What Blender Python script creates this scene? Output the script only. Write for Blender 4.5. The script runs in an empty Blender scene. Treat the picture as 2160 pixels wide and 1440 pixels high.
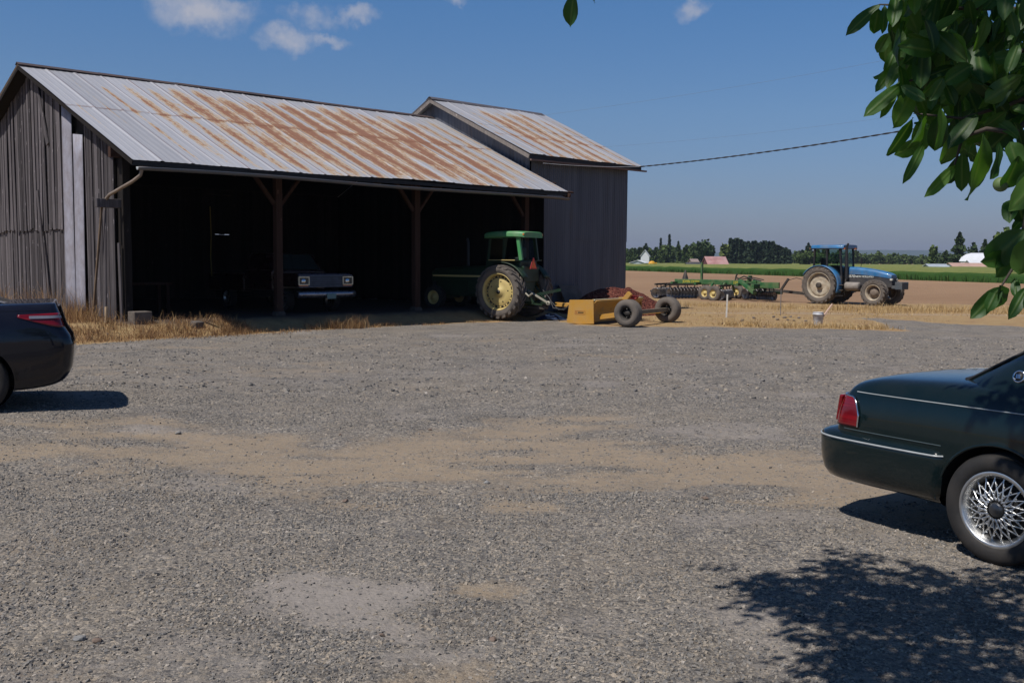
import bpy, math, random
import numpy as np
from mathutils import Vector, Matrix

random.seed(7)
RNG = np.random.default_rng(7)
scene = bpy.context.scene
COL = scene.collection
R = math.radians

# ------------------------------------------------------------------ camera
CAM_H = 1.95
FPX = 2100.0                       # focal length in photo pixels (2160 wide) = 35 mm lens
PITCH = math.atan(172.2 / FPX)
ROLL = R(0.4)
RC = Matrix.Rotation(math.pi / 2 - PITCH, 3, 'X') @ Matrix.Rotation(ROLL, 3, 'Z')
CAM = Vector((0, 0, CAM_H))
RCI = RC.inverted()


def ray(px, py):
    d = RC @ Vector(((px - 1080) / FPX, -(py - 720) / FPX, -1))
    return d / d.y


def at(px, py, depth):
    return CAM + ray(px, py) * depth


def proj(p):
    c = RCI @ (Vector(p) - CAM)
    if c.z > -0.05:
        return None
    return (1080 + FPX * c.x / -c.z, 720 - FPX * c.y / -c.z)


# barn axes: U along the front, V to the back
BA = Vector((-10.05, 24.93, 0))
U = Vector((0.727, 0.687, 0)).normalized()
V = Vector((-U.y, U.x, 0))


def B(t, s, z):
    return BA + U * t + V * s + Vector((0, 0, z))


def sstep(a, b, x):
    k = np.clip((x - a) / (b - a), 0, 1)
    return k * k * (3 - 2 * k)


def _hash(ix, iy, seed):
    h = (ix.astype(np.int64) * 374761393 + iy.astype(np.int64) * 668265263 + seed * 982451653) & 0x7fffffff
    h = ((h ^ (h >> 13)) * 1274126177) & 0x7fffffff
    return ((h ^ (h >> 16)) & 0xffff) / 65535.0


def vnoise(x, y, seed=0):
    x = np.asarray(x, float); y = np.asarray(y, float)
    ix = np.floor(x); iy = np.floor(y)
    fx = x - ix; fy = y - iy
    fx = fx * fx * (3 - 2 * fx); fy = fy * fy * (3 - 2 * fy)
    a = _hash(ix, iy, seed); b = _hash(ix + 1, iy, seed)
    c = _hash(ix, iy + 1, seed); d = _hash(ix + 1, iy + 1, seed)
    return (a * (1 - fx) + b * fx) * (1 - fy) + (c * (1 - fx) + d * fx) * fy


def fnoise(x, y, seed=0, oct=4):
    s = 0; a = 0.5; k = 1.0
    for o in range(oct):
        s = s + a * vnoise(np.asarray(x) * k, np.asarray(y) * k, seed + o * 17)
        a *= 0.5; k *= 2.03
    return s / (1 - 0.5 ** oct)


def terr(x, y):
    """ground height"""
    x = np.asarray(x, float); y = np.asarray(y, float)
    rx = x - BA.x; ry = y - BA.y
    t = rx * U.x + ry * U.y
    s = rx * V.x + ry * V.y
    z = 0.33 * sstep(-1.6, -0.15, s) * sstep(-3.5, -0.4, t) * (1 - sstep(14.0, 16.5, t)) * (1 - sstep(14, 20, s))
    z = z + 0.2 * np.exp(-((x + 7.2) / 3.4) ** 2 - ((y - 11.6) / 3.6) ** 2)
    z = z - 0.12 * sstep(36, 50, y)
    near = 1 - sstep(40, 60, np.hypot(x, y))
    z = z + near * (0.045 * (fnoise(x * 0.35, y * 0.35, 3, 3) - 0.5) + 0.02 * (fnoise(x * 1.7, y * 1.7, 5, 3) - 0.5))
    return z


def tz(x, y):
    return float(terr(np.array([x]), np.array([y]))[0])


def G(px, py):
    """pixel of a ground contact -> ground point"""
    r = ray(px, py)
    z = 0.0
    for _ in range(12):
        k = (z - CAM_H) / r.z
        z = tz(r.x * k, k)
    return Vector((r.x * k, k, z))


# ------------------------------------------------------------------ tagging
def tag(o, label=None, cat=None, group=None, kind=None):
    if label: o['label'] = label
    if cat: o['category'] = cat
    if group: o['group'] = group
    if kind: o['kind'] = kind
    return o


def thing(name, loc, rz=0, label=None, cat=None, group=None, scale=1.0):
    o = bpy.data.objects.new(name, None)
    COL.objects.link(o)
    o.empty_display_size = 0.3
    o.location = loc
    o.rotation_euler = (0, 0, rz)
    o.scale = (scale,) * 3
    return tag(o, label, cat, group)


def dup(root, loc, rz, label=None, scale=None):
    r = root.copy(); COL.objects.link(r)
    r.location = loc; r.rotation_euler = (0, 0, rz)
    if scale is not None: r.scale = scale
    if label: r['label'] = label
    for ch in list(root.children):
        c = ch.copy(); COL.objects.link(c); c.parent = r
        for g in list(ch.children):
            d = g.copy(); COL.objects.link(d); d.parent = c
    return r


# ------------------------------------------------------------------ mesh builder
class MB:
    def __init__(s):
        s.v = []; s.f = []; s.sm = []

    def add(s, vs, fs, smooth=False, M=None):
        n = len(s.v)
        if M is not None:
            vs = [M @ Vector(v) for v in vs]
        s.v += [tuple(v) for v in vs]
        s.f += [[i + n for i in f] for f in fs]
        s.sm += [smooth] * len(fs)
        return s

    def box(s, c, size, M=None, rz=0, ry=0, rx=0, taper=(1, 1)):
        hx, hy, hz = size[0] / 2, size[1] / 2, size[2] / 2
        vs = []
        for z in (-1, 1):
            kx, ky = (taper if z > 0 else (1, 1))
            for (x, y) in ((-1, -1), (1, -1), (1, 1), (-1, 1)):
                vs.append(Vector((x * hx * kx, y * hy * ky, z * hz)))
        Rm = Matrix.Rotation(rz, 4, 'Z') @ Matrix.Rotation(ry, 4, 'Y') @ Matrix.Rotation(rx, 4, 'X')
        T = Matrix.Translation(Vector(c)) @ Rm
        if M is not None: T = M @ T
        fs = [(3, 2, 1, 0), (4, 5, 6, 7), (0, 1, 5, 4), (1, 2, 6, 5), (2, 3, 7, 6), (3, 0, 4, 7)]
        return s.add(vs, fs, False, T)

    def beam(s, p0, p1, w, h, up=(0, 0, 1)):
        p0 = Vector(p0); p1 = Vector(p1)
        d = (p1 - p0); L = d.length; d.normalize()
        up = Vector(up)
        if abs(d.dot(up)) > 0.98: up = Vector((1, 0, 0))
        x = d.cross(up).normalized(); z = x.cross(d).normalized()
        M = Matrix((x, d, z)).transposed().to_4x4()
        M.translation = (p0 + p1) / 2
        return s.box((0, 0, 0), (w, L, h), M)

    def tube(s, pts, r, seg=8, caps=True, smooth=True):
        pts = [Vector(p) for p in pts]
        n = len(pts)
        rs = r if isinstance(r, (list, tuple)) else [r] * n
        vs = []; fs = []
        px = None
        for i, p in enumerate(pts):
            d = (pts[min(i + 1, n - 1)] - pts[max(i - 1, 0)])
            if d.length < 1e-9: d = Vector((0, 0, 1))
            d.normalize()
            if px is None:
                a = Vector((0, 0, 1)) if abs(d.z) < 0.9 else Vector((1, 0, 0))
                px = d.cross(a).normalized()
            else:
                px = (px - d * px.dot(d))
                if px.length < 1e-6: px = d.cross(Vector((0, 0, 1)))
                px.normalize()
            py = d.cross(px)
            for k in range(seg):
                a = 2 * math.pi * k / seg
                vs.append(p + (px * math.cos(a) + py * math.sin(a)) * rs[i])
        for i in range(n - 1):
            for k in range(seg):
                k2 = (k + 1) % seg
                fs.append((i * seg + k, i * seg + k2, (i + 1) * seg + k2, (i + 1) * seg + k))
        s.add(vs, fs, smooth)
        if caps:
            s.add(vs[:seg], [tuple(range(seg))[::-1]])
            s.add(vs[-seg:], [tuple(range(seg))])
        return s

    def lathe(s, prof, c=(0, 0, 0), seg=32, M=None, smooth=True, a0=0, a1=2 * math.pi):
        """profile (radius, axial) turned about the local y axis"""
        vs = []; fs = []
        full = abs(a1 - a0 - 2 * math.pi) < 1e-6
        ns = seg if full else seg + 1
        for (r, y) in prof:
            for k in range(ns):
                a = a0 + (a1 - a0) * k / seg
                vs.append((c[0] + r * math.cos(a), c[1] + y, c[2] + r * math.sin(a)))
        for i in range(len(prof) - 1):
            for k in range(seg):
                k2 = (k + 1) % ns
                fs.append((i * ns + k, i * ns + k2, (i + 1) * ns + k2, (i + 1) * ns + k))
        return s.add(vs, fs, smooth, M)

    def prism(s, poly, y0, y1, M=None, smooth=False):
        """polygon in local x,z extruded along y"""
        n = len(poly)
        vs = [(p[0], y0, p[1]) for p in poly] + [(p[0], y1, p[1]) for p in poly]
        fs = [tuple(range(n)), tuple(range(2 * n - 1, n - 1, -1))]
        for i in range(n):
            j = (i + 1) % n
            fs.append((i, i + n, j + n, j))
        return s.add(vs, fs, smooth, M)

    def grid(s, P, smooth=True, closed_u=False):
        """P[i][j] points"""
        nu = len(P); nv = len(P[0])
        vs = [p for row in P for p in row]
        fs = []
        for i in range(nu if closed_u else nu - 1):
            i2 = (i + 1) % nu
            for j in range(nv - 1):
                fs.append((i * nv + j, i * nv + j + 1, i2 * nv + j + 1, i2 * nv + j))
        return s.add(vs, fs, smooth)

    def build(s, name, m, parent=None, bevel=0, recalc=True, seg=2, thick=0):
        me = bpy.data.meshes.new(name)
        me.from_pydata(s.v, [], s.f)
        me.polygons.foreach_set('use_smooth', s.sm)
        if recalc and len(s.f) < 60000:
            import bmesh
            bm = bmesh.new(); bm.from_mesh(me)
            bmesh.ops.recalc_face_normals(bm, faces=bm.faces)
            bm.to_mesh(me); bm.free()
        if m: me.materials.append(m)
        o = bpy.data.objects.new(name, me)
        COL.objects.link(o)
        if parent: o.parent = parent
        if thick:
            md = o.modifiers.new('solid', 'SOLIDIFY'); md.thickness = thick; md.offset = -1
        if bevel:
            md = o.modifiers.new('bevel', 'BEVEL'); md.width = bevel; md.segments = seg
            md.limit_method = 'ANGLE'; md.angle_limit = R(35)
        return o


def np_mesh(name, verts, faces, m, parent=None, smooth=False, attrs=None, uv=None):
    """verts (n,3) array, faces (m,k) array"""
    verts = np.asarray(verts, np.float32); faces = np.asarray(faces, np.int32)
    k = faces.shape[1]
    me = bpy.data.meshes.new(name)
    me.vertices.add(len(verts)); me.vertices.foreach_set('co', verts.ravel())
    me.loops.add(faces.size); me.loops.foreach_set('vertex_index', faces.ravel())
    me.polygons.add(len(faces))
    me.polygons.foreach_set('loop_start', np.arange(0, faces.size, k, dtype=np.int32))
    me.polygons.foreach_set('loop_total', np.full(len(faces), k, np.int32))
    me.polygons.foreach_set('use_smooth', np.full(len(faces), smooth))
    me.update(calc_edges=True)
    for an, arr in (attrs or {}).items():
        a = me.attributes.new(an, 'FLOAT', 'POINT')
        a.data.foreach_set('value', np.asarray(arr, np.float32))
    if uv is not None:
        l = me.uv_layers.new(name='UVMap')
        l.data.foreach_set('uv', np.asarray(uv, np.float32)[faces.ravel()].ravel())
    me.validate()
    if m: me.materials.append(m)
    o = bpy.data.objects.new(name, me)
    COL.objects.link(o)
    if parent: o.parent = parent
    return o


def text_mesh(body, size, m, name='lettering', parent=None, M=None, depth=0.004):
    cu = bpy.data.curves.new('tmp_text', 'FONT')
    cu.body = body; cu.size = size; cu.extrude = depth
    cu.align_x = 'CENTER'; cu.align_y = 'CENTER'
    ob = bpy.data.objects.new('tmp_text', cu)
    COL.objects.link(ob)
    dg = bpy.context.evaluated_depsgraph_get()
    me = bpy.data.meshes.new_from_object(ob.evaluated_get(dg))
    bpy.data.objects.remove(ob); bpy.data.curves.remove(cu)
    me.name = name
    if M is not None: me.transform(M)
    me.materials.clear(); me.materials.append(m)
    o = bpy.data.objects.new(name, me)
    COL.objects.link(o)
    if parent: o.parent = parent
    return o


# ------------------------------------------------------------------ materials
class NT:
    def __init__(s, mat_or_world):
        mat_or_world.use_nodes = True
        s.t = mat_or_world.node_tree
        s.t.nodes.clear()

    def n(s, typ, ins=None, **props):
        nd = s.t.nodes.new(typ)
        for k, v in props.items():
            setattr(nd, k, v)
        for k, v in (ins or {}).items():
            sock = nd.inputs[k]
            if hasattr(v, 'is_output') or isinstance(v, bpy.types.NodeSocket):
                s.t.links.new(v, sock)
            else:
                if sock.type == 'RGBA' and len(v) == 3: v = (*v, 1)
                sock.default_value = v
        return nd

    def math(s, op, a, b=None, c=None, clamp=False):
        nd = s.t.nodes.new('ShaderNodeMath'); nd.operation = op; nd.use_clamp = clamp
        for i, v in enumerate((a, b, c)):
            if v is None: continue
            if isinstance(v, bpy.types.NodeSocket): s.t.links.new(v, nd.inputs[i])
            else: nd.inputs[i].default_value = v
        return nd.outputs[0]

    def mix(s, fac, a, b, mode='MIX'):
        nd = s.t.nodes.new('ShaderNodeMix'); nd.data_type = 'RGBA'; nd.blend_type = mode
        for sock, v in ((nd.inputs[0], fac), (nd.inputs[6], a), (nd.inputs[7], b)):
            if isinstance(v, bpy.types.NodeSocket): s.t.links.new(v, sock)
            elif sock.type == 'RGBA': sock.default_value = (*v, 1) if len(v) == 3 else v
            else: sock.default_value = v
        return nd.outputs[2]

    def ramp(s, fac, stops, interp='LINEAR'):
        nd = s.t.nodes.new('ShaderNodeValToRGB')
        cr = nd.color_ramp; cr.interpolation = interp
        while len(cr.elements) < len(stops): cr.elements.new(0.5)
        for e, (p, c) in zip(cr.elements, stops):
            e.position = p
            if not hasattr(c, '__len__'): c = (c, c, c)
            e.color = (*c, 1)
        s.t.links.new(fac, nd.inputs[0])
        return nd.outputs[0]

    def noise(s, vec, scale, detail=4, rough=0.55, dist=0, out=0):
        nd = s.n('ShaderNodeTexNoise', {'Vector': vec, 'Scale': scale, 'Detail': detail, 'Roughness': rough, 'Distortion': dist})
        return nd.outputs[out]

    def mapping(s, vec, scale=(1, 1, 1), loc=(0, 0, 0), rot=(0, 0, 0)):
        return s.n('ShaderNodeMapping', {'Vector': vec, 'Scale': scale, 'Location': loc, 'Rotation': rot}).outputs[0]

    def coord(s, out='Object'):
        return s.n('ShaderNodeTexCoord').outputs[out]

    def attr(s, name, out='Fac'):
        return s.n('ShaderNodeAttribute', attribute_name=name).outputs[out]

    def bump(s, h, strength=0.3, dist=0.01, normal=None):
        ins = {'Height': h, 'Strength': strength, 'Distance': dist}
        if normal is not None: ins['Normal'] = normal
        return s.n('ShaderNodeBump', ins).outputs[0]

    def out(s, shader, vol=None):
        o = s.n('ShaderNodeOutputMaterial')
        if shader is not None: s.t.links.new(shader, o.inputs[0])
        if vol is not None: s.t.links.new(vol, o.inputs[1])


def pbsdf(t, col, rough=0.5, metal=0.0, normal=None, **kw):
    ins = {'Base Color': col, 'Roughness': rough, 'Metallic': metal}
    if normal is not None: ins['Normal'] = normal
    for k, v in kw.items(): ins[k.replace('_', ' ')] = v
    return t.n('ShaderNodeBsdfPrincipled', ins).outputs[0]


def pm(name, col, rough=0.5, metal=0.0, var=0.2, scale=6.0, bump=0.0, bscale=60.0, dirt=None, dirt_amt=0.0, dscale=3.0, coat=0.0, spec=None):
    """plain procedural material: colour with mottling, worn roughness and an optional layer of dirt"""
    m = bpy.data.materials.new(name)
    t = NT(m)
    co = t.coord()
    n1 = t.noise(co, scale, 6, 0.6)
    lo = tuple(c * (1 - var) for c in col); hi = tuple(min(1, c * (1 + var)) for c in col)
    c = t.mix(t.ramp(n1, [(0.3, 0.0), (0.7, 1.0)]), lo, hi)
    rsock = t.math('ADD', t.math('MULTIPLY', t.noise(co, scale * 2.3, 3), 0.25), rough - 0.125, clamp=True)
    if dirt is not None:
        dn = t.noise(co, dscale, 8, 0.65)
        fac = t.math('MULTIPLY', t.ramp(dn, [(0.5 - dirt_amt * 0.45, 0.0), (0.85 - dirt_amt * 0.4, 1.0)]), min(1, 0.45 + dirt_amt * 0.5))
        c = t.mix(fac, c, dirt)
        rsock = t.math('ADD', rsock, t.math('MULTIPLY', fac, 0.4), clamp=True)
    nm = None
    if bump:
        nm = t.bump(t.noise(co, bscale, 5, 0.6), bump, 0.01)
    kw = {}
    if coat: kw.update(Coat_Weight=coat, Coat_Roughness=0.06)
    if spec is not None: kw['Specular_IOR_Level'] = spec
    t.out(pbsdf(t, c, rsock, metal, nm, **kw))
    return m
# ------------------------------------------------------------------ world, sun, camera
SUN_EL = R(57.0)
SUN_AZ = R(226.6)                    # clockwise from +Y: behind the camera, to the left
SDIR = Vector((math.sin(SUN_AZ) * math.cos(SUN_EL), math.cos(SUN_AZ) * math.cos(SUN_EL), math.sin(SUN_EL)))

w = bpy.data.worlds.new('World'); scene.world = w
t = NT(w)
sky = t.n('ShaderNodeTexSky', sky_type='NISHITA', sun_disc=False, sun_elevation=SUN_EL, sun_rotation=SUN_AZ,
          altitude=60.0, air_density=1.0, dust_density=0.6, ozone_density=1.2)
gen = t.n('ShaderNodeTexCoord').outputs['Generated']
nrm = t.n('ShaderNodeVectorMath', {0: gen}, operation='NORMALIZE').outputs[0]
sep = t.n('ShaderNodeSeparateXYZ', {0: nrm})
# a few small fair-weather clouds: direction of each, its size, its weight
CLOUDS = [((425, 22), 0.040, 0.017, .9), ((372, 2), 0.026, 0.011, .65), ((490, 6), 0.018, 0.009, .5), ((612, 80), 0.023, 0.0105, 0.8), ((696, 84), 0.017, 0.006, 0.6),
          ((660, 34), 0.026, 0.011, 0.5), ((755, 33), 0.018, 0.008, 0.6), ((1462, 19), 0.014, 0.008, 0.75), ((960, 4), .01, .005, .6),
          ((1500, 395), 0.05, 0.006, 0.12), ((1640, 400), 0.07, 0.006, 0.08), ((2500, 100), 0.1, 0.03, 0.7)]
wob = t.noise(nrm, 26.0, 6, 0.62, 0, 1)
wv = t.n('ShaderNodeVectorMath', {0: wob, 1: (0.5, 0.5, 0.5)}, operation='SUBTRACT').outputs[0]
wv = t.n('ShaderNodeVectorMath', {0: wv, 3: 0.05}, operation='SCALE').outputs[0]
dirw = t.n('ShaderNodeVectorMath', {0: nrm, 1: wv}, operation='ADD').outputs[0]
mask = None
for (p, sx, sz, wt) in CLOUDS:
    d = ray(*p).normalized()
    right = Vector((d.y, -d.x, 0)).normalized(); upv = right.cross(d).normalized()
    dif = t.n('ShaderNodeVectorMath', {0: dirw, 1: tuple(d)}, operation='SUBTRACT').outputs[0]
    a = t.n('ShaderNodeVectorMath', {0: dif, 1: tuple(right / sx)}, operation='DOT_PRODUCT').outputs['Value']
    b = t.n('ShaderNodeVectorMath', {0: dif, 1: tuple(upv / sz)}, operation='DOT_PRODUCT').outputs['Value']
    r2 = t.math('ADD', t.math('MULTIPLY', a, a), t.math('MULTIPLY', b, b))
    e = t.math('MULTIPLY', t.math('POWER', 2.718, t.math('MULTIPLY', r2, -1.0)), wt)
    mask = e if mask is None else t.math('MAXIMUM', mask, e)
fine = t.noise(nrm, 60.0, 6, 0.6)
cm = t.math('MULTIPLY', mask, t.math('ADD', t.math('MULTIPLY', fine, 2.3), -0.22))
cm = t.ramp(cm, [(0.10, 0.0), (0.45, .42), (1.0, 0.8)])
SKY_STR = 0.075
skyc = t.mix(1.0, sky.outputs[0], (0.93, 0.97, 1.22), 'MULTIPLY')
el_ = t.ramp(sep.outputs[2], [(0.0, (.55, .58, .69)), (.034, (.59, .63, .73)), (.141, (.64, .81, .87)), (.244, (.55, .87, .98)), (.45, (.40, .62, .74)), (1.0, (.30, .5, .62))])
skyc = t.mix(1.0, skyc, el_, 'MULTIPLY')
cloudc = t.mix(cm, skyc, (6.3, 6.3, 7.0))
bg = t.n('ShaderNodeBackground', {'Color': cloudc, 'Strength': SKY_STR})
wo = t.n('ShaderNodeOutputWorld'); t.t.links.new(bg.outputs[0], wo.inputs[0])

sl = bpy.data.lights.new('sun', 'SUN'); sl.energy = 4.6; sl.angle = R(0.53); sl.color = (1.0, 0.955, 0.89)
so = bpy.data.objects.new('sun', sl); COL.objects.link(so)
so.rotation_euler = SDIR.to_track_quat('Z', 'Y').to_euler()
so.location = SDIR * 50

cd = bpy.data.cameras.new('camera'); cd.sensor_width = 36; cd.lens = 35.0 * FPX / 2100; cd.clip_end = 12000; cd.clip_start = 0.05
co_ = bpy.data.objects.new('camera', cd); COL.objects.link(co_)
co_.matrix_world = Matrix.Translation(CAM) @ RC.to_4x4()
scene.camera = co_
scene.view_settings.view_transform = 'Standard'; scene.view_settings.look = 'None'
scene.view_settings.exposure = 0.0; scene.view_settings.gamma = 1.0
scene.cycles.max_bounces = 5; scene.cycles.diffuse_bounces = 3; scene.cycles.glossy_bounces = 3
scene.cycles.transmission_bounces = 5; scene.cycles.transparent_max_bounces = 6
scene.cycles.use_denoising = True
scene.cycles.sample_clamp_indirect = 6

# ------------------------------------------------------------------ ground masks
def seg_dist(x, y, pts):
    best = np.full(x.shape, 1e9)
    for (ax, ay), (bx, by) in zip(pts[:-1], pts[1:]):
        dx, dy = bx - ax, by - ay
        k = np.clip(((x - ax) * dx + (y - ay) * dy) / (dx * dx + dy * dy + 1e-12), 0, 1)
        best = np.minimum(best, np.hypot(x - ax - k * dx, y - ay - k * dy))
    return best


def poly_sd(x, y, pts):
    ins = np.zeros(x.shape, bool)
    n = len(pts)
    for i in range(n):
        ax, ay = pts[i]; bx, by = pts[(i + 1) % n]
        c = ((ay > y) != (by > y))
        with np.errstate(divide='ignore', invalid='ignore'):
            xi = (bx - ax) * (y - ay) / (by - ay + 1e-15) + ax
        ins ^= c & (x < xi)
    d = seg_dist(x, y, pts + [pts[0]])
    return np.where(ins, d, -d)


def GP(lst):
    return [tuple(G(*p)[:2]) for p in lst]


GRAVEL = GP([(150, 729), (250, 722), (380, 712), (490, 706), (620, 698), (750, 691), (880, 685), (1000, 679), (1180, 675), (1215, 686), (1440, 690), (1600, 692), (1750, 693),
             (1915, 700), (1860, 684), (1806, 672), (1850, 669), (1957, 680), (2160, 690)])
GRAVEL = [(-60, -60), (-60, 16), (-16, 19.3)] + GRAVEL + [(40, 24), (60, 10), (60, -60)]
PLOWB = GP([(1340, 626), (1500, 636), (1700, 640), (2000, 641), (2160, 645)])
CROP_A = Vector((23.4, 205)); CROP_B = Vector((51.0, 105))      # near edge of the green crop
crop_d = (CROP_B - CROP_A).normalized(); crop_n = Vector((-crop_d.y, crop_d.x))
if crop_n.x < 0: crop_n = -crop_n

TAN = [  # dusty earth showing through the gravel: polyline of pixels, half width in metres, weight
    ([(-200, 955), (0, 942), (120, 918), (260, 905), (400, 915), (520, 935)], .42, 1.0),
    ([(420, 905), (520, 915), (600, 925)], .2, .9),
    ([(250, 950), (450, 962), (640, 960), (800, 955)], .35, .8),
    ([(640, 985), (800, 950), (1000, 925), (1150, 900), (1260, 885)], .42, 1.0),
    ([(660, 972), (850, 972), (1080, 955), (1280, 950), (1480, 975), (1700, 985), (1800, 990)], .55, 1.15),
    ([(800, 990), (1100, 985), (1350, 1000), (1560, 1015), (1760, 1020), (1950, 1050)], .5, 1.0),
    ([(1080, 1050), (1350, 1035), (1600, 1050), (1800, 1060), (2000, 1090)], .3, .8),
    ([(640, 1030), (720, 1050), (860, 1045)], .3, .55),
    ([(1000, 1240), (1060, 1250)], .12, .75),
    ([(150, 745), (330, 735), (500, 722), (760, 703)], .25, .35),
    ([(150, 780), (420, 775), (620, 785)], .8, .35),
    ([(1900, 900), (1700, 915), (1500, 925)], .2, .4),
    ([(900, 1440), (1000, 1425)], .12, .7),
]
DUST = [([(640, 1240), (740, 1265), (850, 1260)], .22, 1.0), ([(700, 1300), (800, 1310), (860, 1340)], .14, .9), ([(300, 905), (420, 925)], .3, .7),
        ([(1450, 1095), (1700, 1090), (1900, 1100)], .25, .6), ([(1560, 1300), (1620, 1360)], .2, .6), ([(560, 1280), (600, 1300)], .1, .6),
        ([(830, 1385), (980, 1380)], .12, .7), ([(300, 1400), (500, 1430)], .25, .4), ([(1200, 1290), (1270, 1310)], .2, .4), ([(500, 800), (900, 790), (1500, 760)], 1.2, .35)]


def masks(x, y):
    nz = fnoise(x * 0.9, y * 0.9, 11, 4) - 0.5
    nf = fnoise(x * 3.1, y * 3.1, 23, 4) - 0.5
    grav = sstep(-0.25, 0.3, poly_sd(x, y, GRAVEL) + nz * 1.1 + nf * 0.5)
    tan = np.zeros_like(x); dust = np.zeros_like(x)
    near = (np.abs(x) < 30) & (y > 2) & (y < 40)
    xn, yn = x[near], y[near]; nzn, nfn = nz[near], nf[near]
    tn = np.zeros_like(xn); dn = np.zeros_like(xn)
    for px, hw, wt in TAN:
        hw = hw * 1.3
        d = seg_dist(xn, yn, GP(px))
        tn = np.maximum(tn, wt * (1 - sstep(0.35 * hw, 1.7 * hw, d + nzn * hw * 1.3 + nfn * hw * 1.0)))
    for px, hw, wt in DUST:
        d = seg_dist(xn, yn, GP(px))
        dn = np.maximum(dn, wt * (1 - sstep(0.3 * hw, 1.9 * hw, d + nzn * hw * 1.6 + nfn * hw * 1.2)))
    # loose patches everywhere
    tn = np.maximum(tn, 0.55 * sstep(0.62, 0.8, fnoise(xn * 0.55 + 9, yn * 0.55, 41, 4)))
    dn = np.maximum(dn, 0.6 * sstep(0.6, 0.8, fnoise(xn * 0.7 + 3, yn * 0.7 + 5, 47, 4)))
    tn = tn * (.3 + .95 * sstep(.3, .62, fnoise(xn * 1.0 + 2, yn * 2.6, 83, 5)))
    tan[near] = tn; dust[near] = dn
    # plowed field: beyond the line, but not under the crop
    yl = np.interp(x, [p[0] for p in PLOWB], [p[1] for p in PLOWB])
    plow = sstep(-1.2, 1.2, y - yl + nz * 2.5)
    straw = (1 - grav) * (1 - plow)
    rx = x - BA.x; ry = y - BA.y
    tt = rx * U.x + ry * U.y; ss = rx * V.x + ry * V.y
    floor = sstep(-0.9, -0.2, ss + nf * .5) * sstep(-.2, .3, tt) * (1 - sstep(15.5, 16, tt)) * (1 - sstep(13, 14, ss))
    # the dirt lane between the yard and the field
    lane = np.exp(-((y - np.interp(x, [5, 12, 25], [37.5, 38.0, 37.0])) / 1.0) ** 2) * sstep(4, 8, x)
    straw = straw * (1 - 0.85 * floor) * (1 - 0.75 * lane)
    return grav, tan * grav, dust * grav, plow, straw, floor


def graded(lo, hi, d0, growth, far):
    a = list(np.arange(lo, hi, d0)); d = d0
    while a[-1] < far:
        d *= growth; a.append(a[-1] + d)
    return a


gx = graded(0, 7, 0.1, 1.035, 60); d = gx[-1] - gx[-2]
while gx[-1] < 5000: d *= 1.25; gx.append(gx[-1] + d)
gx = np.array([-v for v in gx[:0:-1]] + gx)
gy = graded(3.6, 12, 0.08, 1.012, 62); d = gy[-1] - gy[-2]
while gy[-1] < 7000: d *= 1.16; gy.append(gy[-1] + d)
gb = [3.6]; d = 0.3
while gb[-1] > -600: gb.append(gb[-1] - d); d *= 1.3
gy = np.array(gb[:0:-1] + gy)
XX, YY = np.meshgrid(gx, gy)
xf, yf = XX.ravel(), YY.ravel()
mk = masks(xf, yf)
ZZ = terr(xf, yf) + 0.03 * mk[3] * (fnoise(xf * 1.3, yf * 1.3, 77, 3) - .5) * (1 - sstep(60, 90, yf))
ZZ = ZZ + 0.012 * mk[1] * 0 - 0.02 * mk[1]
gverts = np.stack([xf, yf, ZZ], 1)
nxg, nyg = len(gx), len(gy)
idx = np.arange(nxg * nyg).reshape(nyg, nxg)
gf = np.stack([idx[:-1, :-1], idx[:-1, 1:], idx[1:, 1:], idx[1:, :-1]], -1).reshape(-1, 4)

# one ground material driven by the masks
gm = bpy.data.materials.new('ground'); t = NT(gm)
co = t.coord()
v1 = t.n('ShaderNodeTexVoronoi', {'Vector': t.n('ShaderNodeVectorMath', {0: co, 1: t.n('ShaderNodeVectorMath', {0: t.noise(co, 30, 2, .5, 0, 1), 3: 0.02}, operation='SCALE').outputs[0]}, operation='ADD').outputs[0], 'Scale': 34.0})
v2 = t.n('ShaderNodeTexVoronoi', {'Vector': co, 'Scale': 95.0})
c1 = t.n('ShaderNodeSeparateColor', {0: v1.outputs['Color']}).outputs[0]
c2 = t.n('ShaderNodeSeparateColor', {0: v2.outputs['Color']}).outputs[1]
stone = [(0.0, (.04, .04, .045)), (0.22, (.115, .112, .115)), (0.5, (.205, .194, .184)), (0.75, (.285, .256, .222)), (0.92, (.38, .325, .26)), (1.0, (.5, .46, .42))]
g1 = t.ramp(c1, stone); g2 = t.ramp(c2, stone)
bign = t.noise(co, 7.0, 6, .7)
grav_c = t.mix(t.ramp(bign, [(.42, 0.0), (.6, 1.0)]), g2, g1)
clump = t.noise(co, 1.6, 7, .62)
grav_c = t.mix(1.0, grav_c, t.ramp(clump, [(.28, .66), (.5, .95), (.75, 1.22)]), 'MULTIPLY')
warm = t.noise(co, 0.45, 5, .6)
grav_c = t.mix(t.ramp(warm, [(.4, 0.0), (.7, .35)]), grav_c, (.31, .26, .20))
far_n = t.noise(t.mapping(co, (1, 1.6, 1)), 5.0, 6, .8)
grav_c = t.mix(t.ramp(far_n, [(.35, .35), (.5, 0.0)]), grav_c, (.09, .09, .1))
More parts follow.
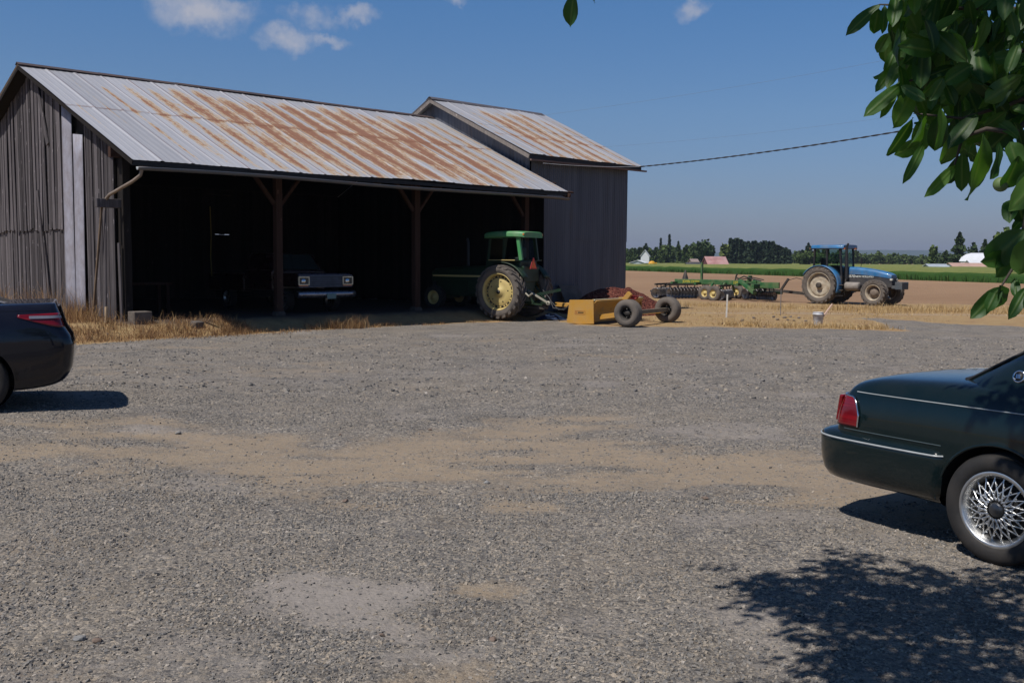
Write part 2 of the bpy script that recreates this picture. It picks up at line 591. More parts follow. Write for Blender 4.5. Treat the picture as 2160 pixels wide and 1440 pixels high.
# tan earth
tn = t.noise(co, 14.0, 8, .7)
tan_c = t.mix(t.noise(co, 2.2, 6, .6), (.345, .275, .20), (.25, .20, .15))
tan_c = t.mix(t.ramp(tn, [(.47, 0.0), (.66, .8)]), tan_c, g2)
tan_f = t.math('ADD', t.attr('tan'), t.math('ADD', t.math('MULTIPLY', t.math('SUBTRACT', t.noise(co, 9.0, 9, .8), .5), 2.5), t.math('MULTIPLY', t.math('SUBTRACT', t.noise(co, 1.3, 5, .6), .5), 1.5)))
tan_f = t.ramp(tan_f, [(.22, 0.0), (.62, .55), (1.15, .93)])
dust_f = t.math('ADD', t.attr('dust'), t.math('MULTIPLY', t.math('SUBTRACT', t.noise(co, 6.0, 8, .72), .5), 1.5))
dust_f = t.ramp(dust_f, [(.25, 0.0), (.6, .5), (1.15, .85)])
dust_c = t.mix(t.ramp(tn, [(.5, 0.0), (.7, .6)]), (.275, .25, .235), g2)
c = t.mix(dust_f, grav_c, dust_c)
c = t.mix(tan_f, c, tan_c)
# bare soil / straw
soil = t.mix(t.ramp(t.noise(co, 3.0, 8, .7), [(.35, 0.0), (.65, 1.0)]), (.30, .20, .12), (.40, .30, .19))
sn = t.noise(t.mapping(co, (9, 30, 9), rot=(0, 0, .5)), 1.0, 6, .7)
straw_c = t.mix(t.ramp(sn, [(.3, 0.0), (.7, 1.0)]), (.47, .34, .17), (.27, .175, .085))
straw_c = t.mix(t.ramp(t.noise(co, 1.1, 8, .75), [(.42, 0.0), (.62, .85)]), straw_c, (.30, .185, .095))
straw_c = t.mix(t.ramp(t.noise(co, 4.5, 8, .8), [(.55, 0.0), (.7, .8)]), straw_c, (.17, .12, .075))
sf = t.math('ADD', t.attr('straw'), t.math('MULTIPLY', t.math('SUBTRACT', t.noise(co, 2.5, 7, .7), .5), .9))
sf = t.ramp(sf, [(.35, 0.0), (.7, 1.0)])
other = t.mix(sf, soil, straw_c)
other = t.mix(t.attr('floor'), other, (.075, .055, .045))  # floor earth darkened to paint in the shade inside the shed
# plowed earth
pl = t.noise(t.mapping(co, (.35, 1.4, 1), rot=(0, 0, .27)), 1.0, 8, .75)
plow_c = t.mix(t.ramp(pl, [(.3, 0.0), (.7, 1.0)]), (.215, .128, .072), (.335, .21, .125))
plow_c = t.mix(t.ramp(t.noise(co, .03, 4, .5), [(.4, 0.0), (.65, .5)]), plow_c, (.36, .23, .135))
other = t.mix(t.attr('plow'), other, plow_c)
gf_ = t.math('ADD', t.attr('gravel'), t.math('MULTIPLY', t.math('SUBTRACT', t.noise(co, 5.0, 7, .75), .5), 1.1))
gf_ = t.ramp(gf_, [(.38, 0.0), (.62, 1.0)])
c = t.mix(gf_, other, c)
c = t.mix(1.0, c, t.mix(gf_, (1, 1, 1), (.94, .915, .88)), 'MULTIPLY')
h = t.math('ADD', t.math('MULTIPLY', t.math('SUBTRACT', 1.0, v1.outputs['Distance']), t.math('SUBTRACT', 1.0, tan_f)), t.math('MULTIPLY', t.math('SUBTRACT', 1.0, v2.outputs['Distance']), .35))
h = t.math('ADD', h, t.math('MULTIPLY', c1, t.math('SUBTRACT', 1.0, dust_f)))
h = t.math('MULTIPLY', h, t.math('SUBTRACT', 1.0, t.math('MULTIPLY', dust_f, .85)))
h = t.math('ADD', h, t.math('MULTIPLY', t.noise(co, 5, 6, .7), 2.2))
nm = t.bump(h, .75, .016)
t.out(pbsdf(t, c, .93, 0, nm, Specular_IOR_Level=.2))

fcx = gverts[gf].mean(1)
fg = np.stack([m[gf].mean(1) for m in mk], 1)
cls = np.where(fg[:, 3] > .5, 2, np.where(fg[:, 0] > .5, 1, 0))
names = ['ground', 'gravel_yard', 'plowed_field']
labs = ['dry straw-coloured earth round the yard and the farm buildings', 'grey crushed gravel yard with tan dusty wheel tracks', 'bare brown plowed field beyond the yard']
for k in range(3):
    sel = gf[cls == k]
    used, inv = np.unique(sel.ravel(), return_inverse=True)
    at_ = dict(zip(('gravel', 'tan', 'dust', 'plow', 'straw', 'floor'), [m[used] for m in mk]))
    o = np_mesh(names[k], gverts[used], inv.reshape(-1, 4), gm, smooth=True, attrs=at_)
    tag(o, labs[k], None, None, 'structure')


def ground_z(x, y):
    """height of the built ground (bilinear in the grid)"""
    i = np.clip(np.searchsorted(gx, x) - 1, 0, nxg - 2); j = np.clip(np.searchsorted(gy, y) - 1, 0, nyg - 2)
    Zg = ZZ.reshape(nyg, nxg)
    fx = (x - gx[i]) / (gx[i + 1] - gx[i]); fy = (y - gy[j]) / (gy[j + 1] - gy[j])
    return (Zg[j, i] * (1 - fx) + Zg[j, i + 1] * fx) * (1 - fy) + (Zg[j + 1, i] * (1 - fx) + Zg[j + 1, i + 1] * fx) * fy


# ------------------------------------------------------------------ loose gravel stones (nobody could count them)
def stones(n, y0, y1, smin, smax, seed, power=1.0):
    rg = np.random.default_rng(seed)
    y = y0 + (y1 - y0) * rg.random(n * 3) ** power
    x = (rg.random(n * 3) * 2 - 1) * (y * 0.56 + .4)
    g, ta, du, pl_, st, fl = masks(x, y)
    dens = g * (1 - .9 * np.clip(ta * 1.2, 0, 1)) * (1 - .85 * np.clip(du * 1.2, 0, 1)) * (0.25 + 1.1 * sstep(.35, .65, fnoise(x * 2.2, y * 2.2, 61, 4)))
    ok = rg.random(n * 3) < dens + .03
    x, y = x[ok][:n], y[ok][:n]; n = len(x)
    s = smin + (smax - smin) * rg.random(n) ** 2.6
    base = np.array([[-1, -1, -1], [1, -1, -1], [1, 1, -1], [-1, 1, -1], [-1, -1, 1], [1, -1, 1], [1, 1, 1], [-1, 1, 1]], float)
    P = base[None] * (0.72 + .5 * rg.random((n, 8, 1))) + rg.normal(0, .22, (n, 8, 3))
    P[:, 4:, :2] *= .72
    sc = np.stack([s * (.8 + .7 * rg.random(n)), s * (.6 + .4 * rg.random(n)), s * (.3 + .4 * rg.random(n))], 1)
    P *= sc[:, None]
    a = rg.random(n) * 6.283; ca, sa = np.cos(a)[:, None], np.sin(a)[:, None]
    tl = rg.normal(0, .3, n)[:, None]
    px_, py_, pz_ = P[..., 0], P[..., 1], P[..., 2]
    pz2 = pz_ + px_ * tl
    X = px_ * ca - py_ * sa + x[:, None]; Y = px_ * sa + py_ * ca + y[:, None]
    Z = pz2 + (ground_z(x, y) + s * .12)[:, None]
    vv = np.stack([X, Y, Z], -1).reshape(-1, 3)
    fq = np.array([[3, 2, 1, 0], [4, 5, 6, 7], [0, 1, 5, 4], [1, 2, 6, 5], [2, 3, 7, 6], [3, 0, 4, 7]])
    ff = (fq[None] + (np.arange(n) * 8)[:, None, None]).reshape(-1, 4)
    tone = np.repeat(rg.random(n), 8)
    return vv, ff, tone


sm_ = bpy.data.materials.new('crushed_stone'); t = NT(sm_)
tone = t.attr('tone')
scol = t.ramp(tone, [(0.0, (.09, .09, .095)), (0.25, (.165, .16, .158)), (0.55, (.23, .217, .205)), (0.8, (.285, .257, .225)), (0.95, (.345, .295, .24)), (1.0, (.42, .385, .35))])
scol = t.mix(1.0, scol, (.93, .905, .87), 'MULTIPLY')
scol = t.mix(1.0, scol, t.ramp(t.noise(t.coord(), 120, 4, .6), [(.3, .75), (.7, 1.2)]), 'MULTIPLY')
t.out(pbsdf(t, scol, .9, 0, None, Specular_IOR_Level=.25))
A_ = [stones(70000, 4.0, 8.2, .0028, .0118, 1), stones(46000, 7.8, 14.5, .004, .0135, 2, 1.2), stones(9000, 14, 26, .01, .03, 3)]
off = 0; VV = []; FF = []; TT = []
for v_, f_, t_ in A_:
    VV.append(v_); FF.append(f_ + off); TT.append(t_); off += len(v_)
o = np_mesh('loose_gravel', np.concatenate(VV), np.concatenate(FF), sm_, attrs={'tone': np.concatenate(TT)})
tag(o, 'loose grey and tan crushed stones scattered over the yard', 'gravel', None, 'stuff')


def rock_mesh(name, s, seed, flat=.55):
    import bmesh
    bm = bmesh.new(); bmesh.ops.create_icosphere(bm, subdivisions=2, radius=1)
    rg = random.Random(seed)
    planes = [(Vector((rg.gauss(0, 1), rg.gauss(0, 1), rg.gauss(0, .8))).normalized(), .42 + .4 * rg.random()) for _ in range(12)]
    for v in bm.verts:
        for nrm_, dd in planes:
            k = v.co.dot(nrm_)
            if k > dd: v.co -= nrm_ * (k - dd)
        v.co.z *= flat; v.co *= s
    me = bpy.data.meshes.new(name); bm.to_mesh(me); bm.free()
    return me


rock_grey = pm('rock_grey', (.20, .195, .19), .9, 0, .3, 20, .5, 60)
rock_brown = pm('rock_brown', (.16, .115, .09), .9, 0, .3, 20, .5, 60)
ROCKS = [((375, 911), .055, rock_grey, 'pale flat stone at the edge of the left dusty wheel track'),
         ((907, 905), .05, rock_brown, 'dark brown stone on the bend of the tan track, far side'),
         ((718, 918), .045, rock_brown, 'dark rounded stone in the gap between the two tan tracks'),
         ((728, 1055), .05, rock_brown, 'brown stone on the thin sandy patch in front of the tan tracks'),
         ((1027, 1016), .05, rock_grey, 'grey stone on the near lip of the tan track'),
         ((1487, 1051), .05, rock_brown, 'rusty brown clod lying on the dusty strip left of the green car'),
         ((165, 1349), .055, rock_grey, 'pale squared stone in the coarse gravel at the near left'),
         ((205, 1352), .045, rock_brown, 'reddish stone just right of the pale squared stone at the near left'),
         ((806, 1341), .03, rock_brown, 'small dark stone on the pale dust patch nearest the camera'),
         ((1040, 1350), .035, rock_brown, 'small red-brown stone right of the pale dust patch')]
for i, (p, s, m_, lab) in enumerate(ROCKS):
    g = G(*p)
    s *= .72
    me = rock_mesh('stone', s, 50 + i); me.materials.append(m_)
    o = bpy.data.objects.new('stone', me); COL.objects.link(o)
    o.location = (g.x, g.y, float(ground_z(np.array([g.x]), np.array([g.y]))[0]) + s * .25); o.rotation_euler = (0, 0, i * 1.3)
    tag(o, lab, 'stone', 'larger stones on the yard')

# ------------------------------------------------------------------ dry grass
def blades(xs, ys, h, w, seed, lean=.45, curl=.5):
    """thin bent blades, 2 quads each"""
    rg = np.random.default_rng(seed); n = len(xs)
    a = rg.random(n) * 6.283
    hh = h * (.45 + .75 * rg.random(n)); ww = w * (.6 + .8 * rg.random(n))
    dx, dy = np.cos(a), np.sin(a)
    b = rg.random(n) * 6.283; ln = np.abs(rg.normal(0, lean, n))
    lx, ly = np.cos(b) * ln, np.sin(b) * ln
    z0 = ground_z(xs, ys) - .02
    V_ = np.zeros((n, 5, 3))
    for k, (f, wf) in enumerate(((0, 1), (.55, .7))):
        cx = xs + lx * hh * f * .7; cy = ys + ly * hh * f * .7
        V_[:, 2 * k] = np.stack([cx - dx * ww * wf, cy - dy * ww * wf, z0 + hh * f], 1)
        V_[:, 2 * k + 1] = np.stack([cx + dx * ww * wf, cy + dy * ww * wf, z0 + hh * f], 1)
    drop = 1 - curl * ln * .6
    V_[:, 4] = np.stack([xs + lx * hh * 1.35, ys + ly * hh * 1.35, z0 + hh * np.clip(drop, .35, 1)], 1)
    F_ = np.array([[0, 1, 3], [0, 3, 2], [2, 3, 4]])
    ff = (F_[None] + (np.arange(n) * 5)[:, None, None]).reshape(-1, 3)
    return V_.reshape(-1, 3), ff, np.repeat(rg.random(n), 5)


def join_np(parts):
    off = 0; a, b, c = [], [], []
    for v_, f_, t_ in parts:
        a.append(v_); b.append(f_ + off); c.append(t_); off += len(v_)
    return np.concatenate(a), np.concatenate(b), np.concatenate(c)


def grass_mat(name, stops):
    m = bpy.data.materials.new(name); t = NT(m)
    c = t.ramp(t.attr('tone'), stops)
    d = pbsdf(t, c, .75, 0, None, Specular_IOR_Level=.2)
    tr = t.n('ShaderNodeBsdfTranslucent', {'Color': c}).outputs[0]
    t.out(t.n('ShaderNodeMixShader', {0: .25, 1: d, 2: tr}).outputs[0])
    return m


dry_m = grass_mat('dry_grass', [(0, (.24, .145, .06)), (.3, (.42, .275, .12)), (.7, (.55, .385, .18)), (1, (.68, .52, .29))])
weed_m = grass_mat('dry_weeds', [(0, (.07, .04, .03)), (.35, (.20, .105, .055)), (.7, (.42, .25, .11)), (1, (.58, .40, .2))])


def ts_to_xy(tt, ss):
    return BA.x + U.x * tt + V.x * ss, BA.y + U.y * tt + V.y * ss


rg = np.random.default_rng(5)
parts = []
def clumps(n, per, tr, sr, spread, h, w, seed, **k):
    r_ = np.random.default_rng(seed)
    ct = tr[0] + (tr[1] - tr[0]) * r_.random(n); cs = sr[0] + (sr[1] - sr[0]) * r_.random(n)
    tt = np.repeat(ct, per) + r_.normal(0, spread, n * per); ss = np.repeat(cs, per) + r_.normal(0, spread, n * per)
    ch = np.repeat(.6 + .8 * r_.random(n), per)
    x, y = ts_to_xy(tt, ss)
    return blades(x, y, h * ch, w, seed + 1, **k)
parts.append(clumps(60, 46, (-1.4, -0.05), (-1.2, 9), .17, .34, .005, 10, lean=.5))      # along the gable wall
parts.append(clumps(60, 20, (-.9, -0.05), (-.2, 9), .14, .8, .0035, 11, lean=.35))
parts.append(clumps(64, 60, (-2.2, 3.2), (-1.7, -0.5), .19, .2, .005, 12, lean=.75))     # bank by the corner
parts.append(clumps(15, 80, (.3, 2.9), (-1.6, -1.0), .17, .3, .005, 13, lean=.8))
parts.append(clumps(16, 60, (4.8, 6.6), (-1.75, -1.35), .13, .34, .005, 14, lean=.6))   # in front of the truck
parts.append(clumps(12, 40, (3.2, 8.5), (-1.8, -1.4), .12, .16, .005, 15, lean=.8))
parts.append(clumps(16, 36, (8.5, 14), (-1.85, -1.5), .12, .1, .005, 16, lean=.8))
parts.append(clumps(46, 34, (-2.2, 4.5), (-2.2, -1.6), .2, .1, .006, 17, lean=.9))
v_, f_, t_ = join_np(parts)
o = np_mesh('dry_weeds', v_, f_, weed_m, attrs={'tone': t_})
tag(o, 'tall dry weeds and tan grass along the foot of the old shed', 'weeds', None, 'stuff')

parts = []
def field_clumps(n, per, fx, spread, h, w, seed, **k):
    r_ = np.random.default_rng(seed)
    cx, cy = fx(r_, n)
    x = np.repeat(cx, per) + r_.normal(0, spread, n * per); y = np.repeat(cy, per) + r_.normal(0, spread, n * per)
    ch = np.repeat(.55 + .8 * r_.random(n), per)
    ok = (masks(x, y)[0] < .5) & (r_.random(len(x)) < .12 + 1.5 * sstep(.42, .66, fnoise(x * .9, y * .9, 71, 4)))
    return blades(x[ok], y[ok], (h * ch)[ok], w, seed + 1, **k)
def band(x0, x1, ya, yb):
    def f(r_, n):
        x = x0 + (x1 - x0) * r_.random(n)
        lo = np.interp(x, [p[0] for p in ya], [p[1] for p in ya]); hi = np.interp(x, [p[0] for p in yb], [p[1] for p in yb])
        return x, lo + (hi - lo) * r_.random(n)
    return f
parts.append(field_clumps(520, 14, band(6, 30, [(6, 43), (14, 40), (30, 38)], [(6, 48), (14, 44.5), (30, 43)]), .3, .24, .009, 30, lean=.45))
parts.append(field_clumps(420, 12, band(13, 34, [(13, 38.5), (30, 37)], [(13, 42), (30, 41)]), .26, .32, .009, 31, lean=.45))
parts.append(field_clumps(260, 12, band(3.5, 14.5, [(3.5, 30), (9, 29.5), (14.5, 29)], [(3.5, 36.5), (14.5, 36.5)]), .26, .1, .009, 32, lean=.9))
parts.append(field_clumps(130, 14, band(6.5, 11.2, [(6.5, 29.4), (11.2, 28.6)], [(6.5, 31), (11.2, 30)]), .18, .2, .009, 33, lean=.6))
parts.append(field_clumps(200, 10, band(5, 33, [(5, 36.5), (33, 36.5)], [(5, 40), (33, 38.5)]), .3, .12, .011, 34, lean=.8))
v_, f_, t_ = join_np(parts)
o = np_mesh('dry_grass', v_, f_, dry_m, attrs={'tone': t_})
tag(o, 'dry yellow grass strip between the gravel yard and the plowed field', 'grass', None, 'stuff')

# ------------------------------------------------------------------ green crop
cm_ = bpy.data.materials.new('crop'); t = NT(cm_)
co = t.coord()
edge = t.attr('edge')
cc = t.mix(t.noise(t.mapping(co, (1, 1, .3)), .9, 7, .75), (.035, .085, .014), (.02, .055, .01))
ct_ = t.mix(t.noise(t.mapping(co, (.06, .02, 1), rot=(0, 0, -.27)), 1.0, 8, .7), (.255, .25, .075), (.15, .18, .05))
ct_ = t.mix(t.ramp(t.noise(co, .9, 6, .8), [(.45, 0.0), (.7, .6)]), ct_, (.06, .11, .025))
cc = t.mix(edge, cc, ct_)
t.out(pbsdf(t, cc, .8, 0, t.bump(t.noise(co, 1.2, 6, .8), .7, .4), Specular_IOR_Level=.15))
na, nb = 260, 60
aa = np.linspace(-280, 260, na)
bb = np.concatenate([[-.25, 0.0, .3, .7], np.geomspace(1.2, 360, nb)])
AA, BB = np.meshgrid(aa, bb)
hgt = np.where(BB < -.1, -.3, np.where(BB < .1, .72, .98)) + .3 * (vnoise(AA * 1.1, BB * 1.1, 91) - .5) * (BB > -.1)
cx = CROP_A.x + crop_d.x * AA + crop_n.x * BB + .5 * (vnoise(AA * .7, BB * 0, 95) - .5); cy = CROP_A.y + crop_d.y * AA + crop_n.y * BB
vv = np.stack([cx.ravel(), cy.ravel(), (hgt - .12).ravel()], 1)
ii = np.arange(AA.size).reshape(AA.shape)
ff = np.stack([ii[:-1, :-1], ii[:-1, 1:], ii[1:, 1:], ii[1:, :-1]], -1).reshape(-1, 4)
crop_parts = [vv, ff, np.clip((BB.ravel() - .2) / 1.0, 0, 1)]
# leafy fringe so that the edge is not a clean cut
r_ = np.random.default_rng(8); n = 9000
la = -150 + 330 * r_.random(n); lb = r_.random(n) ** 2 * 9 - .5
bx = CROP_A.x + crop_d.x * la + crop_n.x * lb; by = CROP_A.y + crop_d.y * la + crop_n.y * lb
v2, f2, t2 = blades(bx, by, np.full(n, .78), .07, 9, lean=.25)
o = np_mesh('green_crop', vv, ff, cm_, smooth=True, attrs={'edge': crop_parts[2]})
tag(o, 'low green crop with a yellowish top beyond the plowed field', 'crop', None, 'stuff')
fr = grass_mat('crop_leaf', [(0, (.015, .045, .008)), (.6, (.035, .085, .015)), (1, (.08, .12, .03))])
o2 = np_mesh('crop_fringe', v2, f2, fr, o, attrs={'tone': t2})
o2['kind'] = 'stuff'
# ------------------------------------------------------------------ barn materials
def wood_mat(name, col, lite, dark=(.03, .025, .025), grain='Z', tint=.3, rough=.9):
    m = bpy.data.materials.new(name); t = NT(m)
    co = t.coord()
    sc = {'Z': (26, 26, 1.1), 'X': (1.1, 26, 26), 'Y': (26, 1.1, 26)}[grain]
    n = t.noise(t.mapping(co, sc), 1.0, 8, .7)
    c = t.mix(t.ramp(n, [(.3, 0.0), (.68, 1.0)]), col, lite)
    c = t.mix(t.ramp(t.noise(t.mapping(co, tuple(v * 2.5 for v in sc)), 1.0, 4, .6), [(.58, 0.0), (.72, .8)]), c, dark)
    tn = t.attr('tone')
    c = t.mix(1.0, c, t.ramp(tn, [(0, 1 - tint), (1, 1 + tint)]), 'MULTIPLY')
    # pale flecks where knots and old nails have weathered
    fl = t.n('ShaderNodeTexVoronoi', {'Vector': t.mapping(co, (5, 5, 2.0)), 'Scale': 1.0}).outputs['Distance']
    flk = t.math('MULTIPLY', t.ramp(fl, [(.08, 1.0), (.17, 0.0)]), t.ramp(t.noise(co, 20, 4, .7), [(.46, 0.0), (.54, .85)]))
    c = t.mix(flk, c, tuple(min(.6, v * 2.3) for v in lite))
    # darker, damp foot of the wall
    t.out(pbsdf(t, c, rough, 0, t.bump(n, .5, .006), Specular_IOR_Level=.15))
    return m


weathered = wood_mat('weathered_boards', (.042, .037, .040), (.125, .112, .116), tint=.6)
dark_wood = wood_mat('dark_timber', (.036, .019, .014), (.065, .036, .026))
shade_wood = wood_mat('shaded_boards', (.012, .010, .009), (.022, .018, .016))  # near-black so the shed interior looks unlit: shade put into the colour
white_board = pm('white_weathered_panel', (.29, .29, .345), .7, 0, .14, 5, .15, 30, dirt=(.17, .14, .14), dirt_amt=.35, dscale=3)
gutter_m = pm('gutter_metal', (.12, .13, .145), .45, .5, .2, 3, dirt=(.16, .10, .07), dirt_amt=.2)
black_tar = pm('black_eave', (.018, .018, .02), .8, 0, .2)
concrete = pm('old_concrete', (.115, .095, .08), .95, 0, .3, 9, .5, 40)


def roof_mat(name, rusty, seed):
    m = bpy.data.materials.new(name); t = NT(m)
    uv = t.n('ShaderNodeUVMap').outputs[0]
    sp = t.n('ShaderNodeSeparateXYZ', {0: uv}); u, q = sp.outputs[0], sp.outputs[1]
    pan = t.math('FLOOR', t.math('DIVIDE', u, .8))
    rnd = t.n('ShaderNodeTexWhiteNoise', {'W': t.math('ADD', pan, seed)}, noise_dimensions='1D').outputs['Value']
    rnd2 = t.n('ShaderNodeTexWhiteNoise', {'W': t.math('ADD', pan, seed + 31.7)}, noise_dimensions='1D').outputs['Value']
    fr = t.math('FRACT', t.math('DIVIDE', u, .8))
    base = t.mix(t.noise(t.mapping(uv, (3.0, .5, 1)), 1.5, 6, .6), (.40, .40, .425), (.52, .515, .53))
    base = t.mix(1.0, base, t.ramp(rnd, [(0, .88), (1, 1.06)]), 'MULTIPLY')
    # every sheet rusts in a mottled band down its middle, wider in the older part of the roof
    st = t.noise(t.mapping(uv, (5.0, .2, 1), loc=(seed, seed * .3, 0)), 1.0, 6, .6)
    med = t.noise(t.mapping(uv, (1.1, .55, 1), loc=(seed * 2, 0, 0)), 1.0, 5, .6)
    fine = t.noise(t.mapping(uv, (11, 3.2, 1)), 1.0, 8, .78)
    env = t.ramp(t.math('DIVIDE', u, 16.0), rusty)
    ribd = t.math('ABSOLUTE', t.math('SUBTRACT', fr, t.math('ADD', .42, t.math('MULTIPLY', rnd2, .16))))
    wid = t.math('MULTIPLY', env, t.math('ADD', .20, t.math('MULTIPLY', rnd, .22)))
    core = t.math('MAXIMUM', t.math('SUBTRACT', 1.0, t.math('DIVIDE', ribd, t.math('ADD', wid, .015))), -1.6)
    lap = t.ramp(t.math('ABSOLUTE', t.math('SUBTRACT', q, t.math('ADD', 4.0, t.math('MULTIPLY', rnd2, .12)))), [(0.0, .14), (.10, .07), (.35, 0.0)])
    qe = t.math('ADD', t.math('DIVIDE', q, 8.8), t.math('MULTIPLY', t.math('SUBTRACT', rnd2, .5), .12))
    eaves = t.ramp(qe, [(0.0, 0.05), (.04, .22), (.14, .455), (.5, .49), (.75, .465), (.92, .40), (1.0, .22)])
    amt = t.math('ADD', t.math('MULTIPLY', core, .17), t.math('MULTIPLY', t.math('SUBTRACT', fine, .5), .75))
    amt = t.math('ADD', amt, t.math('MULTIPLY', t.math('SUBTRACT', med, .5), .5))
    amt = t.math('ADD', amt, t.math('MULTIPLY', t.math('SUBTRACT', st, .5), .6))
    amt = t.math('ADD', amt, t.math('ADD', eaves, lap))
    amt = t.math('ADD', amt, t.math('MULTIPLY', t.math('SUBTRACT', env, 1.0), .22))
    light = t.ramp(amt, [(.37, 0.0), (.50, .85)])
    heavy = t.ramp(amt, [(.47, 0.0), (.60, .95)])
    c = t.mix(light, base, t.mix(fine, (.42, .27, .12), (.53, .40, .24)))
    c = t.mix(heavy, c, t.mix(fine, (.15, .062, .036), (.27, .115, .065)))
    seam = t.ramp(t.math('ABSOLUTE', t.math('SUBTRACT', fr, .5)), [(.476, 0.0), (.490, .85)])
    c = t.mix(t.math('MULTIPLY', seam, t.math('ADD', .62, t.math('MULTIPLY', env, .4)), clamp=True), c, (.15, .062, .045))
    lapl = t.ramp(t.math('ABSOLUTE', t.math('SUBTRACT', q, t.math('ADD', 4.0, t.math('MULTIPLY', rnd2, .12)))), [(.0, .85), (.03, .6), (.06, 0.0)])
    c = t.mix(t.math('MULTIPLY', lapl, t.ramp(t.noise(t.mapping(uv, (3, 1, 1)), 1.0, 5, .7), [(.35, .2), (.6, 1.0)])), c, (.23, .11, .065))
    rough = t.mix(heavy, (.45, .45, .45), (.9, .9, .9))
    met = t.math('MULTIPLY', t.math('SUBTRACT', 1.0, light), .25)
    t.out(pbsdf(t, c, rough, met, t.bump(fine, .12, .01)))
    return m


shed_roof_m = roof_mat('rusty_galvanised_roof', [(0.0, .02), (.08, .08), (.14, .40), (.25, .78), (.40, 1.05), (.82, 1.1), (.91, .85), (.96, .45), (1.0, .2)], 3.0)
tall_roof_m = roof_mat('lightly_rusty_roof', [(0.0, .08), (.05, .5), (.12, .85), (.26, .85), (.36, .6), (1, .5)], 11.0)


def roof_sheet(name, P0, P1, Q0, Q1, m, parent, u0, du=.0508, thick=.012, wav=.012, seed=1, rib=.018):
    """corrugated sheet roof between ridge P0-P1 and eave Q0-Q1"""
    L = (Vector(P1) - Vector(P0)).length; S = (Vector(Q0) - Vector(P0)).length
    nu = int(L / du) + 1; nq = 15
    n_ = (Vector(P1) - Vector(P0)).cross(Vector(Q0) - Vector(P0)).normalized()
    if n_.z < 0: n_ = -n_
    us = np.linspace(0, 1, nu); qs = np.concatenate([np.linspace(0, .473, 7), np.linspace(.475, 1, 8)])
    UU, QQ = np.meshgrid(us, qs)
    P0, P1, Q0, Q1 = [np.array(p) for p in (P0, P1, Q0, Q1)]
    top = P0 + (P1 - P0) * UU[..., None]; bot = Q0 + (Q1 - Q0) * UU[..., None]
    um = u0 + UU * L
    panel = np.floor(um / .8)
    jit = (_hash(panel, panel * 0, seed) - .5) * .07
    X = top + (bot - top) * (QQ * (1 + np.where(QQ > .99, jit / S * 1.0, 0)))[..., None]
    fr = (um / .8) % 1
    prof = np.where((fr < .05) | (fr > .95), 1.0, 0) + .28 * ((np.abs((fr * 4) % 1 - .0) < .15) | (np.abs((fr * 4) % 1 - 1) < .15))
    d = rib * np.clip(prof, 0, 1) + wav * 2 * (vnoise(um * .8, QQ * 4, seed) - .5) + np.where(QQ < .474, .012, 0) + .05 * (vnoise(um * .22, QQ * 1.2, seed + 5) - .5)
    X = X + np.array(n_) * d[..., None]
    ii = np.arange(nu * len(qs)).reshape(len(qs), nu)
    f = np.stack([ii[:-1, :-1], ii[:-1, 1:], ii[1:, 1:], ii[1:, :-1]], -1).reshape(-1, 4)
    uv = np.stack([um.ravel(), (QQ * S).ravel()], 1)
    o = np_mesh(name, X.reshape(-1, 3), f, m, parent, smooth=False, uv=uv)
    return o


def plank_wall(name, frame, spans, m, parent, top, bottom, holes=(), wmin=.13, wmax=.24, thick=.025, seed=1, jit=.01, gap=.004, lean=.006, warp=0.0):
    """vertical boards; frame(a, z, d) -> point; spans=(a0,a1); top(a), bottom(a) heights"""
    rg = random.Random(seed)
    vs, fs, tn = [], [], []
    a = spans[0]
    while a < spans[1]:
        wd = rg.uniform(wmin, wmax)
        b = min(a + wd, spans[1])
        bw = rg.gauss(0, warp * 2.2); d = rg.uniform(0, jit); ln = rg.uniform(-lean, lean); tone = rg.random()
        zb = bottom((a + b) / 2) + rg.uniform(-.03, .05)
        segs = [(zb, None)]
        cuts = [h for h in holes if h[0] < b and h[1] > a]
        zr = []
        cur = zb
        for h in sorted(cuts, key=lambda h: h[2]):
            zr.append((cur, h[2], False)); cur = h[3]
        zr.append((cur, None, True))
        for z0, z1, last in zr:
            nst = 6
            ta, tb = top(a + gap), top(b - gap)
            rows = []
            for k in range(nst + 1):
                f = k / nst
                za = z0 + ((ta if last else z1) - z0) * f; zb_ = z0 + ((tb if last else z1) - z0) * f
                bow = bw * math.sin(math.pi * f * .9)
                off = ln * (f - .5) * 3 + bow
                i = len(vs)
                vs += [frame(a + gap + off, za, d), frame(b - gap + off, zb_, d), frame(b - gap + off, zb_, d + thick), frame(a + gap + off, za, d + thick)]
                tn += [tone] * 4
                rows.append(i)
            for i, j in zip(rows[:-1], rows[1:]):
                for k in range(4):
                    k2 = (k + 1) % 4
                    fs.append((i + k, i + k2, j + k2, j + k))
            fs.append((rows[0] + 3, rows[0] + 2, rows[0] + 1, rows[0])); fs.append((rows[-1], rows[-1] + 1, rows[-1] + 2, rows[-1] + 3))
        a = b
    return np_mesh(name, np.array([tuple(v) for v in vs]), np.array(fs), m, parent, attrs={'tone': tn})


def toned(o):
    a = o.data.attributes.new('tone', 'FLOAT', 'POINT')
    a.data.foreach_set('value', np.full(len(o.data.vertices), .5, np.float32))
    return o


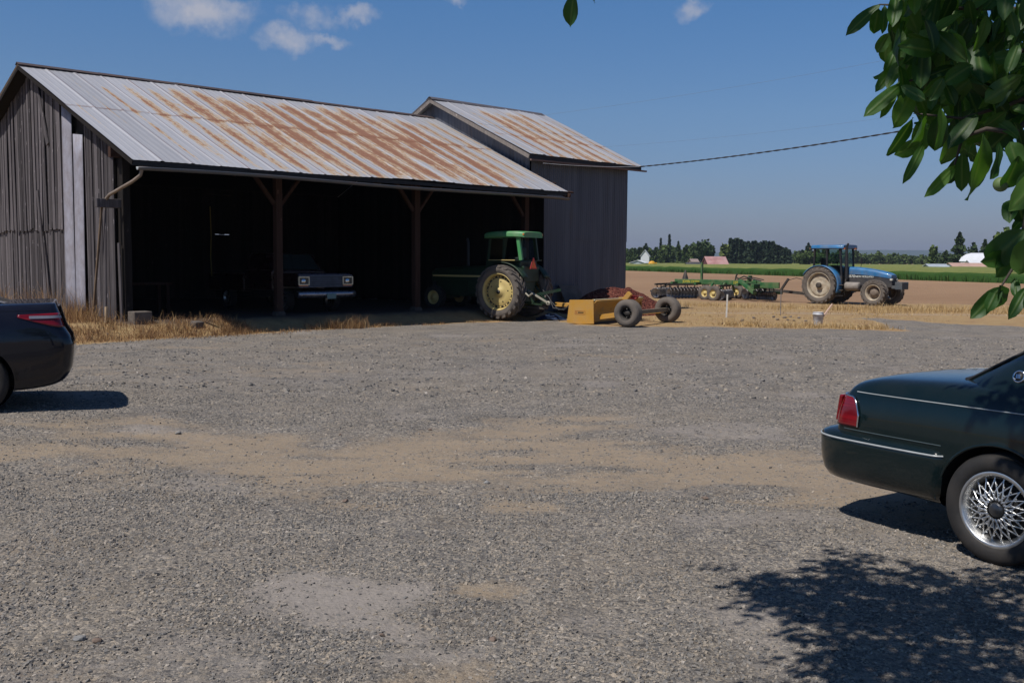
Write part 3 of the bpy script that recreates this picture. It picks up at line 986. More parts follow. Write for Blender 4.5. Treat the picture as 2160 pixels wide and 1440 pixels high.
# ------------------------------------------------------------------ open-fronted shed
RZ, RS, ES, EZ = 7.55, 6.62, -1.39, 4.26
T0, TE, TR = 0.03, 15.1, 15.72
BK = 13.4                                   # back wall
slope = (RZ - EZ) / (RS - ES)
def roofz(s): return EZ + (s - ES) * slope if s <= RS else RZ - (s - RS) * slope
shed = thing('open_shed', (BA.x, BA.y, 0), math.atan2(U.y, U.x),
             'long open-fronted old timber shed with a rust-streaked tin roof and a grey board end wall', 'shed')
sh = lambda t_, s_, z_: Vector((t_, s_, z_))      # local frame: x along the front, y to the back
roof_sheet('roof', sh(T0, RS, RZ), sh(TR, RS, RZ), sh(T0, ES, EZ), sh(TE, ES, EZ), shed_roof_m, shed, 0, seed=3)
roof_sheet('rear_roof', sh(T0, RS + .02, RZ - .01), sh(TR, RS + .02, RZ - .01), sh(T0, BK + .8, roofz(BK + .8)), sh(TR, BK + .8, roofz(BK + .8)), shed_roof_m, shed, 0, seed=4)
mb = MB()
rgc = random.Random(4)
x = T0 - .02
while x < TR - .1:
    L = min(rgc.uniform(2.2, 3.0), TR - x); dz = rgc.uniform(0, .03)
    for sgn in (-1, 1):
        mb.add([sh(x, RS, RZ + .075 + dz), sh(x + L, RS, RZ + .075 + dz), sh(x + L, RS + sgn * .13, RZ + .05 + dz - .13 * slope), sh(x, RS + sgn * .13, RZ + .05 + dz - .13 * slope)], [(0, 1, 2, 3)])
    x += L - .02
mb.build('ridge_cap', pm('ridge_cap', (.07, .06, .065), .6, .2, .3, 2, dirt=(.12, .06, .04), dirt_amt=.3), shed, thick=.006)
# barge boards, front and rear, with the shade under the rake in their colour
mb = MB()
for (s0, s1) in ((ES + .03, RS - .015), (BK + .75, RS + .015)):
    mb.beam(sh(T0 + .03, s0, roofz(s0) - .09), sh(T0 + .03, s1, roofz(s1) - .09), .03, .09)
toned(mb.build('barge_board', shade_wood, shed))
# gable end boards, in two tiers, the upper hanging over the lower
fr_ = lambda a, z, d: (T0 + .46 - d, a, z)
gz = lambda s: tz(*ts_to_xy(-.1, s)) - .05
WT = lambda s: roofz(s) - .14
plank_wall('gable_wall', lambda a, z, d: fr_(a, z, d + .045), (4.28, BK), weathered, shed, lambda s: WT(s), lambda s: 2.72 + .03 * math.sin(s * 3), seed=5, jit=.05, lean=.02, warp=.02, gap=.011)
plank_wall('lower_gable_wall', fr_, (4.28, BK), weathered, shed, lambda s: 2.9, lambda s: gz(s) + .04, seed=6, jit=.035, gap=.007, lean=.01)
plank_wall('corner_boards', lambda a, z, d: fr_(a, z, d + .01), (0.70, 2.68), weathered, shed, WT, lambda s: gz(s) + .05, seed=8, jit=.05, lean=.014, warp=.014, gap=.011)
plank_wall('gable_backing', lambda a, z, d: fr_(a, z, d - .06), (0.05, BK - .03), shade_wood, shed, WT, lambda s: gz(s) + .1, seed=9, jit=.004, gap=-.004)  # near-black backing stands in for the shade in the corner recess
def panel(name, s0, s1, z0, z1a, z1b, d0, bowd, seed):
    mb_ = MB(); rg_ = random.Random(seed); P = []
    ns = 9
    for k in range(ns):
        f = k / (ns - 1)
        row = []
        off = bowd * math.sin(f * 2.6 + seed)
        for j in range(5):
            g = j / 4
            s = s0 + (s1 - s0) * g + off
            z = z0 + ((z1a + (z1b - z1a) * g) - z0) * f
            row.append(Vector((T0 + .46 - d0 - .012 * math.sin(g * 3.1), s, z)))
        P.append(row)
    mb_.grid(P, True)
    return mb_.build(name, white_board, shed, thick=.012)
panel('white_board', 3.50, 4.22, gz(3.8) + .02, WT(3.50) - .02, WT(4.22) - .02, .075, .03, 1)
panel('white_board', 2.74, 3.42, gz(3) + .02, 5.22, 5.30, .085, .05, 2)
# loose boards on the gable
toned(MB().beam((T0 + .17, 4.05, 7.0 - .55), (T0 + .2, 4.75, 6.3), .16, .02, (1, 0, 0)).build('loose_board', weathered, shed)) if False else None
mb = MB(); mb.beam(sh(T0 + .33, 6.05, 7.05), sh(T0 + .31, 5.2, 5.15), .03, .17, (0, 1, 0)); toned(mb.build('loose_board', weathered, shed))
mb = MB(); mb.beam(sh(T0 + .33, 6.25, 3.9), sh(T0 + .29, 5.55, .55), .03, .15, (0, 1, 0)); toned(mb.build('loose_board', weathered, shed))
# posts with braces and footings
for i, tt in enumerate((.42, 4.73, 9.63, 14.42)):
    zb = tz(*ts_to_xy(tt, 0))
    mb = MB(); mb.box((tt, 0, (zb + .1 + 4.42) / 2), (.2, .2, 4.42 - zb - .1)); p = mb.build('post', dark_wood if i else shade_wood, shed, bevel=.012); toned(p)
    if i:
        for sg in (-1, 1):
            if i == 3 and sg > 0: continue
            mb = MB(); mb.beam((tt + sg * .1, 0, 3.45), (tt + sg * .78, 0, 4.3), .09, .11, (0, 1, 0)); toned(mb.build('brace', dark_wood, p))
        mb = MB(); mb.box((tt, 0, zb + .02), (.34, .34, .2), taper=(.8, .8)); mb.build('footing', pm('dark_footing', (.06, .05, .045), .95, 0, .3, 9), p, bevel=.03)  # footings in an even colour, darker than the blocks
# beam, rafters, purlins
mb = MB(); mb.box(((0.05 + 15.6) / 2, 0, 4.55), (15.55, .16, .26)); toned(mb.build('eave_beam', dark_wood, shed))
nr = 14
for i in range(nr):
    tt = .5 + i * 1.14
    mb = MB(); mb.beam((tt, ES + .12, roofz(ES + .12) - .19), (tt, RS, RZ - .19), .06, .17); toned(mb.build('rafter', dark_wood, shed))
mb = MB(); mb.add([sh(T0 + .04, ES + .06, roofz(ES + .06) - .045), sh(TE - .05, ES + .06, roofz(ES + .06) - .045), sh(15.58, RS, RZ - .045), sh(T0 + .04, RS, RZ - .045)], [(0, 1, 2, 3)]); toned(mb.build('roof_shade_sheet', shade_wood, shed))  # added dark sheet that paints the roof underside as shade
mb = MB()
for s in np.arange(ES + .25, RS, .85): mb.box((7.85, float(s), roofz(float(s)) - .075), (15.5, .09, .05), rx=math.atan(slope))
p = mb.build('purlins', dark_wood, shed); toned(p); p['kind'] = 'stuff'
mb = MB(); mb.add([sh(T0 + .04, RS, RZ - .05), sh(15.58, RS, RZ - .05), sh(15.58, BK + .75, roofz(BK + .75) - .05), sh(T0 + .04, BK + .75, roofz(BK + .75) - .05)], [(0, 1, 2, 3)]); toned(mb.build('rear_roof_shade_sheet', shade_wood, shed))  # the same added dark sheet, for shade under the rear slope
# eave: black tarred edge, gutter and downspout
mb = MB()
xs = np.linspace(T0 + .02, TE - .02, 40)
P = [[Vector((x, ES + .03, EZ - .02 + .012 * math.sin(x * 1.1) )), Vector((x, ES + .04, EZ - .13 + .01 * math.sin(x * .9)))] for x in xs]
mb.grid(P, False); mb.build('fascia', black_tar, shed, thick=.03)
mb = MB(); P = []
for x in np.linspace(T0 + .1, TE - .05, 46):
    sag = -.05 + .03 * math.sin(x * .55) + (.0 if x < 9.6 else -.06 * (x - 9.6) / 5.5)
    P.append([Vector((x, ES - .075 + .075 * math.cos(a), EZ - .115 + sag + .085 * math.sin(a))) for a in np.linspace(math.pi, 2 * math.pi, 9)])
mb.grid(P, True); mb.build('gutter', gutter_m, shed, thick=.008)
mb = MB()
mb.tube([(.25, ES - .07, EZ - .18), (.22, ES - .03, EZ - .36), (.12, ES + .2, EZ - .5), (-.02, -.12, 3.48), (-.05, .02, 3.38)], .042, 10)
mb.build('downspout', pm('downspout', (.23, .18, .14), .6, .3, .3, 4), shed)
mb = MB(); mb.box((.02, .06, 3.28), (.62, .14, .22)); toned(mb.build('beam_stub', weathered, shed, bevel=.01))
# inside walls
plank_wall('back_wall', lambda a, z, d: (a, BK - d, z), (0.1, 15.7), shade_wood, shed, lambda a: roofz(BK) - .055, lambda a: .2,
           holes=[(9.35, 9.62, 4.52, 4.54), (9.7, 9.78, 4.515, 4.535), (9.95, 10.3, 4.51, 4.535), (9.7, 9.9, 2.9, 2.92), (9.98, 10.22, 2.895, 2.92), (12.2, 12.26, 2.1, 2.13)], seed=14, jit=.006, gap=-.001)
plank_wall('added_end_wall', lambda a, z, d: (15.6 - d, a, z), (0.25, BK), shade_wood, shed, lambda a: roofz(a) - .1, lambda a: .2, seed=15, jit=.006, gap=-.001)  # added near-black wall, covers tin that looked too bright inside
# leaning boards and blocks at the open corner: things of their own
def corner_thing(name, label, cat, build, m, group=None, bevel=.006):
    mb_ = MB(); build(mb_)
    o_ = mb_.build(name, m, None, bevel=bevel); toned(o_); tag(o_, label, cat, group); return o_
corner_thing('leaning_board', 'tall grey board leaning against the open corner of the shed', 'board', lambda b: b.beam(B(-.1, .18, .3), B(-.02, .2, 3.2), .17, .03, U), weathered, 'boards at the shed corner')
corner_thing('leaning_board', 'thin brown pole slanting up to the beam stub at the shed corner', 'board', lambda b: b.beam(B(-.28, .52, .28), B(-.12, .12, 3.2), .06, .05, U), pm('brown_pole', (.12, .08, .05), .9), 'boards at the shed corner')
corner_thing('leaning_board', 'short pale stake standing in the weeds below the leaning boards', 'board', lambda b: b.beam(B(-.25, -.25, .1), B(-.2, -.2, .72), .1, .05, U), pm('pale_stake', (.3, .22, .14), .9), 'boards at the shed corner')
corner_thing('leaning_board', 'narrow grey board standing in the doorway just inside the corner', 'board', lambda b: b.beam(B(.25, -.02, .3), B(.22, -.02, 2.3), .13, .03, U), weathered, 'boards at the shed corner')
corner_thing('concrete_block', 'grey concrete block in the weeds at the open corner of the shed', 'block', lambda b: b.box(B(.58, -.35, .38), (.46, .42, .42), rz=.75), concrete, None, .02)
corner_thing('concrete_block', 'small broken block half buried in the dry grass right of the corner', 'block', lambda b: b.box(B(1.85, -.85, .22), (.3, .22, .2), rz=1.1, rx=.2), concrete, None, .03)
# a rope and a few dim things inside
mb = MB(); mb.tube([B(5.35, 5.3, 3.6), B(5.37, 5.3, 2.6), B(5.34, 5.3, 2.0), B(5.38, 5.32, 1.35)], .02, 6)
o = mb.build('hanging_rope', pm('yellow_rope', (.2, .15, .04), .8)); tag(o, 'yellow rope hanging in the dark of the left bay', 'rope')
mb = MB(); mb.box(B(1.8, 3.2, 1.22), (2.2, .8, .07), rz=.757)
bench = thing('workbench', B(1.8, 3.2, .33), math.atan2(U.y, U.x), 'dark timber workbench inside the left bay of the shed', 'workbench')
mb = MB(); mb.box((0, 0, .86), (2.2, .75, .07)); toned(mb.build('bench_top', dark_wood, bench))
for sx in (-1, 1):
    for sy in (-1, 1):
        mb = MB(); mb.box((sx * .98, sy * .3, .41), (.09, .09, .83)); toned(mb.build('leg', dark_wood, bench))

# ------------------------------------------------------------------ tall tin-clad barn
TL, TRr, TS = 15.7, 21.1, 1.07
TRS, TRZ, TES, TEZ = 6.42, 8.3, .74, 5.72
tsl = (TRZ - TEZ) / (TRS - TES)
def troof(s): return TEZ + (s - TES) * tsl if s < TRS else TRZ - (s - TRS) * tsl
tall = thing('tall_barn', (BA.x, BA.y, 0), math.atan2(U.y, U.x), 'tall grey tin-clad barn standing against the right end of the open shed', 'barn')
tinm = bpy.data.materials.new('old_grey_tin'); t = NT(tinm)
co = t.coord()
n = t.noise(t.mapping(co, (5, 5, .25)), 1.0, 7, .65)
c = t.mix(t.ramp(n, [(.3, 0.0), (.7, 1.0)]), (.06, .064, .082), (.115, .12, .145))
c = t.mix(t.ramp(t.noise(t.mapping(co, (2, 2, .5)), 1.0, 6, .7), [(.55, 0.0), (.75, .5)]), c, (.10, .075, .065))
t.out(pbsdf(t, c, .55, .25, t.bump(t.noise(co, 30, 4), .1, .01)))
TB = 13.7                                    # rear wall
def tin_wall(name, P, nA, length, z0, topf, seams):
    """P(a, z, d): corrugated sheets, overlapping in rows"""
    mb_ = MB()
    rows = [z0] + seams + [None]
    for r in range(len(rows) - 1):
        zb = rows[r] - (.06 if r else 0); d0 = .018 * r
        G_ = []
        for k in range(nA + 1):
            a = length * k / nA
            zt = rows[r + 1] if rows[r + 1] is not None else topf(a)
            d = d0 + .014 * (1 if k % 4 in (0, 1) else 0) + .012 * math.sin(a * 1.9 + r)
            G_.append([P(a, zb, d), P(a, zt, d)])
        mb_.grid(G_, False)
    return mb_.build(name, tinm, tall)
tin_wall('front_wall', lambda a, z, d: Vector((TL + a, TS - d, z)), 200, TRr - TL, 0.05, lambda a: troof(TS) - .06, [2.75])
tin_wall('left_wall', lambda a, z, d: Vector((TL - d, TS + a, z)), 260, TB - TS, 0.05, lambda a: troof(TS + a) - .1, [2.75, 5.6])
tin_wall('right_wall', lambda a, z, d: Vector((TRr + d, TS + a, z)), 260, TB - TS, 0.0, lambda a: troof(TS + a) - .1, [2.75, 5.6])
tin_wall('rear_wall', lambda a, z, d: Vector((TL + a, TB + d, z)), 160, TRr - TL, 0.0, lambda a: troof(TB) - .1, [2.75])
roof_sheet('roof', sh(TL - .4, TRS, TRZ), sh(TRr + .62, TRS, TRZ), sh(TL - .4, TES, TEZ), sh(TRr + .5, TES, TEZ), tall_roof_m, tall, 0, seed=23)
roof_sheet('rear_roof', sh(TL - .4, TRS + .02, TRZ - .01), sh(TRr + .62, TRS + .02, TRZ - .01), sh(TL - .4, TB + .4, troof(TB + .4)), sh(TRr + .5, TB + .4, troof(TB + .4)), tall_roof_m, tall, 0, seed=24)
mb = MB()
for sgn in (-1, 1):
    mb.add([sh(TL - .42, TRS, TRZ + .07), sh(TRr + .5, TRS, TRZ + .07), sh(TRr + .5, TRS + sgn * .2, TRZ + .02 - .2 * tsl + .02), sh(TL - .42, TRS + sgn * .2, TRZ + .02 - .2 * tsl + .02)], [(0, 1, 2, 3)])
mb.build('ridge_cap', pm('ridge_cap_dark', (.12, .11, .12), .6, .3), tall, thick=.006)
mb = MB()
for (s0, s1) in ((TES + .03, TRS - .01), (TB + .35, TRS + .01)):
    mb.beam(sh(TL - .36, s0, troof(s0) - .1), sh(TL - .36, s1, troof(s1) - .1), .035, .14)
    mb.beam(sh(TRr + .46, s0, troof(s0) - .1), sh(TRr + .46, s1, troof(s1) - .1), .035, .14)
toned(mb.build('barge_board', wood_mat('barge_wood', (.14, .12, .11), (.24, .21, .19)), tall))
mb = MB(); mb.box(((TL - .38 + TRr + .5) / 2, TES + .02, TEZ - .12), (TRr - TL + .86, .03, .2)); mb.build('fascia', black_tar, tall)
mb = MB(); mb.box(((TL - .34 + TRr + .75) / 2, TES - .03, TEZ - .2), (TRr - TL + 1.1, .08, .06)); toned(mb.build('eave_rail', wood_mat('eave_rail_wood', (.13, .08, .07), (.2, .14, .12), grain='X'), tall))
o = corner_thing('plywood_sheet', 'weathered sheet of board leaning on the foot of the tall barn wall', 'panel', lambda b: b.beam(B(17.6, .35, 0), B(17.65, .95, 1.0), 1.1, .025, V), pm('old_ply', (.13, .10, .08), .9, 0, .3, 3))

# ------------------------------------------------------------------ overhead lines
def cable(name, p0, p1, sag, r, label, twist=0, m=None):
    p0 = Vector(p0); p1 = Vector(p1); pts = []
    n = 60 if not twist else 400
    for k in range(n + 1):
        f = k / n
        p = p0.lerp(p1, f); p.z -= sag * 4 * f * (1 - f); pts.append(p)
    mb_ = MB()
    if twist:
        d = (p1 - p0); side = Vector((d.y, -d.x, 0)).normalized()
        for ph in (0, math.pi):
            q = [p + (side * math.cos(ph + twist * k / n * 6.283) + Vector((0, 0, 1)) * math.sin(ph + twist * k / n * 6.283)) * r * .95 for k, p in enumerate(pts)]
            mb_.tube(q, r, 5)
    else: mb_.tube(pts, r, 5)
    o_ = mb_.build(name, m or pm('cable', (.03, .03, .035), .6), None, recalc=False); tag(o_, label, 'cable')
    return o_
CORN = at(1349, 352, 39.6)
cable('overhead_cable', CORN, at(2420, 178, 26), .22, .015, 'thick twisted dark service cable running from the tall barn eave to the right', 24)
cable('overhead_cable', B(15.9, .62, 5.42), CORN, .05, .012, 'thin pale cable running along the tall barn wall under its eave', 0, pm('pale_cable', (.3, .3, .32), .6))
cable('overhead_line', at(900, 272, 75), at(2300, 40, 60), .6, .0055, 'faint upper wire crossing the sky above the barns', 0, pm('wire', (.12, .13, .15), .5))
cable('overhead_line', at(1180, 316, 75), at(2300, 182, 60), .5, .0045, 'faint lower wire crossing the sky behind the leaves', 0, pm('wire_thin', (.12, .13, .15), .5))
# ------------------------------------------------------------------ vehicle materials
tyre_m = pm('tyre_rubber', (.014, .013, .013), .75, 0, .2, 10, .1, 80, dirt=(.05, .042, .036), dirt_amt=.22, dscale=4)
dusty_tyre = pm('dusty_tyre', (.04, .037, .034), .9, 0, .2, 10, .2, 60, dirt=(.15, .125, .105), dirt_amt=.75, dscale=3)
glass_m = bpy.data.materials.new('tinted_glass'); t = NT(glass_m)
t.out(pbsdf(t, (.02, .03, .03), .06, 0, None, Transmission_Weight=.0, Coat_Weight=.5))
clear_glass = bpy.data.materials.new('cab_glass'); t = NT(clear_glass)
gl = t.n('ShaderNodeBsdfGlossy', {'Color': (1, 1, 1, 1), 'Roughness': .03}).outputs[0]
tr = t.n('ShaderNodeBsdfTransparent', {'Color': (.62, .74, .70, 1)}).outputs[0]
t.out(t.n('ShaderNodeMixShader', {0: .05, 1: tr, 2: gl}).outputs[0])
chrome = pm('chrome', (.62, .63, .65), .14, 1.0, .08, 4)
alloy = pm('alloy_wheel', (.74, .74, .73), .3, .95, .12, 6, dirt=(.2, .18, .16), dirt_amt=.2)
blackp = pm('black_plastic', (.015, .015, .017), .55, 0, .2, 5)
dark_steel = pm('dark_steel', (.035, .034, .036), .6, .4, .3, 6, dirt=(.14, .11, .08), dirt_amt=.4)
underbody = pm('underbody', (.012, .012, .012), .95)
red_lens = bpy.data.materials.new('red_lens'); t = NT(red_lens)
t.out(pbsdf(t, t.mix(t.ramp(t.noise(t.mapping(t.coord(), (3, 3, 60)), 1.0, 2), [(.4, 0.0), (.6, 1.0)]), (.19, .006, .011), (.12, .003, .007)), .15, 0, None, Coat_Weight=.3))
amber = pm('amber_lens', (.6, .16, .03), .3)


def car_paint(name, col, dust, amt, coat=1.0):
    m = bpy.data.materials.new(name); t = NT(m); co = t.coord()
    geo = t.n('ShaderNodeNewGeometry'); nz = t.n('ShaderNodeSeparateXYZ', {0: geo.outputs['Normal']}).outputs[2]
    d = t.ramp(t.noise(co, 5.0, 8, .65), [(.35, .35), (.75, 1.0)])
    # dust settles on what faces up and is thrown up low down
    up = t.math('MULTIPLY', t.math('POWER', t.math('MAXIMUM', nz, 0.0), 2.0), .55)
    z = t.n('ShaderNodeSeparateXYZ', {0: co}).outputs[2]
    low = t.math('MULTIPLY', t.ramp(z, [(.25, .8), (.62, .12)]), 1.0)
    f = t.math('MULTIPLY', t.math('MULTIPLY', t.math('ADD', t.math('ADD', up, low), .12), d), amt, clamp=True)
    c = t.mix(f, col, dust)
    r = t.math('ADD', .22, t.math('MULTIPLY', f, .6), clamp=True)
    cw = t.math('SUBTRACT', coat, f, clamp=True)
    t.out(pbsdf(t, c, r, .0, None, Coat_Weight=t.math('MULTIPLY', cw, .8), Coat_Roughness=.05, Specular_IOR_Level=.1))
    return m


green_paint = car_paint('dark_green_paint', (.0018, .0085, .010), (.20, .175, .15), .07)
navy_paint = car_paint('dark_navy_paint', (.004, .005, .011), (.17, .15, .13), .06)


def herm(xs, ys, q):
    xs = np.asarray(xs, float); ys = np.asarray(ys, float); q = np.asarray(q, float)
    h = np.diff(xs); dl = np.diff(ys) / h
    m = np.zeros_like(xs); m[0], m[-1] = dl[0], dl[-1]
    for i in range(1, len(xs) - 1):
        m[i] = 0 if dl[i - 1] * dl[i] <= 0 else 2 * dl[i - 1] * dl[i] / (dl[i - 1] + dl[i])
    k = np.clip(np.searchsorted(xs, q) - 1, 0, len(xs) - 2)
    u = np.clip((q - xs[k]) / h[k], 0, 1)
    return ((2 * u ** 3 - 3 * u ** 2 + 1) * ys[k] + (u ** 3 - 2 * u ** 2 + u) * h[k] * m[k] + (-2 * u ** 3 + 3 * u ** 2) * ys[k + 1] + (u ** 3 - u ** 2) * h[k] * m[k + 1])


class CarBody:
    """body surface S(x, v): v runs from under the car centre, round the side, to the deck centre"""
    def __init__(s, xs, w, zd, zb, sec, bulge=None, bx=(-.55, -1.1)):
        s.xs, s.w, s.zd, s.zb = xs, w, zd, zb
        s.vv = np.linspace(0, 1, len(sec)); s.sy = [p[0] for p in sec]; s.sz = [p[1] for p in sec]
        s.bulge = bulge; s.bx = bx

    def pt(s, x, v, side=1, off=0.0):
        x = np.asarray(x, float); v = np.asarray(v, float)
        w = herm(s.xs, s.w, x); zd = herm(s.xs, s.zd, x); zb = herm(s.xs, s.zb, x)
        y = w * herm(s.vv, s.sy, v); zf = herm(s.vv, s.sz, v)
        z = zb + (zd - zb) * zf
        x2 = x
        if s.bulge is not None:
            bl = sstep(s.bx[0], s.bx[1], x)
            x2 = x + bl * np.interp(z, s.bulge[0], s.bulge[1])
        if off:
            e = 1e-3
            a = np.array(s.pt(x + e, v)) - np.array(s.pt(x - e, v)); b = np.array(s.pt(x, np.clip(v + e, 0, 1))) - np.array(s.pt(x, np.clip(v - e, 0, 1)))
            n = np.cross(a, b, axis=0); n /= (np.linalg.norm(n, axis=0) + 1e-12)
            if np.mean(n[1]) < 0: n = -n
            return (x2 + n[0] * off, side * (y + n[1] * off), z + n[2] * off)
        return (x2, side * y, z)

    def deck(s, x, y):
        v = np.linspace(.6, 1, 160); yy, zz = s.pt(np.full(160, x), v)[1:]
        return float(np.interp(-abs(y), -yy, zz))

    def zfind(s, x, z):
        vs = np.linspace(.12, .92, 200)
        zz = s.pt(np.full(200, x), vs)[2]
        return float(np.interp(z, zz, vs))

    def body(s, arches, m, parent, nx=150, nv=60):
        x = np.unique(np.concatenate([np.linspace(s.xs[0], s.xs[-1], nx), np.linspace(s.xs[0], s.xs[0] + .3, 24)]))
        v = np.linspace(0, 1, nv)
        XX_, VV_ = np.meshgrid(x, v, indexing='ij')
        mb = MB()
        for side in (1, -1):
            X, Y, Z = s.pt(XX_, VV_, side)
            P = np.stack([X, Y, Z], -1)
            inside = np.zeros(X.shape, bool)
            for (ax, az, r) in arches:
                dd = np.hypot(X - ax, Z - az)
                ins = (dd < r) & (np.abs(Y) > .45)
                inside |= ins
            n_x, n_v = X.shape
            used = np.zeros(X.shape, bool); fs = []
            for i in range(n_x - 1):
                for j in range(n_v - 1):
                    q = [(i, j), (i, j + 1), (i + 1, j + 1), (i + 1, j)]
                    if all(inside[a] for a in q): continue
                    fs.append([a * n_v + b for a, b in q])
                    for a in q: used[a] = True
            for (ax, az, r) in arches:
                dx, dz = P[..., 0] - ax, P[..., 2] - az
                dd = np.hypot(dx, dz)
                sel = used & inside & (dd < r)
                P[sel, 0] = ax + dx[sel] / dd[sel] * r; P[sel, 2] = az + dz[sel] / dd[sel] * r
            mb.add([tuple(p) for p in P.reshape(-1, 3)], fs, True)
        # tail and nose faces
        for xe in (s.xs[0], s.xs[-1]):
            ring = []
            for side in (1, -1):
                X, Y, Z = s.pt(np.full(nv, xe), v, side)
                r_ = list(zip(X, Y, Z))
                ring += r_ if side == 1 else r_[::-1]
            # as strips between the two sides so the face keeps the bulge
            half = [tuple(map(float, q)) for q in zip(*s.pt(np.full(nv, xe), v, 1))]
            vs = []; fs = []
            for (a, b, c_) in half:
                for k in range(9):
                    vs.append((a + (-.05 if xe < 0 else .05) * (1 - (1 - k / 4) ** 2) * .6, b * (1 - k / 4), c_))
            for i in range(nv - 1):
                for k in range(8):
                    fs.append((i * 9 + k, i * 9 + k + 1, (i + 1) * 9 + k + 1, (i + 1) * 9 + k))
            mb.add(vs, fs, True)
        return mb.build('body', m, parent)

    def strip(s, name, x0, x1, zf, m, parent, r=.004, off=.003, sides=(1, -1), n=50):
        mb = MB()
        for side in sides:
            pts = []
            for x in np.linspace(x0, x1, n):
                z = zf(x) if callable(zf) else zf
                pts.append(tuple(map(float, s.pt(x, s.zfind(x, z), side, off))))
            mb.tube(pts, r, 6)
        return mb.build(name, m, parent)

    def patch(s, name, x0, x1, z0, z1, m, parent, side=1, off=.006, n=(16, 12), shape=None, thick=0):
        P = []
        for i, x in enumerate(np.linspace(x0, x1, n[0])):
            row = []
            lo, hi = (z0, z1) if shape is None else shape(i / (n[0] - 1))
            for z in np.linspace(lo, hi, n[1]):
                row.append(Vector(tuple(map(float, s.pt(x, s.zfind(x, z), side, off)))))
            P.append(row)
        mb = MB(); mb.grid(P, True)
        return mb.build(name, m, parent, thick=thick), P


def road_wheel(parent, c, r, w, rim_r, side, kind='lace', tm=None, rm=None):
    """car wheel: tyre > rim"""
    M = Matrix.Translation(Vector(c)) @ (Matrix.Rotation(math.pi, 4, 'Z') if side < 0 else Matrix.Identity(4))
    h = w / 2
    prof = [(rim_r, -h * .9), (rim_r + .015, -h), (r - .05, -h * 1.05), (r - .018, -h * .93), (r - .003, -h * .72)]
    for k in range(5):       # circumferential grooves
        y = -h * .72 + h * 1.44 * (k + .5) / 5
        prof += [(r, y - h * .1), (r, y + h * .06), (r - .008, y + h * .07), (r - .008, y + h * .16)]
    prof += [(r - .003, h * .72), (r - .018, h * .93), (r - .05, h * 1.05), (r - .03 - (r - rim_r) * .45, h * 1.07), (rim_r + .015, h), (rim_r, h * .9)]
    mb = MB(); mb.lathe(prof, seg=64, M=M)
    tyre = mb.build('tyre', tm or tyre_m, parent)
    mb = MB()
    mb.lathe([(rim_r + .004, h * .92), (rim_r - .012, h * .97), (rim_r - .022, h * .9), (rim_r - .03, h * .62), (rim_r - .045, h * .5), (rim_r - .04, -h * .8), (rim_r, -h * .9)], seg=56, M=M)
    if kind == 'lace':
        n = 20; ri = rim_r - .04; rh = .062
        for k in range(n):
            a = 2 * math.pi * k / n
            for sg in (-1, 1):
                b = a + sg * 2 * math.pi * 1.55 / n
                p0 = Vector((rh * math.cos(a), h * .78, rh * math.sin(a))); pm_ = Vector((.6 * ri * math.cos((a + b) / 2 + sg * .02), h * .80, .6 * ri * math.sin((a + b) / 2 + sg * .02)))
                p1 = Vector((ri * math.cos(b), h * .52, ri * math.sin(b)))
                mb.tube([M @ p0, M @ pm_, M @ p1], [.007, .0055, .0048], 6)
        for k in range(n):
            a = 2 * math.pi * k / n; b = a + math.pi / n
            for rr, q in ((.115, b), (ri * .8, a)):
                p = M @ Vector((rr * math.cos(q), h * .84, rr * math.sin(q)))
                mb.add([p + Vector((.008, 0, 0)), p + Vector((-.008, 0, 0)), p + Vector((0, 0, .008)), p + Vector((0, 0, -.008)), p + (M.to_3x3() @ Vector((0, .008, 0)))], [(0, 2, 4), (2, 1, 4), (1, 3, 4), (3, 0, 4)])
    else:
        for k in range(5):
            a = 2 * math.pi * k / 5 + .3
            for da in (-.16, .16):
                p0 = Vector((.05 * math.cos(a), h * .72, .05 * math.sin(a))); p1 = Vector(((rim_r - .035) * math.cos(a + da), h * .6, (rim_r - .035) * math.sin(a + da)))
                mb.beam(M @ p0, M @ p1, .045, .02, M.to_3x3() @ Vector((0, 1, 0)))
    rim = mb.build('rim', rm or alloy, tyre)
    mb = MB(); mb.lathe([(0, h * .92), (.035, h * .9), (.05, h * .8), (.05, h * .5)], seg=28, M=M)
    mb.build('hub_cap', pm('hub_cap_%s' % kind, (.12, .12, .125), .35, .8), tyre)
    mb = MB(); mb.lathe([(0, h * .1), (rim_r * .8, h * .1), (rim_r * .8, -h * .3), (0, -h * .3)], seg=32, M=M)
    mb.build('brake_drum', underbody, tyre)
    return tyre


def wheel_well(parent, c, r, side, depth=.34):
    y0 = c[1]; mb = MB()
    prof = []
    P = []
    for k in range(25):
        a = -.02 + (math.pi + .04) * k / 24
        P.append([Vector((c[0] + r * math.cos(a), y0, c[2] + r * math.sin(a))), Vector((c[0] + r * math.cos(a), y0 - side * depth, c[2] + r * math.sin(a)))])
    mb.grid(P, True)
    vs = [p[1] for p in P]
    mb.add(vs, [tuple(range(len(vs)))])
    return mb.build('wheel_well', underbody, parent)


def greenhouse(parent, base, top, zb, zt, paint, mid_bulge=.02):
    """base/top: half outlines from rear centre to front centre, same count; returns parts"""
    n = len(base); nz = 7
    rows = []
    for k in range(nz):
        f = k / (nz - 1)
        rows.append([Vector((bx + (tx - bx) * f, (by + (ty - by) * f) + mid_bulge * math.sin(math.pi * f) * (1 if by > .3 else 0), (z0 if not callable(zb) else zb(bx, by)) + ((zt(tx) if callable(zt) else zt) - (z0 if not callable(zb) else zb(bx, by))) * f))
                     for (bx, by), (tx, ty) in zip(base, top) for z0 in [zb if not callable(zb) else 0]])
    return rows


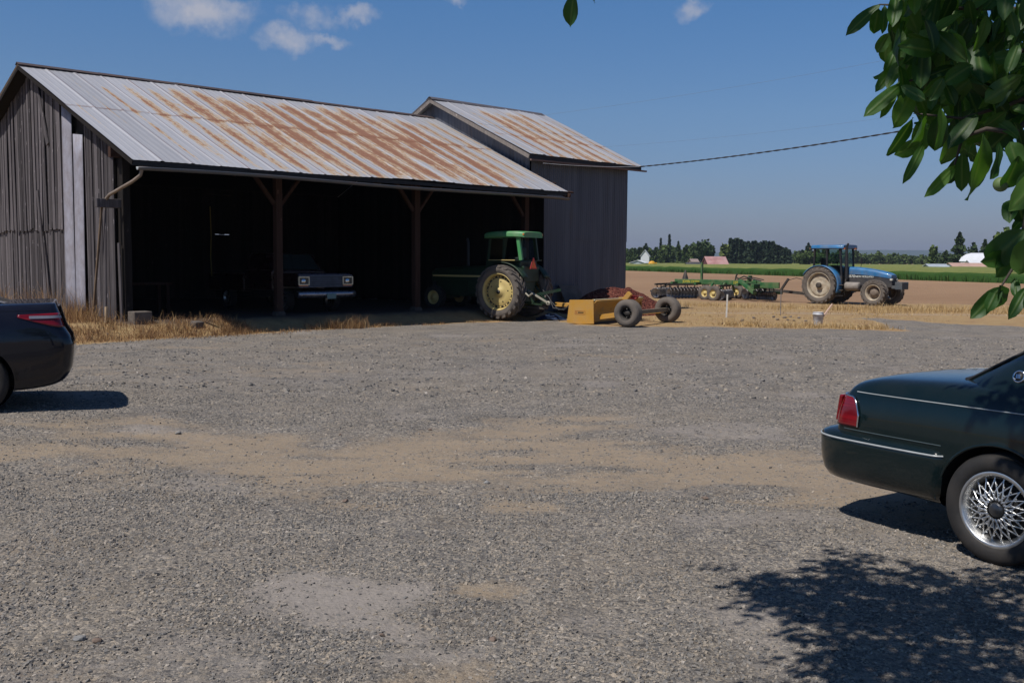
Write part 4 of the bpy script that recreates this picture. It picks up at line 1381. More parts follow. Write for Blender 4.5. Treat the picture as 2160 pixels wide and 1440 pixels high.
# ================================================================== dark green sedan (near right)
GW = G(2094, 1190)
gh = Vector((.545, -.838, 0)).normalized(); gl_ = Vector((-gh.y, gh.x, 0))
GCAR_W = .955
gorg = GW + gl_ * (GCAR_W - .02); gorg.z = GW.z
gcar = thing('parked_car', gorg, math.atan2(gh.y, gh.x), 'dark green sedan with lace-spoke alloy wheels parked at the right, tail towards the yard', 'car')
gb_ = CarBody(
    xs=[-1.335, -1.32, -1.26, -1.12, -.9, -.4, .3, 1.0, 1.9, 2.6, 3.2, 3.7, 3.85],
    w=[.80, .845, .89, .915, .93, .945, .955, .955, .955, .945, .93, .86, .78],
    zd=[1.01, 1.055, 1.09, 1.115, 1.135, 1.16, 1.17, 1.14, 1.10, 1.06, 1.0, .9, .8],
    zb=[.40, .36, .33, .31, .29, .27, .24, .24, .24, .24, .26, .3, .38],
    sec=[(0, 0), (.5, 0), (.8, .005), (.93, .04), (.975, .14), (.992, .28), (1.0, .42), (.998, .54), (.99, .66), (.972, .77), (.94, .86), (.885, .925), (.80, .962), (.62, .985), (.35, .997), (0, 1.0)],
    bulge=([.3, .5, .66, .80, .95, 1.05, 1.12], [-.02, -.02, -.015, 0, .03, .06, .08]), bx=(-.95, -1.3))
gb_.body([(0, .36, .42), (2.91, .36, .415)], green_paint, gcar)
for sx in (0, 2.91):
    for sd in (1, -1):
        wheel_well(gcar, (sx, sd * .93, .36), .435, sd)
        road_wheel(gcar, (sx, sd * .845, .36), .362, .215, .246, sd, 'lace')
# wheel-arch lips
for sx in (0, 2.91):
    for sd in (1, -1):
        pts = []
        for a in np.linspace(.02, math.pi - .02, 30):
            x = sx + .42 * math.cos(a); z = .36 + .42 * math.sin(a)
            pts.append(tuple(map(float, gb_.pt(x, gb_.zfind(x, z), sd, .0))))
        mb = MB(); mb.tube(pts, .011, 6); mb.build('arch_lip', green_paint, gcar)
# bumper
def sweep(name, path, prof, m, parent):
    pts = [Vector((x, y, 0)) for x, y in path]; P = []
    for i, p in enumerate(pts):
        d = (pts[min(i + 1, len(pts) - 1)] - pts[max(i - 1, 0)]).normalized(); n_ = Vector((d.y, -d.x, 0))
        P.append([p + n_ * o_ + Vector((0, 0, z)) for o_, z in prof])
    mb_ = MB(); mb_.grid(P, True)
    return mb_.build(name, m, parent)
def smooth_path(ctrl, n=70):
    k = np.linspace(0, 1, len(ctrl)); q = np.linspace(0, 1, n)
    return list(zip(herm(k, [c[0] for c in ctrl], q), herm(k, [c[1] for c in ctrl], q)))
half = [(-.405, .918), (-.44, .945), (-.7, .955), (-1.0, .95), (-1.24, .93), (-1.41, .87), (-1.50, .74), (-1.545, .5), (-1.56, .25), (-1.565, 0)]
path = smooth_path(half + [(x, -y) for x, y in half[-2::-1]], 90)
path = path[::-1]
if True:
    # outward must point away from the car
    p0, p1 = Vector((*path[0], 0)), Vector((*path[1], 0)); d = (p1 - p0)
    if Vector((d.y, -d.x)).dot(Vector((0, path[0][1]))) < 0: path = path[::-1]
prof = [(-.24, .725), (-.12, .71), (-.03, .69), (.014, .672), (.03, .655), (.036, .62), (.034, .54), (.026, .46), (.006, .385), (-.03, .335), (-.09, .31), (-.16, .30)]
sweep('bumper', path, prof, green_paint, gcar)
trim_w = pm('pale_trim', (.40, .42, .42), .35, .2)
mb = MB()
pp = []
for i, (x, y) in enumerate(path):
    a = Vector((*path[max(i - 1, 0)], 0)); b = Vector((*path[min(i + 1, len(path) - 1)], 0)); d = (b - a).normalized()
    n_ = Vector((d.y, -d.x, 0)); pp.append(Vector((x, y, .645)) + n_ * .035)
mb.tube(pp, .0075, 6); mb.build('bumper_trim', trim_w, gcar)
gb_.strip('pinstripe', -1.19, 3.4, lambda x: .992 + .006 * (x + 1.2) if x < .5 else 1.0022, trim_w, gcar, r=.0042, off=.001)
for sd in (1, -1): gb_.strip('body_moulding', -1.22, -.40, lambda x: .715, pm('dark_seam', (.05, .07, .075), .4), gcar, r=.004, off=.001, sides=(sd,))
# tail lights wrap the corner
for sd in (1, -1):
    def shp(f):           # f 0 = tail, 1 = front end on the flank
        hi = .955 - .006 * f if f < .55 else .952 - .125 * ((f - .55) / .45) ** 2.0
        return (.735 + .005 * f, hi)
    lens, P = gb_.patch('tail_light', -1.333, -1.09, 0, 0, red_lens, gcar, sd, .012, (18, 12), shp, .012)
    mb = MB(); mb.tube([p[-1] for p in P] + P[-1][::-1], .0075, 6); mb.build('lamp_bezel', chrome, lens)
    mb = MB()
    mb.add([(-1.395, sd * .80, .745), (-1.395, sd * .36, .745), (-1.365, sd * .36, .945), (-1.365, sd * .80, .945), (-1.36, sd * .80, .745), (-1.36, sd * .36, .745), (-1.33, sd * .36, .945), (-1.33, sd * .80, .945)],
           [(0, 1, 2, 3), (4, 5, 6, 7), (0, 1, 5, 4), (2, 3, 7, 6), (1, 2, 6, 5), (0, 3, 7, 4)])
    mb.build('rear_lens', red_lens, gcar, bevel=.012)
mb = MB(); mb.box((-1.40, 0, .84), (.03, .72, .16)); mb.build('licence_panel', blackp, gcar, bevel=.01)
mb = MB(); mb.tube([(-1.38, -.55, .27), (-1.2, -.55, .28)], .032, 12); mb.build('exhaust', dark_steel, gcar)
mb = MB(); mb.box((1.35, 0, .36), (3.9, 1.4, .14)); mb.build('floor_pan', underbody, gcar)
# cabin
gz0 = lambda x, y=0: gb_.deck(x, y) - .012
base = [(-.50, 0), (-.49, .35), (-.44, .60), (-.28, .77), (-.05, .855), (.35, .885), (.9, .89), (1.5, .885), (1.9, .86), (2.15, .70), (2.3, .4), (2.34, 0)]
top = [(.10, 0), (.105, .25), (.13, .46), (.21, .565), (.36, .605), (.62, .62), (.95, .63), (1.2, .625), (1.32, .60), (1.38, .50), (1.42, .28), (1.43, 0)]
rows = greenhouse(gcar, base, top, gz0, lambda x: 1.50 - .02 * abs(x - .85), green_paint)
def gh_faces(i0, i1, name, m, r0=0, r1=None, off=0.0, sides=(1, -1), thick=0):
    r1 = len(rows) - 1 if r1 is None else r1
    o_ = []
    for sd in sides:
        mb_ = MB(); P = []
        for i in range(i0, i1 + 1):
            P.append([Vector((p.x, p.y * sd, p.z)) + Vector((0, sd * off, off * .4)) for p in [rows[k][i] for k in range(r0, r1 + 1)]])
        mb_.grid(P, True); o_.append(mb_.build(name, m, gcar, thick=thick))
    return o_
gh_faces(0, 2, 'rear_window', glass_m)
gh_faces(2, 5, 'rear_pillar', green_paint)
gh_faces(5, 8, 'side_window', glass_m)
gh_faces(8, 9, 'windscreen_pillar', green_paint)
gh_faces(9, 11, 'windscreen', glass_m)
mb = MB(); P = []
for k in range(8):
    f = k / 7
    P.append([Vector((tx, ty * (1 - f), 1.50 - .02 * abs(tx - .85) + .035 * (1 - (1 - f) ** 2))) for tx, ty in top] + [Vector((tx, -ty * (1 - f), 1.50 - .02 * abs(tx - .85) + .035 * (1 - (1 - f) ** 2))) for tx, ty in top[::-1]])
mb.grid(P, True); mb.build('roof', green_paint, gcar)
# window trim between glass and pillar
for sd in (1, -1):
    mb = MB(); mb.tube([Vector((r_[2].x, r_[2].y * sd, r_[2].z)) + Vector((-.006, sd * .006, .004)) for r_ in rows], .009, 6); mb.build('window_trim', blackp, gcar)
mb = MB(); mb.tube([Vector((x, y, gz0(x, y) + .012)) for x, y in [(-.45, .6), (-.5, .35), (-.51, 0), (-.5, -.35), (-.45, -.6)]], .012, 6); mb.build('window_trim', blackp, gcar)
# round chrome badge on the pillar, with a little crest
bc = Vector((.10, -.905, 1.235))
Mb = Matrix.Translation(bc) @ Matrix.Rotation(math.pi, 4, 'Z') @ Matrix.Rotation(R(18), 4, 'X')
mb = MB(); mb.lathe([(.0, .0), (.028, .0), (.03, .010), (.038, .012), (.042, .004), (.042, -.02)], seg=30, M=Mb); bd = mb.build('badge', chrome, gcar)
mb = MB(); mb.lathe([(0, .012), (.027, .011), (.027, .003)], seg=24, M=Mb); mb.build('badge_face', blackp, bd)
mb = MB()
for k in (-1, 0, 1): mb.add([Mb @ Vector((k * .012 - .004, .0125, -.014)), Mb @ Vector((k * .012 + .003, .0125, -.014)), Mb @ Vector((k * .009 + .008, .0125, .013)), Mb @ Vector((k * .009 + .002, .0125, .013))], [(0, 1, 2, 3)])
mb.build('badge_crest', chrome, bd)
# rear door: shut line and handle
for sd in (1, -1):
    ln = [(.50, 1.14), (.46, 1.02), (.44, .85), (.42, .72), (.47, .60), (.55, .45), (.6, .33)]
    mb = MB(); mb.tube([tuple(map(float, gb_.pt(x, gb_.zfind(x, z), sd, .0008))) for x, z in ln], .0045, 5)
    mb.build('door_seam', underbody, gcar)
    mb = MB(); p = tuple(map(float, gb_.pt(.72, gb_.zfind(.72, .86), sd, .012))); mb.box(p, (.2, .022, .03)); mb.build('door_handle', green_paint, gcar, bevel=.008)

# ================================================================== dark navy sedan (left)
NW = G(-52, 871)
nh = Vector((-.91, -.415, 0)).normalized(); nl = Vector((-nh.y, nh.x, 0))
norg = NW - nl * (.90 - .02); norg.z = NW.z - .01        # its left side faces the camera
ncar = thing('parked_car', norg, math.atan2(nh.y, nh.x), 'dark navy sedan parked at the left, only its tail in the picture', 'car', None, 1.09)
nb_ = CarBody(
    xs=[-.86, -.85, -.82, -.76, -.62, -.38, .3, 1.0, 1.9, 2.5, 3.0, 3.45, 3.6],
    w=[.70, .74, .79, .835, .865, .885, .91, .91, .91, .90, .88, .80, .66],
    zd=[1.10, 1.135, 1.15, 1.152, 1.15, 1.145, 1.12, 1.09, 1.06, 1.02, .94, .82, .7],
    zb=[.36, .33, .29, .26, .235, .215, .2, .2, .2, .2, .22, .26, .34],
    sec=[(0, 0), (.5, 0), (.82, .004), (.93, .03), (.965, .12), (.985, .26), (1.0, .42), (1.0, .55), (.985, .67), (.955, .78), (.90, .88), (.84, .945), (.76, .98), (.55, .992), (.3, .998), (0, 1.0)],
    bulge=([.2, .32, .45, .6, .70, .78, .88, 1.0, 1.1, 1.16], [.06, -.02, -.075, -.095, -.10, -.075, -.015, .02, .05, .045]), bx=(-.52, -.84))
nb_.body([(0, .33, .375), (2.78, .33, .37)], navy_paint, ncar)
for sx in (0, 2.78):
    for sd in (1, -1):
        wheel_well(ncar, (sx, sd * .88, .33), .40, sd)
        road_wheel(ncar, (sx, sd * .79, .325), .325, .205, .205, sd, 'five')
for sd in (1, -1):
    lens, P = nb_.patch('tail_light', -.848, -.42, 0, 0, red_lens, ncar, sd, .010, (18, 9), lambda f: (.885 + .125 * max(0, f - .12) ** 1.1, 1.03 - .012 * f), .01)
    nb_.patch('reverse_lens', -.84, -.53, 0, 0, pm('pale_lens', (.15, .15, .19), .25), lens, sd, .021, (14, 4), lambda f: (.972, 1.0))
nb_.strip('body_crease', -.82, 2.9, lambda x: 1.062, navy_paint, ncar, r=.006, off=-.001)
mb = MB(); mb.box((1.3, 0, .32), (3.4, 1.3, .12)); mb.build('floor_pan', underbody, ncar)
rows = None
nz0 = lambda x, y=0: nb_.deck(x, y) - .014
base = [(-.36, 0), (-.35, .34), (-.31, .56), (-.22, .68), (-.02, .765), (.35, .79), (.9, .80), (1.5, .80), (1.9, .77), (2.2, .62), (2.4, .35), (2.45, 0)]
top = [(.42, 0), (.43, .25), (.46, .42), (.54, .50), (.64, .54), (.75, .555), (1.0, .565), (1.25, .56), (1.36, .53), (1.42, .44), (1.46, .25), (1.48, 0)]
rows = greenhouse(ncar, base, top, nz0, lambda x: 1.44 - .02 * abs(x - .9), navy_paint)
_g = gcar; gcar = ncar
gh_faces(0, 2, 'rear_window', glass_m); gh_faces(2, 4, 'rear_pillar', navy_paint); gh_faces(4, 8, 'side_window', glass_m); gh_faces(8, 9, 'windscreen_pillar', navy_paint); gh_faces(9, 11, 'windscreen', glass_m)
gcar = _g
mb = MB(); P = []
for k in range(8):
    f = k / 7
    P.append([Vector((tx, ty * (1 - f), 1.44 - .02 * abs(tx - .9) + .035 * (1 - (1 - f) ** 2))) for tx, ty in top] + [Vector((tx, -ty * (1 - f), 1.44 - .02 * abs(tx - .9) + .035 * (1 - (1 - f) ** 2))) for tx, ty in top[::-1]])
mb.grid(P, True); mb.build('roof', navy_paint, ncar)

# ================================================================== tractors
def ag_tyre(parent, c, r, w, rim_r, side, nl, tm, rim_m, disc, dish=.0, hub_r=.2, name_tyre='tyre', rim_fn=None, lug=.035):
    M = Matrix.Translation(Vector(c)) @ (Matrix.Rotation(math.pi, 4, 'Z') if side < 0 else Matrix.Identity(4))
    h = w / 2; rc = r - lug
    mb = MB()
    mb.lathe([(rim_r, -h * .75), (rim_r + .03, -h * .86), ((rim_r + rc) / 2, -h), (rc - .06, -h * .97), (rc - .015, -h * .8), (rc, -h * .45), (rc + .008, 0), (rc, h * .45), (rc - .015, h * .8), (rc - .06, h * .97), ((rim_r + rc) / 2, h), (rim_r + .03, h * .86), (rim_r, h * .75)], seg=60, M=M)
    for k in range(nl):
        a0 = 2 * math.pi * k / nl
        for sg in (-1, 1):
            a = a0 + (math.pi / nl if sg > 0 else 0)
            # a slanting bar from the shoulder to just past the centre line
            vs = []
            st = [(1.02, 0, rc - .05), (.98, .01, r - .012), (.5, .085, r), (-.06, .17, r)]
            tw = .055 / r
            for (yy, da, rr) in st:
                for (dd, lo) in ((-tw, 0), (tw, 0)):
                    ang = a + da * 2.2 + dd
                    vs.append(M @ Vector(((rr) * math.cos(ang), sg * yy * h, rr * math.sin(ang))))
                for dd in (tw * 1.3, -tw * 1.3):
                    ang = a + da * 2.2 + dd
                    vs.append(M @ Vector(((rc - .02) * math.cos(ang), sg * yy * h, (rc - .02) * math.sin(ang))))
            fs = []
            for i in range(3):
                for q in range(4):
                    fs.append((i * 4 + q, i * 4 + (q + 1) % 4, (i + 1) * 4 + (q + 1) % 4, (i + 1) * 4 + q))
            fs += [(3, 2, 1, 0), (12, 13, 14, 15)]
            mb.add(vs, fs)
    ty = mb.build(name_tyre, tm, parent)
    mb = MB()
    mb.lathe([(rim_r - .0, h * .75), (rim_r + .018, h * .80), (rim_r - .012, h * .80), (rim_r - .035, h * .6), (rim_r - .06, h * .3), (rim_r - .06, -h * .5), (rim_r, -h * .75)], seg=48, M=M)
    rm_ = mb.build('rim', rim_m, ty)
    if rim_fn: rim_fn(rm_, M, h, rim_r)
    return ty


def wavy_disc(mb, M, rim_r, y, hub_r, n=48):
    mb.lathe([(rim_r - .055, y - .02), (rim_r - .075, y + .03), (rim_r * .7, y + .05), (rim_r * .45, y + .045), (hub_r, y + .02), (hub_r * .8, y + .10), (0, y + .10)], seg=n, M=M)


# ---------------- blue tractor in the field
blue_p = pm('blue_paint', (.012, .15, .36), .35, 0, .25, 3, dirt=(.16, .15, .14), dirt_amt=.3, dscale=2.5, coat=.4)
blue_dark = pm('black_bonnet_side', (.02, .021, .028), .6, 0, .3, 4, dirt=(.1, .085, .07), dirt_amt=.35)
rim_white = pm('cream_rim', (.52, .48, .38), .6, 0, .2, 4, dirt=(.24, .16, .10), dirt_amt=.55, dscale=5)
hub_brown = pm('brown_hub', (.17, .13, .10), .8, 0, .3, 6)  # even brown of the front hubs, darker than the rims
BWt = G(1730, 640.5)
bh = Vector((.69, -.724, 0)).normalized(); bl_ = Vector((-bh.y, bh.x, 0))
borg = BWt + bl_ * .78; borg.z = BWt.z
btr = thing('tractor', borg, math.atan2(bh.y, bh.x), 'blue cab tractor with cream wheel rims standing at the edge of the plowed field', 'tractor', None, 1.04)
def blue_rear(rm_, M, h, rr):
    mb = MB(); wavy_disc(mb, M, rr, h * .05, .2); mb.build('wheel_disc', rim_white, rm_.parent)
    mb = MB(); mb.lathe([(.13, h * .1), (.13, h * .95), (.09, h * 1.05), (0, h * 1.05)], seg=20, M=M); mb.build('hub', dark_steel, rm_.parent)
def blue_front(rm_, M, h, rr):
    mb = MB(); mb.lathe([(rr - .05, -h * .1), (rr * .6, -h * .2), (rr * .55, h * .15), (.17, h * .25), (.15, h * .5), (.08, h * .62), (0, h * .62)], seg=32, M=M); mb.build('hub', hub_brown, rm_.parent)
for sd in (1, -1):
    ag_tyre(btr, (0, sd * .78, .885), .885, .46, .60, sd, 22, dusty_tyre, rim_white, None, rim_fn=blue_rear)
    ag_tyre(btr, (2.72, sd * .80, .60), .60, .40, .36, sd, 18, dusty_tyre, rim_white, None, rim_fn=blue_front)
# bonnet: lofted, sloping to the nose
def loft(parent, name, m, st, nseg=12):
    """stations (x, half width, z low, z high, corner radius factor)"""
    P = []
    for (x, hw, z0, z1, k) in st:
        row = []
        pr = [(1, 0), (1, .45), (.98, .72), (.9, .88), (.72, .965), (.4, .995), (0, 1)]
        half_ = [(hw * (a + (1 - a) * (1 - k)), z0 + (z1 - z0) * b) for a, b in pr]
        row = [Vector((x, y, z)) for y, z in half_] + [Vector((x, -y, z)) for y, z in half_[-2::-1]]
        P.append(row)
    mb_ = MB(); mb_.grid(P, True)
    for row in (P[0], P[-1]): mb_.add(row, [tuple(range(len(row)))])
    return mb_.build(name, m, parent)
loft(btr, 'bonnet', blue_p, [(1.0, .36, 1.42, 1.78, 1), (1.5, .36, 1.42, 1.76, 1), (2.0, .355, 1.40, 1.71, 1), (2.6, .34, 1.34, 1.62, 1), (3.05, .32, 1.28, 1.51, 1), (3.25, .28, 1.26, 1.42, 1)])
loft(btr, 'bonnet_side', blue_dark, [(1.0, .33, .9, 1.42, 0), (2.0, .33, .9, 1.42, 0), (2.5, .325, .88, 1.36, 0), (3.1, .31, .86, 1.30, 0), (3.27, .26, .86, 1.28, 0)])
mb = MB(); mb.box((3.25, 0, 1.08), (.08, .46, .36)); gr = mb.build('grille', blackp, btr, bevel=.02)
for sd in (1, -1):
    mb = MB(); mb.box((3.24, sd * .235, 1.20), (.12, .12, .09)); mb.build('headlight', pm('lamp_lens', (.6, .58, .5), .2), btr, bevel=.015)
# lettering on the black band
for sd in (1, -1):
    Ms = Matrix.Translation((0, sd * .338, 0)) @ (Matrix.Rotation(math.pi / 2, 4, 'X') if sd < 0 else Matrix.Rotation(math.pi, 4, 'Z') @ Matrix.Rotation(math.pi / 2, 4, 'X'))
    lm = pm('white_lettering', (.72, .74, .70), .5)
    text_mesh('8870', .19, lm, 'lettering', btr, Matrix.Translation((1.32, 0, 1.33)) @ Ms)
    text_mesh('NEW HOLLAND', .125, lm, 'lettering', btr, Matrix.Translation((1.98, 0, 1.32)) @ Ms)
# front axle, weights, chassis
mb = MB(); mb.box((1.5, 0, .82), (2.9, .44, .42)); mb.box((2.72, 0, .58), (.22, 1.3, .2)); mb.box((.0, 0, .88), (.7, 1.1, .5)); mb.box((-.35, 0, .75), (.5, .6, .5))
mb.build('chassis', dark_steel, btr, bevel=.02)
mb = MB()
for k in range(10): mb.box((3.62, -.30 + k * .066, .93), (.34, .056, .34)); 
mb.box((3.4, 0, .86), (.3, .5, .14))
mb.build('front_weights', pm('weight_grey', (.06, .075, .09), .6, 0, .2, 4, dirt=(.14, .12, .1), dirt_amt=.3), btr, bevel=.015)
mb = MB(); mb.beam((3.3, -.45, .34), (3.05, -.2, .46), .07, .05); mb.build('tie_rod', pm('pale_rod', (.3, .28, .25), .6), btr)
# cab
cz0, cz1 = 1.02, 2.62
cab = blue_dark
pil = {'rear': ((-.52, .56, 1.42), (-.42, .62, 2.64)), 'mid': ((.28, .66, 1.1), (.22, .67, 2.64)), 'front': ((.98, .56, 1.1), (.86, .62, 2.64))}
for sd in (1, -1):
    for k, (a, b) in pil.items():
        mb = MB(); mb.beam((a[0], sd * a[1], a[2]), (b[0], sd * b[1], b[2]), .07, .08, (1, 0, 0)); mb.build('pillar', blackp, btr)
    mb = MB(); mb.add([(-.47, sd * .585, 1.45), (.25, sd * .66, 1.42), (.22, sd * .67, 2.6), (-.42, sd * .62, 2.6)], [(0, 1, 2, 3)]); mb.build('side_window', clear_glass, btr)
    mb = MB(); mb.add([(.3, sd * .66, 1.28), (.95, sd * .575, 1.28), (.87, sd * .62, 2.6), (.24, sd * .67, 2.6)], [(0, 1, 2, 3)]); mb.build('door_window', clear_glass, btr)
    mb = MB(); mb.prism([(.3, .98), (1.0, .92), (.98, 1.34), (.3, 1.30)], .0, .03, Matrix.Translation((0, sd * .62, 0))); mb.build('door_panel', blue_dark, btr)
    # fender: curved sheet over the wheel
    P = []
    for k in range(22):
        a = R(-22) + R(172) * k / 21
        rr = .985
        P.append([Vector((rr * math.cos(a) * 1.0, sd * y, .89 + rr * math.sin(a) * (.96))) for y in (.50, .62, .80, .98)] )
    mb = MB(); mb.grid(P, True)
    mb.build('fender', blue_p, btr, thick=.03)
    mb = MB()
    for k in range(14):
        a = R(20) + R(125) * k / 13
        mb.v.append((.99 * math.cos(a), sd * .5, .89 + .95 * math.sin(a)))
    mb.add([], []); nn = len(mb.v); mb.v += [(.6, sd * .5, .9), (-.6, sd * .5, .9)]
    mb.f.append(list(range(nn)) + [nn + 1, nn]); mb.sm.append(False)
    mb.build('fender_side', blue_dark, btr)
mb = MB(); mb.add([(-.52, .55, 1.45), (-.52, -.55, 1.45), (-.42, -.6, 2.6), (-.42, .6, 2.6)], [(0, 1, 2, 3)]); mb.build('rear_window', clear_glass, btr)
mb = MB(); mb.add([(.98, .52, 1.5), (.98, -.52, 1.5), (.87, -.58, 2.6), (.87, .58, 2.6)], [(0, 1, 2, 3)]); mb.build('windscreen', clear_glass, btr)
mb = MB(); mb.box((.22, 0, 1.05), (1.45, 1.1, .5)); mb.build('cab_floor', blue_dark, btr)
mb = MB(); mb.box((-.02, 0, 1.5), (.5, .5, .14)); mb.box((-.27, 0, 1.85), (.14, .48, .62)); seat = mb.build('seat', blackp, btr, bevel=.04)
mb = MB(); mb.tube([(.72, 0, 1.3), (.55, 0, 1.82)], .03, 8); mb.lathe([(.19, -.012), (.2, 0), (.19, .012), (.18, 0), (.19, -.012)], seg=24, M=Matrix.Translation((.54, 0, 1.84)) @ Matrix.Rotation(R(65), 4, 'Y') @ Matrix.Rotation(R(90), 4, 'X')); mb.build('steering_wheel', blackp, btr)
mb = MB(); P = []
for (x, k) in ((-.62, .86), (-.55, .96), (-.3, 1.0), (.55, 1.0), (.95, .97), (1.06, .88)):
    P.append([Vector((x, .74 * k * a, 2.63 + .165 * b)) for a, b in [(1, 0), (1.0, .55), (.95, .85), (.8, .97), (.4, 1.03), (0, 1.05), (-.4, 1.03), (-.8, .97), (-.95, .85), (-1.0, .55), (-1, 0)]])
mb.grid(P, True); mb.add(P[0], [tuple(range(11))]); mb.add(P[-1], [tuple(range(11))])
mb.build('cab_roof', blue_p, btr)
mb = MB(); mb.box((.22, 0, 2.625), (1.5, 1.36, .03)); mb.build('roof_lining', blackp, btr)
for sd in (1, -1):
    mb = MB(); mb.box((1.04, sd * .5, 2.62), (.1, .18, .07)); mb.build('work_lamp', amber, btr)
mb = MB(); mb.beam((-.55, .2, 2.62), (-1.0, .35, 2.64), .05, .05); mb.beam((-1.0, .35, 2.64), (-1.02, .35, 2.42), .05, .05); mb.beam((-.95, .62, 2.66), (-1.0, -.1, 2.64), .06, .10); mb.build('rear_bracket', pm('brown_bracket', (.14, .09, .06), .8), btr)
mb = MB(); mb.tube([(1.16, -.47, 1.2), (1.14, -.47, 1.95), (1.12, -.48, 2.5), (1.14, -.48, 2.74), (1.2, -.48, 2.86)], [.085, .085, .06, .05, .045], 12); mb.build('exhaust_stack', blackp, btr)
mb = MB(); mb.tube([(1.0, .5, 2.45), (1.25, .62, 2.4), (1.3, .66, 1.9), (1.28, .64, 1.75)], .014, 6); mb.box((1.3, .66, 2.05), (.05, .14, .3)); mb.build('mirror', blackp, btr)
mb = MB(); mb.lathe([(0, -.36), (.15, -.36), (.2, -.32), (.2, .32), (.15, .36), (0, .36)], seg=20, M=Matrix.Translation((1.5, -.52, .86)) @ Matrix.Rotation(math.pi / 2, 4, 'Z')); mb.build('fuel_tank', pm('dusty_tank', (.23, .2, .175), .7, 0, .2, 4), btr)
mb = MB()
for z in (.42, .68, .92): mb.box((.98, -.72, z), (.42, .22, .03))
for x in (.78, 1.18): mb.beam((x, -.66, .42), (x, -.6, 1.05), .03, .03)
mb.build('steps', dark_steel, btr)
mb = MB(); mb.beam((-.5, .3, .6), (-1.15, .34, .5), .08, .05); mb.beam((-.5, -.3, .6), (-1.15, -.34, .5), .08, .05); mb.beam((-.5, 0, .45), (-1.2, 0, .42), .12, .05); mb.build('hitch', dark_steel, btr)

# ---------------- green tractor at the shed
jd_shaded_green = pm('green_paint', (.0045, .026, .008), .5, 0, .25, 3, dirt=(.03, .03, .02), dirt_amt=.2, dscale=2.5)  # body green darkened to imitate the shade of the shed
jd_lit_green = pm('sunlit_green_paint', (.06, .26, .09), .45, 0, .15, 2, dirt=(.2, .22, .15), dirt_amt=.2)  # brighter copy of the green, sunlight painted on one rear pillar
jd_yellow = pm('yellow_rim', (.60, .47, .17), .55, 0, .15, 4, dirt=(.3, .2, .1), dirt_amt=.35, dscale=4)
JW = G(1056, 676)
jh = Vector((-.83, .56, 0)).normalized(); jl = Vector((-jh.y, jh.x, 0))
jorg = JW - jl * .80; jorg.z = JW.z - .02
jtr = thing('tractor', jorg, math.atan2(jh.y, jh.x), 'green tractor with yellow wheels nosed into the shade of the open shed', 'tractor')
def jd_rear(rm_, M, h, rr):
    mb = MB(); mb.lathe([(rr - .10, h * .18), (rr - .16, h * .34), (rr * .5, h * .42), (.14, h * .40), (.12, h * .62), (0, h * .62)], seg=40, M=M); mb.lathe([(rr - .10, h * .18), (rr - .10, h * .02)], seg=40, M=M)
    for k in range(10):
        a = 2 * math.pi * k / 10
        pass
    for k in range(12):
        a = 2 * math.pi * k / 12
        for da in (-.1, .1):
            mb.box(M @ Vector(((rr - .098) * math.cos(a + da), h * .29, (rr - .098) * math.sin(a + da))), (.05, .05, .05))
    mb.build('wheel_disc', jd_yellow, rm_.parent)
    mb = MB(); mb.lathe([(rr - .065, h * .10), (rr - .075, h * .22), (rr - .125, h * .30), (rr - .135, h * .24)], seg=40, M=M); mb.build('rim_slots', blackp, rm_.parent)
    mb = MB()
    for k in range(5):
        a = 2 * math.pi * k / 5 + .5
        mb.lathe([(0, h * .425), (.022, h * .425), (.022, h * .38)], seg=10, M=M @ Matrix.Translation((rr * .58 * math.cos(a), 0, rr * .58 * math.sin(a))))
    mb.lathe([(0, h * .66), (.07, h * .66), (.07, h * .6)], seg=12, M=M)
    mb.build('bolt_holes', blackp, rm_.parent)
def jd_front(rm_, M, h, rr):
    mb = MB(); mb.lathe([(rr - .05, h * .1), (rr * .55, h * .35), (.09, h * .4), (.08, h * .8), (0, h * .8)], seg=28, M=M); mb.build('wheel_disc', jd_yellow, rm_.parent)
for sd in (1, -1):
    ag_tyre(jtr, (0, sd * .80, .945), .865, .46, .585, sd, 21, dusty_tyre, jd_yellow, None, rim_fn=jd_rear, lug=.045)
    ag_tyre(jtr, (2.75, sd * .72, .40 + .3), .40, .26, .22, sd, 10, tyre_m, jd_yellow, None, rim_fn=jd_front, lug=.012)
zf = .3
loft(jtr, 'bonnet', jd_shaded_green, [(.95, .33, 1.25, 1.78, 1), (1.6, .33, 1.22, 1.76, 1), (2.4, .31, 1.22, 1.72, 1), (3.15, .29, 1.22, 1.66, 1), (3.25, .27, 1.24, 1.6, 1)])
for sd in (1, -1):
    mb = MB(); mb.box((2.05, sd * .335, 1.42), (2.2, .008, .06)); mb.build('side_stripe', jd_yellow, jtr)
    mb = MB(); mb.box((1.25, sd * .36, 1.05), (.7, .1, .5)); mb.build('side_tank', jd_shaded_green, jtr, bevel=.03)
mb = MB(); mb.box((3.2, 0, 1.1), (.12, .46, .7)); mb.build('grille', blackp, jtr, bevel=.02)
mb = MB(); mb.box((1.6, 0, .98), (3.0, .4, .5)); mb.box((2.75, 0, .72), (.16, 1.2, .14)); mb.box((0, 0, .9), (.8, .95, .55)); mb.box((-.45, 0, .95), (.3, .6, .7)); mb.build('chassis', jd_shaded_green, jtr, bevel=.03)
jd_glass = bpy.data.materials.new('shaded_cab_glass'); t = NT(jd_glass)
t.out(t.n('ShaderNodeMixShader', {0: .012, 1: t.n('ShaderNodeBsdfTransparent', {'Color': (.72, .8, .76, 1)}).outputs[0], 2: t.n('ShaderNodeBsdfGlossy', {'Roughness': .05}).outputs[0]}).outputs[0])
